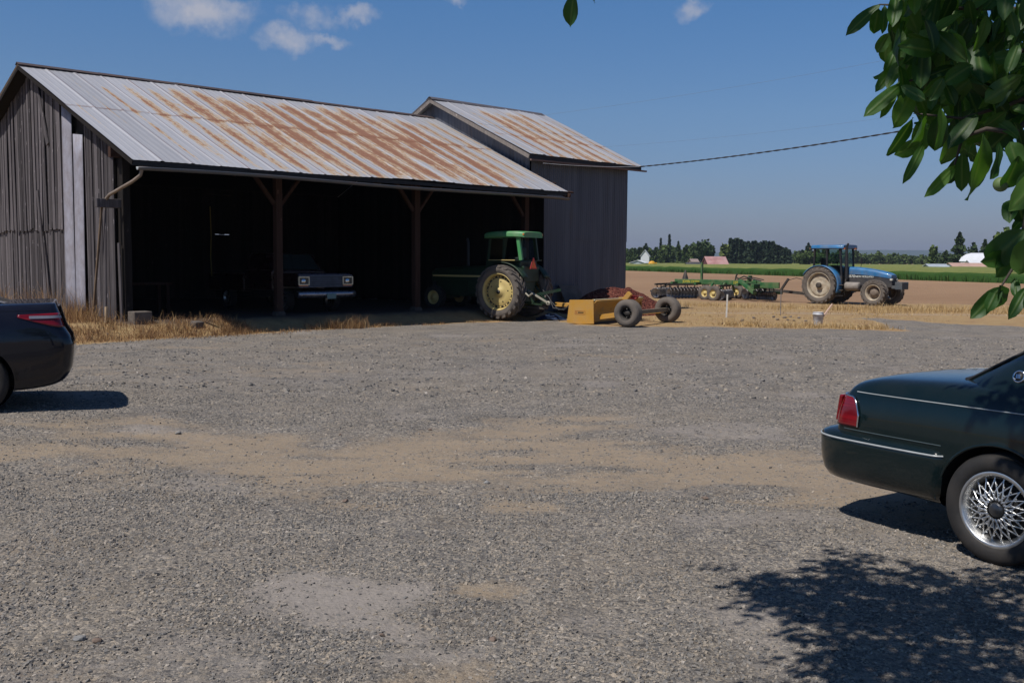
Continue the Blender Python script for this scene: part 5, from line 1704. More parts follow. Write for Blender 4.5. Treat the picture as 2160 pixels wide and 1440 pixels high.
for sd in (1, -1):
    for (a, b, ww) in (((-.56, .47, 1.96), (-.44, .48, 2.70), .12), ((.10, .50, 1.96), (.08, .50, 2.70), .06), ((.80, .44, 1.6), (.66, .46, 2.70), .06)):
        mb = MB(); mb.beam((a[0], sd * a[1], a[2]), (b[0], sd * b[1], b[2]), .08, ww, (1, 0, 0)); mb.build('pillar', jd_lit_green if (a[0] < -.5 and sd > 0) else jd_shaded_green, jtr)
    mb = MB(); P = []
    for k in range(14):
        a = R(50) + R(100) * k / 13
        P.append([Vector((1.0 * math.cos(a), sd * y, .90 + 1.0 * math.sin(a))) for y in (.48, .60, .70, .80)])
    mb.grid(P, True); mb.build('fender', jd_shaded_green, jtr, thick=.03)
    mb = MB(); mb.box((-.02, sd * .64, 1.945), (1.02, .30, .03)); f_ = mb.build('fender_top', jd_shaded_green, jtr, bevel=.008)
    mb = MB(); mb.box((-.02, sd * .792, 1.96), (1.02, .012, .022)); mb.build('fender_edge', jd_yellow, f_)
    mb = MB(); mb.add([(-.48, sd * .48, 1.97), (.74, sd * .455, 1.97), (.66, sd * .46, 2.68), (-.43, sd * .48, 2.68)], [(0, 1, 2, 3)]); mb.build('side_window', jd_glass, jtr)
    mb = MB(); mb.box((-.69, sd * .50, 2.78), (.05, .15, .065)); mb.build('marker_lamp', amber, jtr, bevel=.012)
mb = MB(); mb.add([(-.56, .44, 1.97), (-.56, -.44, 1.97), (-.45, -.46, 2.68), (-.45, .46, 2.68)], [(0, 1, 2, 3)]); mb.build('rear_window', jd_glass, jtr)
mb = MB(); mb.add([(.80, .42, 1.7), (.80, -.42, 1.7), (.67, -.44, 2.68), (.67, .44, 2.68)], [(0, 1, 2, 3)]); mb.build('windscreen', jd_glass, jtr)
mb = MB(); mb.box((.14, 0, 1.56), (1.36, .98, .78)); mb.build('cab_body', jd_shaded_green, jtr, bevel=.03)
mb = MB(); mb.box((-.05, 0, 2.0), (.42, .42, .12)); mb.box((-.27, 0, 2.2), (.12, .40, .34)); mb.build('seat', blackp, jtr, bevel=.04)
mb = MB(); P = []
for (x, k, dz) in ((-.72, .90, -.02), (-.66, .97, 0), (-.3, 1.0, .02), (.4, 1.0, .02), (.74, .97, -.01), (.84, .9, -.04)):
    P.append([Vector((x, .60 * k * a, 2.70 + dz + .17 * b)) for a, b in [(1, 0), (1.0, .6), (.96, .88), (.8, .99), (.4, 1.03), (0, 1.04), (-.4, 1.03), (-.8, .99), (-.96, .88), (-1.0, .6), (-1, 0)]])
mb.grid(P, True); mb.add(P[0], [tuple(range(11))]); mb.add(P[-1], [tuple(range(11))]); mb.add([p[0] for p in P] + [p[-1] for p in P][::-1], [tuple(range(12))])
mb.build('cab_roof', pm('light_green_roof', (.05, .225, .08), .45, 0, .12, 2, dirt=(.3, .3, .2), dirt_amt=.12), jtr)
# slow-vehicle triangle: orange centre, red border
org = pm('orange_reflector', (.85, .13, .02), .5, 0, .06); redb = pm('red_border', (.5, .02, .02), .5)
mb = MB(); mb.prism([(-.2, 0), (.2, 0), (.03, .36), (-.03, .36)], -.006, .006, Matrix.Translation((-.72, .0, 1.68)) @ Matrix.Rotation(math.pi / 2, 4, 'Z')); sg_ = mb.build('warning_triangle', redb, jtr)
mb = MB(); mb.prism([(-.15, .03), (.15, .03), (0, .30)], -.008, .008, Matrix.Translation((-.72, .0, 1.68)) @ Matrix.Rotation(math.pi / 2, 4, 'Z')); mb.build('triangle_centre', org, sg_)
mb = MB(); mb.box((-.60, 0, 1.52), (.10, .9, .5)); mb.build('cab_rear_panel', jd_shaded_green, jtr, bevel=.02)
# rear linkage
pale_rod = pm('worn_link', (.42, .40, .33), .55, .2, .3, 6, dirt=(.2, .15, .1), dirt_amt=.4)
mb = MB()
for sd in (1, -1):
    mb.beam((-.45, sd * .3, .62), (-1.35, sd * .42, .55), .07, .05); mb.beam((-.55, sd * .36, 1.15), (-1.0, sd * .4, .6), .05, .05)
mb.build('lift_arms', jd_shaded_green, jtr)
mb = MB(); mb.beam((-.55, .1, 1.0), (-1.5, .35, .62), .05, .05); mb.tube([(-.6, .55, 1.05), (-1.05, .75, .82), (-1.2, .8, .92)], .03, 6); mb.lathe([(.03, -.03), (.07, -.03), (.07, .03), (.03, .03)], seg=14, M=Matrix.Translation((-1.52, .35, .61))); mb.build('top_link', pale_rod, jtr)
mb = MB(); mb.beam((-.9, .1, .85), (-1.55, -.35, 1.02), .07, .09); mb.build('quick_hitch', jd_shaded_green, jtr)
mb = MB(); mb.tube([(-1.0, -.15, 1.0), (-1.35, 0, .75), (-1.55, .1, .45), (-1.95, .1, .4), (-2.1, .05, .55)], .02, 6); mb.tube([(-1.0, -.2, .95), (-1.4, -.1, .6), (-1.7, 0, .38), (-2.1, 0, .5)], .018, 6); mb.build('hoses', blackp, jtr)
mb = MB(); mb.beam((-.5, 0, .45), (-1.25, 0, .42), .14, .06); mb.build('drawbar', dark_steel, jtr)
mb = MB(); mb.tube([(1.9, .0, 1.75), (1.9, .0, 2.55), (1.95, 0, 2.68)], .05, 10); mb.build('exhaust_stack', blackp, jtr)

# ---------------- yellow box scraper
sc_y = pm('yellow_scraper', (.50, .25, .025), .5, 0, .12, 2.5, dirt=(.3, .2, .1), dirt_amt=.35, dscale=2.5)
SN = G(1253, 685)
so_ = SN - jl * 1.6; so_.z = SN.z            # local: x forward along jh, y to the left (near side)
scr = thing('box_scraper', so_, math.atan2(jh.y, jh.x), 'yellow box scraper on two rubber wheels hitched behind the green tractor', 'scraper')
for sd in (1, -1):
    mb = MB(); mb.prism([(0, .03), (.02, .76), (.86, .73), (.95, .04), (.5, .0)], -.02, .02, Matrix.Translation((0, sd * 1.6, 0))); mb.build('end_plate', sc_y, scr, bevel=.006)
# the decal: red-brown frame, a mark and dark lettering too small to read
dec = pm('decal_dark', (.09, .05, .015), .6); decr = pm('decal_red', (.36, .12, .03), .6)
mb = MB(); y = 1.624
for (x0, x1, z0, z1) in ((.30, .66, .30, .31), (.30, .66, .40, .41), (.30, .31, .31, .40), (.65, .66, .31, .40)): mb.box(((x0 + x1) / 2, y, (z0 + z1) / 2), (x1 - x0, .004, z1 - z0))
mb.prism([(.585, .325), (.64, .36), (.60, .385)], -.002, .002, Matrix.Translation((0, y, 0))); mb.build('decal_frame', decr, scr)
mb = MB(); xx = .555
for wd in (.028, .02, .034, .022, .03, .022): mb.box((xx - wd / 2, y, .356), (wd, .004, .042)); xx -= wd + .008
mb.build('decal_lettering', dec, scr)
# mouldboard, curved
P = []
for yv in np.linspace(-1.58, 1.58, 12):
    P.append([Vector((.06 + .14 * (1 - (2 * f - .7) ** 2) - .02, float(yv), .04 + .70 * f)) for f in np.linspace(0, 1, 9)])
mb = MB(); mb.grid(P, True); mb.build('mouldboard', sc_y, scr, thick=.025)
mb = MB(); mb.box((.02, 0, .75), (.09, 3.2, .035)); mb.build('top_rail', pm('pale_rail', (.55, .50, .34), .5), scr)
mb = MB(); mb.box((.1, 0, .035), (.04, 3.16, .07)); mb.build('cutting_edge', dark_steel, scr)
mb = MB(); mb.beam((.1, .25, .45), (2.3, .05, .5), .13, .13); mb.beam((.1, -.6, .45), (2.0, -.08, .5), .1, .12); mb.beam((.1, .9, .45), (2.0, .14, .5), .1, .12); mb.build('tongue', sc_y, scr, bevel=.01)
mb = MB(); mb.beam((-.0, -.2, .60), (-.28, -.2, .93), .16, .12, (0, 1, 0)); mb.build('cylinder_bracket', sc_y, scr, bevel=.01)
mb = MB(); mb.tube([(-.25, -.22, .85), (-.4, -.5, .80), (-.3, -.62, .74)], .03, 6); mb.tube([(-.2, -.3, .78), (-.35, -.42, .74)], .05, 8); mb.build('hose_coupling', pm('red_hose', (.32, .03, .03), .5), scr)
# axle beam and wheels
wn = G(1323, 690); wf = G(1410, 683)
Mi = Matrix.Rotation(-math.atan2(jh.y, jh.x), 4, 'Z') @ Matrix.Translation(-so_)
ln_, lf_ = Mi @ wn, Mi @ wf
wx = (ln_.x + lf_.x) / 2 + .16
yn, yf = ln_.y, ln_.y - 2.72
for yv, sd in ((yn, 1), (yf, 1)):
    rr = .405
    def imp(rm_, M, h, rim_r):
        mb_ = MB(); mb_.lathe([(rim_r - .03, -h * .3), (rim_r * .62, -h * .15), (.1, -h * .1), (.085, h * .35), (0, h * .35)], seg=28, M=M)
        mb_.build('wheel_disc', dark_steel if sd else None, rm_.parent)
        mb_ = MB()
        for q in range(5):
            a = 2 * math.pi * q / 5
            mb_.tube([M @ Vector((.13 * math.cos(a), -h * .1, .13 * math.sin(a))), M @ Vector((.13 * math.cos(a), h * .05, .13 * math.sin(a)))], .018, 8)
        mb_.build('wheel_nuts', chrome, rm_.parent)
    M = Matrix.Translation((wx, yv, rr))
    h = .18
    mb = MB(); mb.lathe([(.2, -h * .8), (.24, -h), (.33, -h * 1.02), (.385, -h * .8)] + sum([[(rr, -h * .72 + k * h * .29), (rr, -h * .53 + k * h * .29), (rr - .014, -h * .52 + k * h * .29), (rr - .014, -h * .45 + k * h * .29)] for k in range(5)], []) + [(.385, h * .8), (.33, h * 1.02), (.24, h), (.2, h * .8)], seg=44, M=M)
    ty = mb.build('tyre', dusty_tyre, scr)
    mb = MB(); mb.lathe([(.2, h * .8), (.215, h * .86), (.195, h * .84), (.17, h * .4), (.165, -h * .6), (.2, -h * .8)], seg=36, M=M); rm_ = mb.build('rim', dark_steel, ty)
    imp(rm_, M, h, .2)
mb = MB(); mb.beam((wx, yn - .1, .405), (wx, yf + .1, .405), .12, .12); mb.build('axle_beam', pm('worn_axle', (.16, .13, .09), .7), scr)
mb = MB(); mb.beam((-.02, 1.25, .22), (wx + .02, yn - .32, .40), .15, .13, (0, 1, 0)); mb.beam((-.02, -.9, .25), (wx + .02, yf + .35, .38), .13, .13, (0, 1, 0)); mb.build('axle_arm', sc_y, scr, bevel=.01)

# ---------------- mulch heap, blue tarp
heap_m = bpy.data.materials.new('red_bark_mulch'); t = NT(heap_m); co = t.coord()
vn = t.n('ShaderNodeTexVoronoi', {'Vector': t.mapping(co, (1, 1, 1.6)), 'Scale': 16.0})
hc = t.ramp(t.n('ShaderNodeSeparateColor', {0: vn.outputs['Color']}).outputs[0], [(0, (.055, .018, .015)), (.5, (.14, .042, .032)), (1, (.22, .085, .06))])
t.out(pbsdf(t, hc, .95, 0, t.bump(t.math('ADD', vn.outputs['Distance'], t.math('MULTIPLY', t.noise(co, 9, 6, .7), .8)), 1.0, .06), Specular_IOR_Level=.1))
HP = at(1312, 640, 36.3)
nn = 90; hx = np.linspace(-2.6, 2.6, nn); HX, HY = np.meshgrid(hx, hx)
ang = np.arctan2(HY, HX); rad = np.hypot(HX / 1.0, HY / .9)
hz = 1.16 * np.clip(1 - rad / (1.75 + .3 * np.sin(ang * 2 + 1) + .2 * np.sin(ang * 3)), 0, None) ** .92
hz = np.minimum(hz, 1.02 + .05 * (fnoise(HX * 2, HY * 2, 5) - .5))
hz += .42 * np.clip(1 - np.hypot((HX + 1.3) / 1.2, (HY + .4) / 1.1), 0, None) + (.14 * (fnoise(HX * 2.2, HY * 2.2, 6, 5) - .5) + .06 * (fnoise(HX * 9, HY * 9, 7, 3) - .5)) * (hz > .02) - .03
ii = np.arange(nn * nn).reshape(nn, nn)
o = np_mesh('mulch_heap', np.stack([HX.ravel(), HY.ravel(), hz.ravel()], 1), np.stack([ii[:-1, :-1], ii[:-1, 1:], ii[1:, 1:], ii[1:, :-1]], -1).reshape(-1, 4), heap_m, smooth=True)
o.location = (HP.x, HP.y, tz(HP.x, HP.y)); tag(o, 'heap of dark red bark mulch at the corner of the tall barn', 'mulch heap')
TP = G(1162, 668)
nn = 26; a_ = np.linspace(-.5, .5, nn); AX, AY = np.meshgrid(a_, a_)
tzv = .2 * np.exp(-(AX ** 2 + AY ** 2) * 7) * (1 + .9 * (fnoise(AX * 6, AY * 6, 3, 3) - .5)) + .1 * (fnoise(AX * 9, AY * 9, 8, 3) - .5)
ii = np.arange(nn * nn).reshape(nn, nn)
o = np_mesh('crumpled_tarp', np.stack([AX.ravel(), AY.ravel(), np.clip(tzv.ravel(), .01, 1)], 1), np.stack([ii[:-1, :-1], ii[:-1, 1:], ii[1:, 1:], ii[1:, :-1]], -1).reshape(-1, 4), pm('blue_tarp', (.006, .018, .05), .6), smooth=True)
o.location = (TP.x, TP.y, TP.z); tag(o, 'crumpled dark blue tarp on the ground under the scraper tongue', 'tarp')

# ---------------- disc harrow behind the blue tractor
hg = pm('harrow_green', (.02, .12, .035), .5, 0, .25, 3, dirt=(.2, .15, .08), dirt_amt=.3)
disc_m = pm('polished_disc', (.22, .22, .24), .22, .9, .4, 4, dirt=(.08, .06, .045), dirt_amt=.5)
HO = borg - bh * 6.2; HO.z = tz(HO.x, HO.y)
har = thing('disc_harrow', HO, math.atan2(bh.y, bh.x), 'green disc harrow with rows of steel discs behind the blue tractor', 'harrow')
mb = MB(); mb.box((-.75, -.35, .93), (4.6, .16, .26)); mb.box((-.75, .75, .93), (4.6, .14, .22)); mb.build('main_beam', hg, har, bevel=.015)
for x in (-2.9, -1.3, .4, 1.4):
    mb = MB(); mb.box((x, .2, .84), (.14, 2.2, .14)); mb.build('cross_beam', hg, har)
for sd in (1, -1):
    Ms = Matrix.Translation((0, -.435, 0)) @ Matrix.Rotation(math.pi / 2, 4, 'X') if sd < 0 else Matrix.Translation((0, .825, 0)) @ Matrix.Rotation(math.pi, 4, 'Z') @ Matrix.Rotation(math.pi / 2, 4, 'X')
    text_mesh('JOHN DEERE', .2, pm('yellow_lettering', (.6, .5, .05), .5), 'lettering', har, Matrix.Translation((-1.9, 0, .93)) @ Ms)
    text_mesh('330', .2, pm('yellow_lettering2', (.6, .5, .05), .5), 'lettering', har, Matrix.Translation((1.0, 0, .93)) @ Ms)
def gang(x, y, ang, n, sp=.23, r=.29):
    Mg = Matrix.Translation((x, y, .30)) @ Matrix.Rotation(ang, 4, 'Z')
    mb_ = MB()
    for k in range(n):
        yk = (k - (n - 1) / 2) * sp
        mb_.lathe([(0, yk + .05), (r * .5, yk + .035), (r * .85, yk + .008), (r, yk - .02), (r * .85, yk), (r * .5, yk + .027), (0, yk + .04)], seg=26, M=Mg)
    g_ = mb_.build('disc_gang', disc_m, har)
    mb_ = MB(); L = n * sp / 2
    mb_.tube([Mg @ Vector((0, -L, 0)), Mg @ Vector((0, L, 0))], .04, 8); mb_.beam(Mg @ Vector((0, -L, .48)), Mg @ Vector((0, L, .48)), .1, .1)
    for k in (-.8, -.3, .3, .8): mb_.beam(Mg @ Vector((0, k * L, .5)), Mg @ Vector((.08, k * L, .02)), .05, .03)
    mb_.build('gang_axle', dark_steel, g_)
gang(-3.3, -1.15, R(16), 10); gang(-3.3, 1.35, R(-16), 10); gang(-1.9, -1.2, R(-15), 9); gang(-1.9, 1.35, R(15), 9)
gang(.95, -1.35, R(14), 7); gang(.95, 1.5, R(-14), 7)
# folded wing with its rollers at the tractor end
mb = MB(); mb.beam((1.3, -.5, 1.05), (2.6, -1.0, .42), .2, .2, (0, 1, 0)); mb.beam((1.3, .8, 1.05), (2.6, 1.1, .42), .2, .2, (0, 1, 0)); mb.build('wing_arm', hg, har, bevel=.02)
mb = MB(); mb.box((2.6, -.4, .78), (.2, 1.8, .26)); mb.box((3.2, -.5, .46), (1.3, .24, .14)); mb.box((3.4, -.9, .85), (1.1, .12, .3)); mb.beam((1.7, -.2, 1.0), (1.75, -.2, 1.32), .3, .1); mb.build('front_frame', hg, har, bevel=.015)
gang(3.1, -.75, R(80), 8, .15, .24)
mb = MB(); mb.beam((2.5, 0, .62), (4.9, 0, .45), .16, .14); mb.beam((3.8, -.5, .6), (4.2, -.45, 1.2), .12, .1); mb.tube([(4.1, -.4, 1.1), (4.5, -.2, 1.25), (5.0, 0, 1.1)], .02, 6); mb.build('drawbar', dark_steel, har)
for (x, y) in ((-.25, -1.35), (-.25, 1.6), (.75, -2.0), (.75, 2.1)):
    Mw = Matrix.Translation((x, y, .36)) @ Matrix.Scale(1.15, 4)
    mb = MB(); mb.lathe([(.18, -.11), (.22, -.13), (.33, -.12), (.36, -.08), (.365, 0), (.36, .08), (.33, .12), (.22, .13), (.18, .11)], seg=30, M=Mw); ty = mb.build('tyre', dusty_tyre, har)
    mb = MB(); mb.lathe([(.185, -.11), (.16, -.08), (.07, -.05), (.06, -.12), (0, -.12)], seg=24, M=Mw); mb.lathe([(.185, .11), (.16, .08), (.07, .05), (.06, .12), (0, .12)], seg=24, M=Mw); mb.build('rim', jd_yellow, ty)
    mb = MB(); mb.beam((x, y * .85, .36), (x + .1, y * .6, .9), .1, .1); mb.build('wheel_arm', hg, har)
mb = MB(); mb.beam((-1.9, .55, 1.0), (-1.9, .55, 2.0), .11, .11); mb.build('mast', hg, har)
mb = MB(); mb.lathe([(.17, 0), (.15, .1), (.03, .5), (0, .52)], seg=10, M=Matrix.Translation((-2.85, .3, 1.05)) @ Matrix.Rotation(R(90), 4, 'X')); mb.build('jack', dark_steel, har)
mb = MB(); mb.tube([(.9, -.3, 1.06), (.95, -.3, 1.3), (1.02, -.3, 1.4)], .045, 6); mb.beam((.9, -.3, 1.25), (1.1, -.3, 1.15), .06, .06); mb.build('lever', dark_steel, har)
mb = MB(); mb.tube([(1.1, -.4, 1.1), (1.5, -.4, 1.28), (2.0, -.4, 1.15), (2.5, -.3, 1.05)], .035, 6); mb.tube([(1.0, .1, 1.1), (1.8, 0, 1.22), (2.4, .1, 1.1)], .03, 6); mb.build('hoses', blackp, har)
mb = MB(); mb.beam((-3.4, -.35, .8), (-4.6, -.2, .36), .1, .1, (0, 1, 0)); mb.beam((-4.6, -.6, .34), (-4.6, .5, .34), .1, .1); mb.build('rear_drag', dark_steel, har)

# ---------------- pickup truck in the dark shed
truck_p = pm('maroon_paint', (.018, .004, .006), .3, 0, .2, 3, coat=.6)
PT = at(688, 660, 29.6)
th = Vector((.687, -.727, 0)).normalized()
torg = Vector((PT.x, PT.y, 0)) - th * 4.45; torg.z = .33
trk = thing('pickup_truck', torg, math.atan2(th.y, th.x), 'dark maroon pickup truck parked nose out in the middle bay of the shed', 'truck')
def bx(name, c, s, m, bev=.03, parent=None, **k):
    mb_ = MB(); mb_.box(c, s, **k); return mb_.build(name, m, parent or trk, bevel=bev)
bx('bonnet', (3.65, 0, .98), (1.5, 1.86, .42), truck_p, .07)
bx('cab', (2.1, 0, .95), (1.7, 1.9, .62), truck_p, .06)
bx('bed', (.0, 0, .85), (2.4, 1.88, .55), truck_p, .05)
mb = MB(); mb.prism([(1.25, 1.25), (2.95, 1.25), (2.5, 1.75), (1.4, 1.78)], -.82, .82); mb.build('cab_top', truck_p, trk, bevel=.06)
mb = MB(); mb.add([(2.955, .74, 1.27), (2.955, -.74, 1.27), (2.53, -.66, 1.73), (2.53, .66, 1.73)], [(0, 1, 2, 3)]); o = mb.build('windscreen', glass_m, trk); o.location.x = .02
bx('grille', (4.42, 0, .955), (.06, 1.22, .30), pm('grille_dark', (.035, .045, .07), .35, .5), .01)
mb = MB()
for z in (.83, .90, .965, 1.03): mb.box((4.45, 0, z), (.02, 1.2, .012))
mb.box((4.45, 0, 1.115), (.05, 1.84, .03)); mb.box((4.45, 0, .79), (.05, 1.84, .025)); mb.build('grille_bars', pm('dull_chrome', (.08, .095, .14), .35, .9), trk)
for sd in (1, -1):
    bz = MB()
    for (dy, dz, sy, sz) in ((0, .11, .36, .03), (0, -.11, .36, .03), (.17, 0, .03, .2), (-.17, 0, .03, .2)): bz.box((4.46, sd * .76 + dy, .96 + dz), (.04, sy, sz))
    hb = bz.build('headlight', pm('headlight_bezel', (.62, .55, .42), .3, .5), trk)
    mb = MB(); mb.box((4.44, sd * .76, .96), (.03, .3, .19)); mb.build('lamp_glass', pm('lamp_dark', (.06, .07, .08), .08, .2), hb)
    mb = MB(); mb.lathe([(0, .02), (.05, .015), (.075, 0)], seg=16, M=Matrix.Translation((4.46, sd * .76, .95)) @ Matrix.Rotation(-math.pi / 2, 4, 'Z')); mb.build('bulb', chrome, hb)
    bx('turn_signal', (4.44, sd * .76, .81), (.04, .3, .05), amber, .005)
mb = MB(); P = []
for y in np.linspace(-1.0, 1.0, 13):
    P.append([Vector((4.66 - .10 * abs(y) ** 3 - dx, float(y), z)) for dx, z in ((.08, .46), (.01, .50), (0, .58), (.015, .645), (.10, .67))])
mb.grid(P, True); mb.build('bumper', pm('bumper_chrome', (.26, .27, .32), .3, .85), trk, thick=.02)
bx('licence_plate', (4.68, .05, .51), (.012, .31, .155), pm('plate_green', (.16, .24, .22), .5), .004)
for x in (.0, 3.5):
    for sd in (1, -1): road_wheel(trk, (x, sd * .8, .36), .36, .22, .2, sd, 'five')
bx('frame', (2.1, 0, .55), (4.6, 1.3, .2), underbody, 0)

# ---------------- bucket, stick, stakes, clods
BK_ = G(1725, 686)
bkt = thing('bucket', (BK_.x, BK_.y, BK_.z), .3, 'dirty white plastic bucket standing at the edge of the gravel', 'bucket')
mb = MB(); mb.lathe([(0, .005), (.135, .005), (.14, .02), (.158, .33), (.168, .335), (.168, .35), (.158, .35), (.158, .40), (.166, .41), (.152, .41), (.136, .04), (0, .04)], seg=32, M=Matrix.Rotation(math.pi / 2, 4, 'X')); 
mb.build('pail', pm('dirty_white_plastic', (.60, .61, .64), .5, 0, .12, 6, dirt=(.2, .19, .2), dirt_amt=.35, dscale=9), bkt)
mb = MB(); mb.tube([(.166 * math.cos(a), -.17, .37 + .0) if False else (.168 * math.cos(a), .05 * math.sin(a) - .12 * math.sin(a), .37 - .13 * math.sin(a)) for a in np.linspace(0, math.pi, 16)], .004, 5); mb.build('handle', dark_steel, bkt)
mb = MB(); mb.box((.09, -.118, .22), (.05, .004, .06), rz=.65); mb.build('label_spot', pm('grey_label', (.2, .2, .22), .6), bkt)
mb = MB(); mb.beam(BK_ + Vector((.04, 0, .1)), BK_ + Vector((.46, .1, .66)), .045, .03); o = mb.build('wooden_stick', pm('pinkish_wood', (.55, .38, .3), .8), None); tag(o, 'pale wooden stick poking out of the white bucket', 'stick')
SK = G(1532, 669)
mb = MB(); mb.beam(SK - Vector((0, 0, .1)), SK + Vector((.02, 0, .80)), .06, .045); o = mb.build('survey_stake', pm('white_stake', (.58, .56, .52), .7), None); tag(o, 'white wooden stake standing in the dry grass', 'stake')
SK2 = G(1646, 665)
mb = MB(); mb.tube([SK2 - Vector((0, 0, .1)), SK2 + Vector((.01, .02, .92))], .014, 8); o = mb.build('metal_rod', pm('grey_rod', (.16, .15, .15), .6), None); tag(o, 'thin grey metal rod standing upright left of the bucket', 'rod')
clod = [((1565, 678), .09), ((1590, 672), .08), ((1552, 684), .07), ((1525, 684), .06), ((1612, 690), .05), ((1655, 671), .1), ((1668, 669), .09), ((1685, 672), .08), ((1640, 675), .07), ((1675, 677), .07), ((1540, 683), .05), ((1700, 678), .06), ((1632, 670), .08), ((1662, 676), .06)]
mb = MB()
cm2 = pm('dark_clods', (.13, .105, .09), .95, 0, .4, 20, .5, 50)
import bmesh as _bm
for i, (p, s) in enumerate(clod):
    g = G(*p); me = rock_mesh('clod', s, 200 + i, .6)
    mb.add([Vector(v.co) + g + Vector((0, 0, s * .3)) for v in me.vertices], [list(q.vertices) for q in me.polygons], False)
    bpy.data.meshes.remove(me)
o = mb.build('earth_clods', cm2, None); tag(o, 'dark broken clods of earth in the dry grass left of the bucket', 'clods', None, 'stuff')
# ------------------------------------------------------------------ walnut tree overhead, its low branches hanging into view at the right
leaf_m = bpy.data.materials.new('walnut_leaf'); t = NT(leaf_m)
tone = t.attr('tone'); rib = t.attr('rib')
lc = t.ramp(tone, [(0, (.014, .044, .009)), (.45, (.034, .092, .016)), (.8, (.075, .15, .027)), (1, (.16, .22, .045))])
lc = t.mix(t.math('MULTIPLY', t.ramp(rib, [(.80, 0.0), (.97, 1.0)]), .45), lc, (.14, .19, .06))
ls = pbsdf(t, lc, .5, 0, t.bump(t.math('ADD', t.math('MULTIPLY', t.noise(t.coord(), 60, 3), .5), t.ramp(rib, [(.7, 0.0), (1.0, 1.0)])), .3, .004), Specular_IOR_Level=.4)
lt = t.n('ShaderNodeBsdfTranslucent', {'Color': t.mix(1.0, lc, (1.9, 2.3, .6), 'MULTIPLY')}).outputs[0]
t.out(t.n('ShaderNodeMixShader', {0: .36, 1: ls, 2: lt}).outputs[0])
bark_m = pm('twig_bark', (.055, .042, .032), .9, 0, .3, 30, .3, 60)

LV, LF, LT, LR = [], [], [], []
def leaflet(base, tip, width, nrm, tone, curl=.12, fold=.25):
    """one leaflet: 8 stations x 5 across, folded on its rib and bent down at the tip"""
    base = np.array(base, float); tip = np.array(tip, float); nrm = np.array(nrm, float)
    ax = tip - base; L = np.linalg.norm(ax); ax /= L
    nrm = nrm - ax * nrm.dot(ax); nrm /= (np.linalg.norm(nrm) + 1e-9)
    sd = np.cross(ax, nrm)
    off = sum(len(v) for v in LV)
    f = np.linspace(0, 1, 8)
    wp = np.interp(f, [0, .1, .3, .5, .7, .85, .95, 1], [.05, .5, .9, 1.0, .96, .74, .38, .03]) * width / 2
    a = np.linspace(-1, 1, 5)
    FF_, AA_ = np.meshgrid(f, a, indexing='ij')
    ws = 0.16 * np.sin(FF_ * 8 + tone * 25 + AA_ * 1.5) * np.abs(AA_) + .10 * np.sin(FF_ * 4 + tone * 40) * AA_
    P = base + ax * (FF_ * L)[..., None] + sd * (AA_ * wp[:, None])[..., None] + nrm * (fold * np.abs(AA_) * wp[:, None] - curl * L * (FF_ ** 2) + ws * width * .5)[..., None]
    LV.append(P.reshape(-1, 3))
    i = np.arange(40).reshape(8, 5) + off
    LF.append(np.stack([i[:-1, :-1], i[:-1, 1:], i[1:, 1:], i[1:, :-1]], -1).reshape(-1, 4))
    LT.append(np.full(40, tone)); LR.append((1 - np.abs(AA_)).ravel())


rt = random.Random(12)
def rnd_n(up=.55):
    return Vector((rt.gauss(0, 1), rt.gauss(0, 1) - .3, rt.gauss(0, .7) + up)).normalized()


TW = MB()
def hang(bpx, tpx, wpx, D, D2=None, tone=None, nrm=None, fold=.25):
    a = at(*bpx, D); b = at(*tpx, D2 or D + rt.uniform(-.05, .05))
    leaflet(a, b, wpx / FPX * D, nrm or (Vector((rt.gauss(0, .5), -1 + rt.gauss(0, .25), .45 + rt.gauss(0, .3)))).normalized(), rt.random() * .8 if tone is None else tone, fold=fold * rt.uniform(.5, 1.8), curl=rt.uniform(-.02, .26))

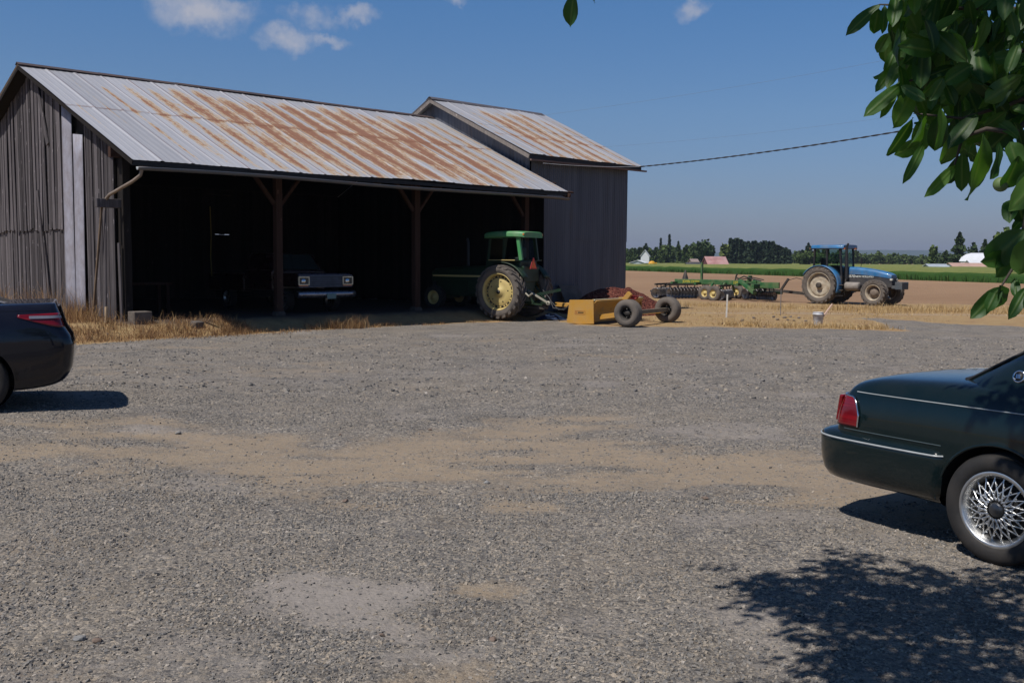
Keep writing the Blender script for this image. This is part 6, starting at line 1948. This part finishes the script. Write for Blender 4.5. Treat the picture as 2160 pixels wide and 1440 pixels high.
# leaflets on the edge of the hanging spray, read off the photograph at 2.3-2.9 m
EDGE = [((1858, 9), (1785, 66), 27, 2.75), ((1853, 18), (1845, 72), 30, 2.7), ((1866, 12), (1864, 68), 18, 2.7), ((1884, 26), (1897, 96), 40, 2.65), ((1905, 5), (1960, 40), 40, 2.6),
        ((1875, 70), (1850, 112), 26, 2.6), ((1872, 74), (1865, 132), 26, 2.62), ((1893, 100), (1867, 156), 22, 2.6), ((1908, 126), (1869, 182), 30, 2.55), ((1888, 136), (1850, 189), 22, 2.57),
        ((1902, 178), (1826, 241), 30, 2.5), ((1890, 186), (1866, 242), 20, 2.52), ((1925, 190), (1886, 268), 42, 2.5), ((1926, 248), (1880, 333), 36, 2.45), ((1950, 238), (1926, 320), 46, 2.42),
        ((1950, 300), (1914, 380), 22, 2.43), ((2025, 272), (1992, 352), 48, 2.4), ((1985, 240), (1972, 320), 40, 2.42), ((2016, 349), (1960, 411), 26, 2.38), ((2008, 352), (2001, 394), 16, 2.38), ((2030, 320), (2030, 408), 30, 2.36),
        ((2074, 282), (2064, 426), 58, 2.3), ((2104, 258), (2153, 288), 30, 2.35), ((2108, 300), (2100, 376), 34, 2.34), ((2130, 300), (2150, 350), 40, 2.3), ((2150, 330), (2118, 402), 44, 2.25),
        ((2142, 404), (2160, 470), 44, 2.25), ((2165, 360), (2146, 430), 44, 2.2), ((2135, 420), (2128, 462), 34, 2.28), ((2160, 460), (2140, 480), 20, 2.3),
        ((2165, 484), (2080, 560), 62, 2.15), ((2150, 505), (2098, 585), 50, 2.2), ((2170, 500), (2150, 580), 50, 2.1), ((2140, 540), (2075, 552), 36, 2.2),
        ((2114, 604), (2048, 672), 36, 2.15), ((2106, 606), (2086, 652), 27, 2.16), ((2113, 602), (2110, 658), 40, 2.14), ((2141, 588), (2143, 628), 20, 2.16), ((2165, 606), (2132, 668), 28, 2.1), ((2180, 590), (2172, 650), 30, 2.1),
        ((1212, -15), (1198, 57), 34, 3.3), ((1240, -12), (1258, 4), 14, 3.3), ((1195, -60), (1170, -8), 34, 3.35), ((1230, -70), (1225, -12), 30, 3.35)]
for b, tp, wd, D in EDGE: hang(b, tp, wd, D)
# the body of the spray behind them
POLY = [(1862, -40), (1880, 60), (1882, 140), (1905, 225), (1960, 290), (2010, 330), (2060, 350), (2120, 330), (2300, 420), (2420, 300), (2420, -120), (1870, -120)]
def in_poly(x, y, P):
    c = False
    for i in range(len(P)):
        ax, ay = P[i]; bx_, by_ = P[i - 1]
        if (ay > y) != (by_ > y) and x < (bx_ - ax) * (y - ay) / (by_ - ay) + ax: c = not c
    return c
k = 0
while k < 900:
    x, y = rt.uniform(1855, 2420), rt.uniform(-120, 430)
    if not in_poly(x, y - 10, POLY): continue
    D = rt.uniform(2.3, 3.4)
    L = rt.uniform(.055, .118); a = rt.gauss(-.35, .7)
    tip = (x + math.sin(a) * L / D * FPX, y + math.cos(a) * L / D * FPX)
    if not in_poly(*tip, POLY): 
        if rt.random() < .92: continue
    hang((x, y), tip, L * rt.uniform(.36, .5) / D * FPX, D, D + rt.uniform(-.06, .06), nrm=rnd_n(.5) - Vector((0, .6, 0))); k += 1
# second twig lower right
k = 0
while k < 24:
    x, y = rt.uniform(2170, 2330), rt.uniform(290, 600)
    D = rt.uniform(2.05, 2.4); L = rt.uniform(.085, .13); a = rt.gauss(-.3, .5)
    hang((x, y), (x + math.sin(a) * L / D * FPX, y + math.cos(a) * L / D * FPX), L * .46 / D * FPX, D); k += 1
# twigs
def twig(pts, r0, r1):
    P = [at(*p[:2], p[2]) for p in pts]
    Q = []
    for i in range(len(P) - 1):
        for f in np.linspace(0, 1, 6, endpoint=False): Q.append(P[i].lerp(P[i + 1], float(f)))
    Q.append(P[-1]); n = len(Q)
    TW.tube(Q, [r0 + (r1 - r0) * i / (n - 1) for i in range(n)], 7)
twig([(2460, -60, 2.9), (2200, 20, 2.75), (2000, 18, 2.72), (1900, 12, 2.7), (1855, 10, 2.74)], .008, .002)
twig([(2460, -40, 2.8), (2250, 80, 2.6), (2080, 130, 2.55), (1960, 160, 2.52), (1898, 176, 2.52)], .008, .002)
twig([(2460, 0, 2.7), (2280, 160, 2.45), (2130, 220, 2.4), (2030, 250, 2.42), (1935, 240, 2.45)], .008, .002)
twig([(2250, 180, 2.44), (2140, 280, 2.36), (2080, 272, 2.33), (2030, 290, 2.37), (2014, 348, 2.38)], .008, .0025)
twig([(2400, 120, 2.5), (2240, 330, 2.3), (2170, 430, 2.24), (2155, 500, 2.18), (2140, 560, 2.15), (2112, 604, 2.15)], .007, .0022)
twig([(2240, 330, 2.3), (2180, 500, 2.15), (2168, 606, 2.1)], .006, .0025)
twig([(1330, -160, 3.4), (1260, -90, 3.34), (1228, -40, 3.31), (1214, -16, 3.3)], .006, .002)
# green walnut hanging among the leaves
NUT = MB(); c0 = at(2111, 389, 2.3)
import bmesh
bm = bmesh.new(); bmesh.ops.create_uvsphere(bm, u_segments=16, v_segments=10, radius=.017)
NUT.add([v.co * 1.0 + c0 for v in bm.verts], [[v.index for v in f.verts] for f in bm.faces], True); bm.free()

# crown above the frame: sized from where its shade falls on the yard
def spray(c, n=7, L=.12):
    """compound leaf: a drooping stalk with paired leaflets"""
    a = rt.random() * 6.283; dr = Vector((math.cos(a), math.sin(a), rt.uniform(-.6, .1))).normalized()
    sd = Vector((-dr.y, dr.x, 0)).normalized(); ln = .3
    pts = [c + dr * (ln * f) + Vector((0, 0, -.09 * f * f)) for f in np.linspace(0, 1, 5)]
    for q in range(n):
        f = .25 + .75 * (q // 2) / (n // 2)
        p = c + dr * (ln * f) + Vector((0, 0, -.09 * f * f))
        if q == n - 1: d = dr
        else: d = (sd * (1 if q % 2 else -1) + dr * .45).normalized()
        d = (d + Vector((0, 0, rt.uniform(-.75, -.1)))).normalized()
        l_ = L * rt.uniform(.75, 1.15)
        leaflet(p, p + d * l_, l_ * .5, Vector((rt.gauss(0, .4), rt.gauss(0, .4), 1)), rt.random() * .9)
    return pts
def hidden(p, m=60):
    for dz in (0, -.25):
        q = proj(Vector(p) + Vector((0, 0, dz)))
        if q and -m < q[0] < 2160 + m and -m < q[1] < 1440 + m: return False
    return True
SHADE = [(1600, 1240, .22), (1620, 1285, .2), (1700, 1215, .2), (1770, 1192, .14), (1760, 1260, .3), (1850, 1210, .16), (1900, 1250, .3), (1900, 1300, .3), (2000, 1225, .2), (2080, 1260, .3), (2100, 1330, .3),
         (1990, 1330, .3), (1780, 1330, .16), (1720, 1365, .1), (1700, 1375, .12), (1840, 1380, .14), (1960, 1400, .2), (1900, 1420, .12), (2080, 1410, .25), (1700, 1425, .08), (1820, 1440, .12), (2150, 1210, .2), (2200, 1300, .4), (2250, 1400, .4),
         (2000, 1470, .2), (2150, 1500, .3), (1900, 1500, .14), (2300, 1200, .3), (1640, 1250, .2), (1690, 1270, .22), (1830, 1270, .25), (1950, 1280, .3)]
cot = 1 / math.tan(SUN_EL); sh_ = Vector((SDIR.x, SDIR.y, 0)).normalized() * cot
cnt = 0
for (x, y, s) in SHADE:
    g = G(x, y)
    for q in range(int(5 + s * 34)):
        for tr_ in range(12):
            h_ = rt.uniform(3.3, 5.2)
            p = g + Vector((.2 + rt.gauss(0, s * .5), rt.gauss(0, s * .5), 0)) + sh_ * h_ + Vector((0, 0, h_))
            if hidden(p): spray(p); cnt += 1; break
# shade on the hanging spray itself and on the rear flank of the green car
for q in range(52):
    c0_ = Vector((rt.uniform(.9, 2.1), rt.uniform(2.0, 3.1), rt.uniform(1.9, 2.9)))
    h_ = rt.uniform(1.3, 3.0)
    p = c0_ + sh_ * h_ + Vector((0, 0, h_))
    if hidden(p): spray(p); cnt += 1
for q in range(150):
    c0_ = Vector((rt.uniform(3.0, 4.6), rt.uniform(4.6, 6.9), rt.uniform(.2, 1.2)))
    h_ = rt.uniform(2.6, 4.0)
    p = c0_ + sh_ * h_ + Vector((0, 0, h_))
    if c0_.x - 3.05 > (6.5 - c0_.y) * -.2 and hidden(p): spray(p); cnt += 1
for q in range(170):
    p = Vector((rt.uniform(1.5, 5.5), rt.uniform(-3, 2.5), rt.uniform(3.4, 6.5)))
    if hidden(p): spray(p)
tree = thing('walnut_tree', (4.4, .4, tz(4.4, .4)), 0, 'broad-leaved tree at the right whose leafy branches hang down over the green car', 'tree')
tl0 = Matrix.Translation(-Vector(tree.location))
FO = np.concatenate(LV) - np.array(tree.location)
fo = np_mesh('foliage', FO, np.concatenate(LF), leaf_m, tree, smooth=True, attrs={'tone': np.concatenate(LT), 'rib': np.concatenate(LR)})
fo['kind'] = 'stuff'
mb = MB()
def limb(pts, r0, r1):
    P = [Vector(p) for p in pts]; Q = []
    for i in range(len(P) - 1):
        for f in np.linspace(0, 1, 6, endpoint=False): Q.append(P[i].lerp(P[i + 1], float(f)))
    Q.append(P[-1]); n = len(Q)
    mb.tube([q - Vector(tree.location) for q in Q], [r0 + (r1 - r0) * i / (n - 1) for i in range(n)], 10)
limb([(4.4, .4, -.1), (4.35, .42, 1.2), (4.3, .4, 2.4), (4.0, .5, 3.4), (3.4, .8, 4.4), (3.0, 1.0, 6.0)], .24, .1)
mb.build('trunk', bark_m, tree)
mb = MB()
limb([(4.25, .42, 2.6), (3.6, 1.4, 3.3), (3.0, 2.1, 3.2), (2.6, 2.6, 2.75), tuple(at(2460, -50, 2.8))], .09, .013)
limb([(3.9, .55, 3.6), (2.6, 1.2, 4.2), (1.4, 1.6, 4.4), (.4, 2.0, 4.3)], .08, .02)
limb([(3.9, .55, 3.6), (2.2, .4, 4.6), (.6, .2, 4.7), (-.6, .6, 4.6)], .07, .02)
limb([(2.6, 1.2, 4.2), (1.9, 2.2, 4.1), (1.2, 2.8, 3.95)], .04, .012)
mb.build('branches', bark_m, tree)
TW.v = [tuple(Vector(v) - Vector(tree.location)) for v in TW.v]
TW.build('twigs', bark_m, tree, recalc=False)['kind'] = 'stuff'
NUT.v = [tuple(Vector(v) - Vector(tree.location)) for v in NUT.v]
NUT.build('green_nut', pm('nut_green', (.10, .15, .05), .6), tree)
# ------------------------------------------------------------------ far trees
def far_leaf(name, a, b):
    m = bpy.data.materials.new(name); t = NT(m)
    c = t.mix(t.attr('tone'), a, b)
    t.out(pbsdf(t, c, .85, 0, None, Specular_IOR_Level=.1))
    return m
fl_dark = far_leaf('far_dark_leaves', (.03, .05, .02), (.065, .095, .036))
fl_mid = far_leaf('far_mid_leaves', (.05, .08, .026), (.10, .135, .045))
fl_light = far_leaf('far_light_leaves', (.075, .105, .03), (.14, .165, .05))
fl_fir = far_leaf('far_fir_needles', (.025, .043, .025), (.052, .075, .042))
far_bark = pm('far_bark', (.07, .055, .045), .9)


def quads(C, size, rg, flat=0.0):
    n = len(C)
    a = rg.normal(0, 1, (n, 3)); a /= np.linalg.norm(a, axis=1)[:, None]
    b = np.cross(a, rg.normal(0, 1, (n, 3))); b /= np.linalg.norm(b, axis=1)[:, None]
    b[:, 2] *= (1 - flat); a[:, 2] *= (1 - flat)
    s = (size * (.6 + .8 * rg.random(n)))[:, None] / 2
    V_ = np.stack([C - a * s - b * s * .6, C + a * s - b * s * .6, C + a * s * .6 + b * s, C - a * s * .7 + b * s * .9], 1)
    return V_.reshape(-1, 3), np.arange(n * 4).reshape(n, 4)


def crown_pts(kind, n, rg):
    """unit crown: x,y in -1..1, z 0..1"""
    if kind == 'round':
        lob = [(rg.uniform(-.62, .62), rg.uniform(-.62, .62), rg.uniform(.3, .72), rg.uniform(.26, .46)) for _ in range(13)] + [(0, 0, .62, .6)]
    elif kind == 'oval':
        lob = [(rg.uniform(-.5, .5), rg.uniform(-.5, .5), rg.uniform(.2, .85), rg.uniform(.25, .42)) for _ in range(12)]
    else: lob = None
    if lob:
        P = []
        per = n // len(lob) + 1
        for (x, y, z, r) in lob:
            d = rg.normal(0, 1, (per, 3)); d /= np.linalg.norm(d, axis=1)[:, None]
            rr = r * (.55 + .5 * rg.random(per) ** .6)[:, None]
            P.append(np.array([x, y, z]) + d * rr * np.array([1, 1, .62]))
        P = np.concatenate(P)[:n]
        P[:, 2] = np.clip(P[:, 2], .02, 1.0)
        return P
    # conifers: whorls of drooping branches
    z = rg.random(n) ** (.75 if kind == 'fir' else 1.0)
    prof = (1 - z) ** .8 if kind == 'fir' else ((.35 + .65 * np.sin(np.clip(z * 1.05, 0, 1) * 2.6 + .5) ** 1.0) * (1 - z ** 5) if kind == 'scraggly' else (1 - z ** 1.6) ** .75)
    lay = .8 + .35 * np.sin(z * (40 if kind != 'cone' else 25)) 
    a = rg.random(n) * 6.283
    gap = .75 + .5 * (np.sin(a * 5 + np.floor(z * 9) * 2.1) * .5 + .5)
    r = prof * lay * gap * np.sqrt(.25 + .75 * rg.random(n))
    return np.stack([r * np.cos(a), r * np.sin(a), .03 + .97 * z - .05 * r], 1)


def make_tree(name, label, cx, base, top, wpx, D, kind, m, n=700, q=.055, trunk=.12, seed=1, group=None):
    p = at(cx, 553 + (cx - 1080) * .007, D); p.z = float(terr(np.array([p.x]), np.array([p.y]))[0])
    zt = at(cx, top, D).z; zbase = p.z
    H_ = zt - zbase; W_ = wpx / FPX * D / 2
    rg = np.random.default_rng(seed)
    o = thing(name, p, 0, label, 'tree', group)
    P = crown_pts(kind, n, rg) * np.array([W_, W_, H_ * (1 - trunk)]) + np.array([0, 0, H_ * trunk])
    vv, ff = quads(P, H_ * q * (1.7 if kind in ('round', 'oval') else 1.5), rg)
    np_mesh('crown', vv, ff, m, o, attrs={'tone': np.repeat(rg.random(n), 4)})
    mb = MB(); mb.tube([(0, 0, -.2), (H_ * .01, 0, H_ * .35), (0, 0, H_ * .8)], [H_ * .028, H_ * .02, H_ * .006], 7)
    for k in range(4):
        a = k * 1.7; z0 = H_ * (.3 + .1 * k)
        mb.tube([(0, 0, z0), (W_ * .6 * math.cos(a) * (1 - .12 * k), W_ * .6 * math.sin(a) * (1 - .12 * k), z0 + H_ * .12)], [H_ * .01, H_ * .004], 5)
    mb.build('trunk', far_bark, o)
    return o


make_tree('round_tree', 'big dark round-headed tree on the skyline behind the red-roofed barn', 1482, 551, 503, 60, 420, 'round', fl_dark, 1500, .06, .04, 1)
make_tree('pale_tree', 'pale yellow-green tree between the big round tree and the dark firs', 1527, 551, 513, 30, 425, 'oval', fl_light, 700, .06, .05, 2)
make_tree('thin_fir', 'shorter of the two thin pointed firs on the skyline right of the tall barn', 1393, 551, 503, 11, 460, 'fir', fl_fir, 420, .045, .1, 3)
make_tree('thin_fir', 'taller of the two thin pointed firs on the skyline right of the tall barn', 1411, 551, 496, 12, 460, 'fir', fl_fir, 420, .045, .1, 4)
make_tree('small_fir', 'small dark fir between the thin firs and the big round tree', 1430, 551, 510, 14, 460, 'fir', fl_fir, 380, .05, .08, 5)
make_tree('dark_fir', 'dark pointed tree standing above the white house at the left of the skyline', 1362, 551, 514, 26, 470, 'cone', fl_fir, 520, .06, .05, 6)
make_tree('bushy_tree', 'low bright green bushy tree just left of the blue tractor cab', 1706, 552, 526, 62, 400, 'round', fl_mid, 1100, .07, .02, 7)
make_tree('scraggly_pine', 'ragged dark pine sticking up above the bushy tree by the blue tractor', 1704, 552, 513, 20, 440, 'scraggly', fl_fir, 420, .06, .3, 8)
make_tree('cone_tree', 'tall dark cone-shaped evergreen in front of the white farm buildings', 2022, 555, 491, 36, 330, 'cone', fl_dark, 1500, .05, .02, 9)
make_tree('oval_tree', 'olive oval tree left of the tall cone-shaped evergreen', 1967, 555, 517, 22, 340, 'oval', fl_mid, 700, .06, .08, 10)
make_tree('oval_tree', 'small dark tree with a thin trunk close beside the cone-shaped evergreen', 1992, 555, 527, 17, 340, 'oval', fl_dark, 520, .07, .15, 11)
make_tree('dark_tree', 'dark round tree right of the cone-shaped evergreen behind the long shed', 2052, 555, 513, 26, 345, 'oval', fl_dark, 640, .06, .1, 12)
make_tree('scraggly_pine', 'tall ragged pine with open branches beside the white arched barn', 2076, 555, 506, 20, 350, 'scraggly', fl_dark, 460, .06, .25, 13)
make_tree('roadside_tree', 'large leafy tree at the far right edge of the green field', 2132, 590, 481, 108, 118, 'round', fl_mid, 2600, .045, .05, 14)

# the wood along the skyline reads as one mass
def wood(name, label, x0, x1, D, prof, m, seed, kinds, dens=1.0):
    rg = np.random.default_rng(seed); VV, FF, TT = [], [], []; off = 0
    x = x0
    while x < x1:
        kind = kinds[rg.integers(len(kinds))]
        top = float(np.interp(x, [p[0] for p in prof], [p[1] for p in prof])) + rg.uniform(-3.5, 5)
        wpx = rg.uniform(12, 24) if kind in ('round', 'oval') else rg.uniform(8, 15)
        d_ = D + rg.uniform(-25, 40)
        p = at(x, 552, d_); zt = at(x, top, d_).z; H_ = zt + .2; W_ = wpx / FPX * d_ / 2
        n = int(420 * dens)
        P = crown_pts(kind, n, rg) * np.array([W_, W_, H_]) + np.array([p.x, p.y, -.1])
        vv, ff = quads(P, H_ * .14, rg)
        VV.append(vv); FF.append(ff + off); TT.append(np.repeat(np.clip(rg.random(n) * .7 + rg.uniform(-.2, .4), 0, 1), 4)); off += len(vv)
        x += wpx * rg.uniform(.22, .42)
    o = np_mesh(name, np.concatenate(VV), np.concatenate(FF), m, attrs={'tone': np.concatenate(TT)})
    return tag(o, label, 'wood', None, 'stuff')
wood('wood', 'line of mixed green trees on the skyline right of the tall barn', 1180, 1470, 455, [(1180, 524), (1330, 527), (1350, 522), (1380, 526), (1420, 520), (1470, 520)], fl_mid, 21, ['round', 'oval', 'fir'])
wood('fir_wood', 'dense dark fir wood on the skyline left of the blue tractor', 1540, 1668, 440, [(1540, 508), (1552, 506), (1575, 514), (1612, 513), (1640, 517), (1655, 524), (1668, 534)], fl_fir, 22, ['fir', 'cone', 'fir'], 1.2)
wood('wood', 'low band of green trees along the far edge of the field behind the blue tractor', 1655, 2330, 560, [(1655, 532), (1740, 530), (1830, 532), (1880, 536), (1940, 540), (2000, 537), (2330, 530)], fl_mid, 23, ['round', 'oval'])
wood('wood', 'far low band of trees behind the shed and the barns', 300, 1200, 560, [(300, 534), (1200, 530)], fl_mid, 25, ['round', 'oval'], .7)

# blue hills far off
mb = MB(); P = []
for x in np.linspace(-3500, 7500, 140):
    h_ = 30 + 58 * float(fnoise(np.array([x * .0011]), np.array([2.0]), 4, 5)[0])
    P.append([Vector((x, 5200, -5)), Vector((x, 5500, h_ * .6)), Vector((x, 5900, h_)), Vector((x, 6800, -5))])
mb.grid(P, True); o = mb.build('hills', pm('hill_forest', (.05, .075, .05), .9, 0, .2, .004), None); tag(o, 'low wooded hills on the horizon', None, None, 'structure')

# ------------------------------------------------------------------ far farm buildings
def ff(px, D, z=None): 
    p = at(px, 552, D); p.z = 0; return p
redr = pm('faded_red_roof', (.33, .13, .12), .8, 0, .3, .5, dirt=(.42, .33, .32), dirt_amt=.4, dscale=.3)
white_far = pm('white_siding', (.62, .63, .66), .7, 0, .08, .5)
grey_far = pm('pale_metal', (.40, .44, .48), .5, .1, .12, .5)
dark_far = pm('dark_opening', (.02, .02, .022), .9)
redw = pm('dark_red_boards', (.12, .035, .04), .85, 0, .2, .6)
salmon = pm('salmon_roof', (.42, .27, .22), .8, 0, .15, .4)
def gable(name, label, c, rz, L, W, he, hr, wm, rm, opens=(), roofoff=.35):
    """gabled building: x along the ridge"""
    o = thing(name, c, rz, label, 'building')
    mb = MB(); mb.prism([(-W / 2, 0), (W / 2, 0), (W / 2, he), (0, hr), (-W / 2, he)], -L / 2, L / 2, Matrix.Rotation(math.pi / 2, 4, 'Z')); mb.build('wall', wm, o)
    mb = MB(); k = (hr - he) / (W / 2)
    for sd in (1, -1):
        mb.grid([[Vector((x, 0, hr + .12)), Vector((x, sd * (W / 2 + roofoff), he - k * roofoff + .12))] for x in (-L / 2 - roofoff, L / 2 + roofoff)], False)
    mb.build('roof', rm, o, thick=.1)
    for (x, y, z, sx, sy, sz) in opens:
        mb = MB(); mb.box((x, y, z), (sx, sy, sz)); mb.build('opening', dark_far, o)
    return o
gable('red_roof_barn', 'old barn with a long faded red roof in front of the firs', ff(1508, 330), R(3), 6.4, 8.6, .9, 3.3, redw, redr, [])
gable('farmhouse', 'white gabled farmhouse half hidden in the trees right of the tall barn', ff(1361, 412), R(80), 7, 3.4, 4.0, 6.2, white_far, white_far, [])
gable('pale_shed', 'low pale metal shed beside the yellow machine, with a dark doorway', ff(1348, 330), R(70), 5, 4.8, 1.2, 2.0, grey_far, white_far, [(2.0, 0, .6, 1.1, 2.0, 1.1)])
gable('brown_house', 'small brown-roofed house under the big round tree', ff(1463, 400), R(20), 3, 2.6, 1.7, 2.7, pm('brown_wall', (.2, .15, .12), .9), pm('brown_roof', (.28, .21, .19), .9), [])
gable('dark_shed', 'low dark shed with a pale roof edge left of the red-roofed barn', ff(1470, 335), R(0), 7, 3, .9, 1.3, dark_far, pm('shed_roof_dark', (.05, .05, .06), .8), [])
gable('grey_shed', 'low pale grey open-sided shed at the right of the far field', ff(1975, 262), R(12), 5.4, 4, .55, 1.45, grey_far, grey_far, [(-1.8, -2.0, .4, 1.6, .3, .7), (1.6, -2.0, .4, 1.4, .3, .7)])
gable('long_shed', 'long low shed with a salmon roof at the right of the far field', ff(2040, 285), R(4), 10.5, 5, .75, 1.75, white_far, salmon, [])
# arched white barn with a pale trim
ab = thing('white_barn', ff(2076, 300), R(-72), 'white barn with an arched roof behind the long salmon-roofed shed', 'building')
arch = [(-4.2, 0), (-4.2, 2.3), (-3.4, 3.5), (-1.8, 4.4), (0, 4.8), (1.8, 4.4), (3.4, 3.5), (4.2, 2.3), (4.2, 0)]
mb = MB(); mb.prism(arch, -5, 5, Matrix.Rotation(math.pi / 2, 4, 'Z')); mb.build('wall', pm('pale_siding', (.50, .48, .52), .7, 0, .06, .5), ab)
mb = MB(); mb.grid([[Vector((x, p[0] * 1.05, p[1] * 1.02 + .08)) for p in arch[1:-1]] for x in (-5.5, 5.5)], False); mb.build('roof', white_far, ab, thick=.25)
gable('white_annex', 'small white annex on the left of the arched white barn', ff(2055, 290), R(0), 3.6, 3.5, 1.9, 2.7, white_far, white_far, [])
# yellow machine and pale trailer at the far field edge
ym = thing('yellow_machine', ff(1375, 325), R(10), 'orange-yellow farm machine parked beside the pale shed far off', 'machine')
yl = pm('machine_yellow', (.65, .33, .02), .5)
mb = MB(); mb.lathe([(0, -1.0), (.8, -1.0), (1.0, -.7), (1.05, 0), (1.0, .7), (.8, 1.0), (0, 1.0)], seg=18, M=Matrix.Translation((0, 0, .85))); mb.build('body', yl, ym)
mb = MB(); mb.box((.9, 0, 1.0), (1.3, 1.4, .7)); mb.build('bonnet', yl, ym, bevel=.1)
for sx in (-.7, 1.1):
    for sd in (1, -1):
        mb = MB(); mb.lathe([(0, -.2), (.45, -.2), (.5, 0), (.45, .2), (0, .2)], seg=16, M=Matrix.Translation((sx, sd * .95, .5))); mb.build('wheel', tyre_m, ym)
tl = thing('trailer', ff(1397, 335), R(8), 'pale flat trailer beside the yellow farm machine far off', 'trailer')
mb = MB(); mb.box((0, 0, .75), (2.6, 1.6, .45)); mb.build('bed', pm('trailer_pale', (.5, .48, .42), .7), tl)
for sd in (1, -1):
    mb = MB(); mb.lathe([(0, -.12), (.3, -.12), (.3, .12), (0, .12)], seg=14, M=Matrix.Translation((.2, sd * .85, .3))); mb.build('wheel', tyre_m, tl)

# ------------------------------------------------------------------ haze: thin summer air that fades the far trees and hills
hm = bpy.data.materials.new('haze'); t = NT(hm)
vol = t.n('ShaderNodeVolumePrincipled', {'Color': (.62, .72, .95, 1), 'Density': .00012, 'Anisotropy': .2}).outputs[0]
t.out(None, vol)
mb = MB(); mb.box((2000, 3400, 58.5), (12500, 7400, 127)); o = mb.build('haze', hm, None)
tag(o, 'thin pale summer haze over the far fields and trees', None, None, 'stuff')
scene.cycles.volume_bounces = 0
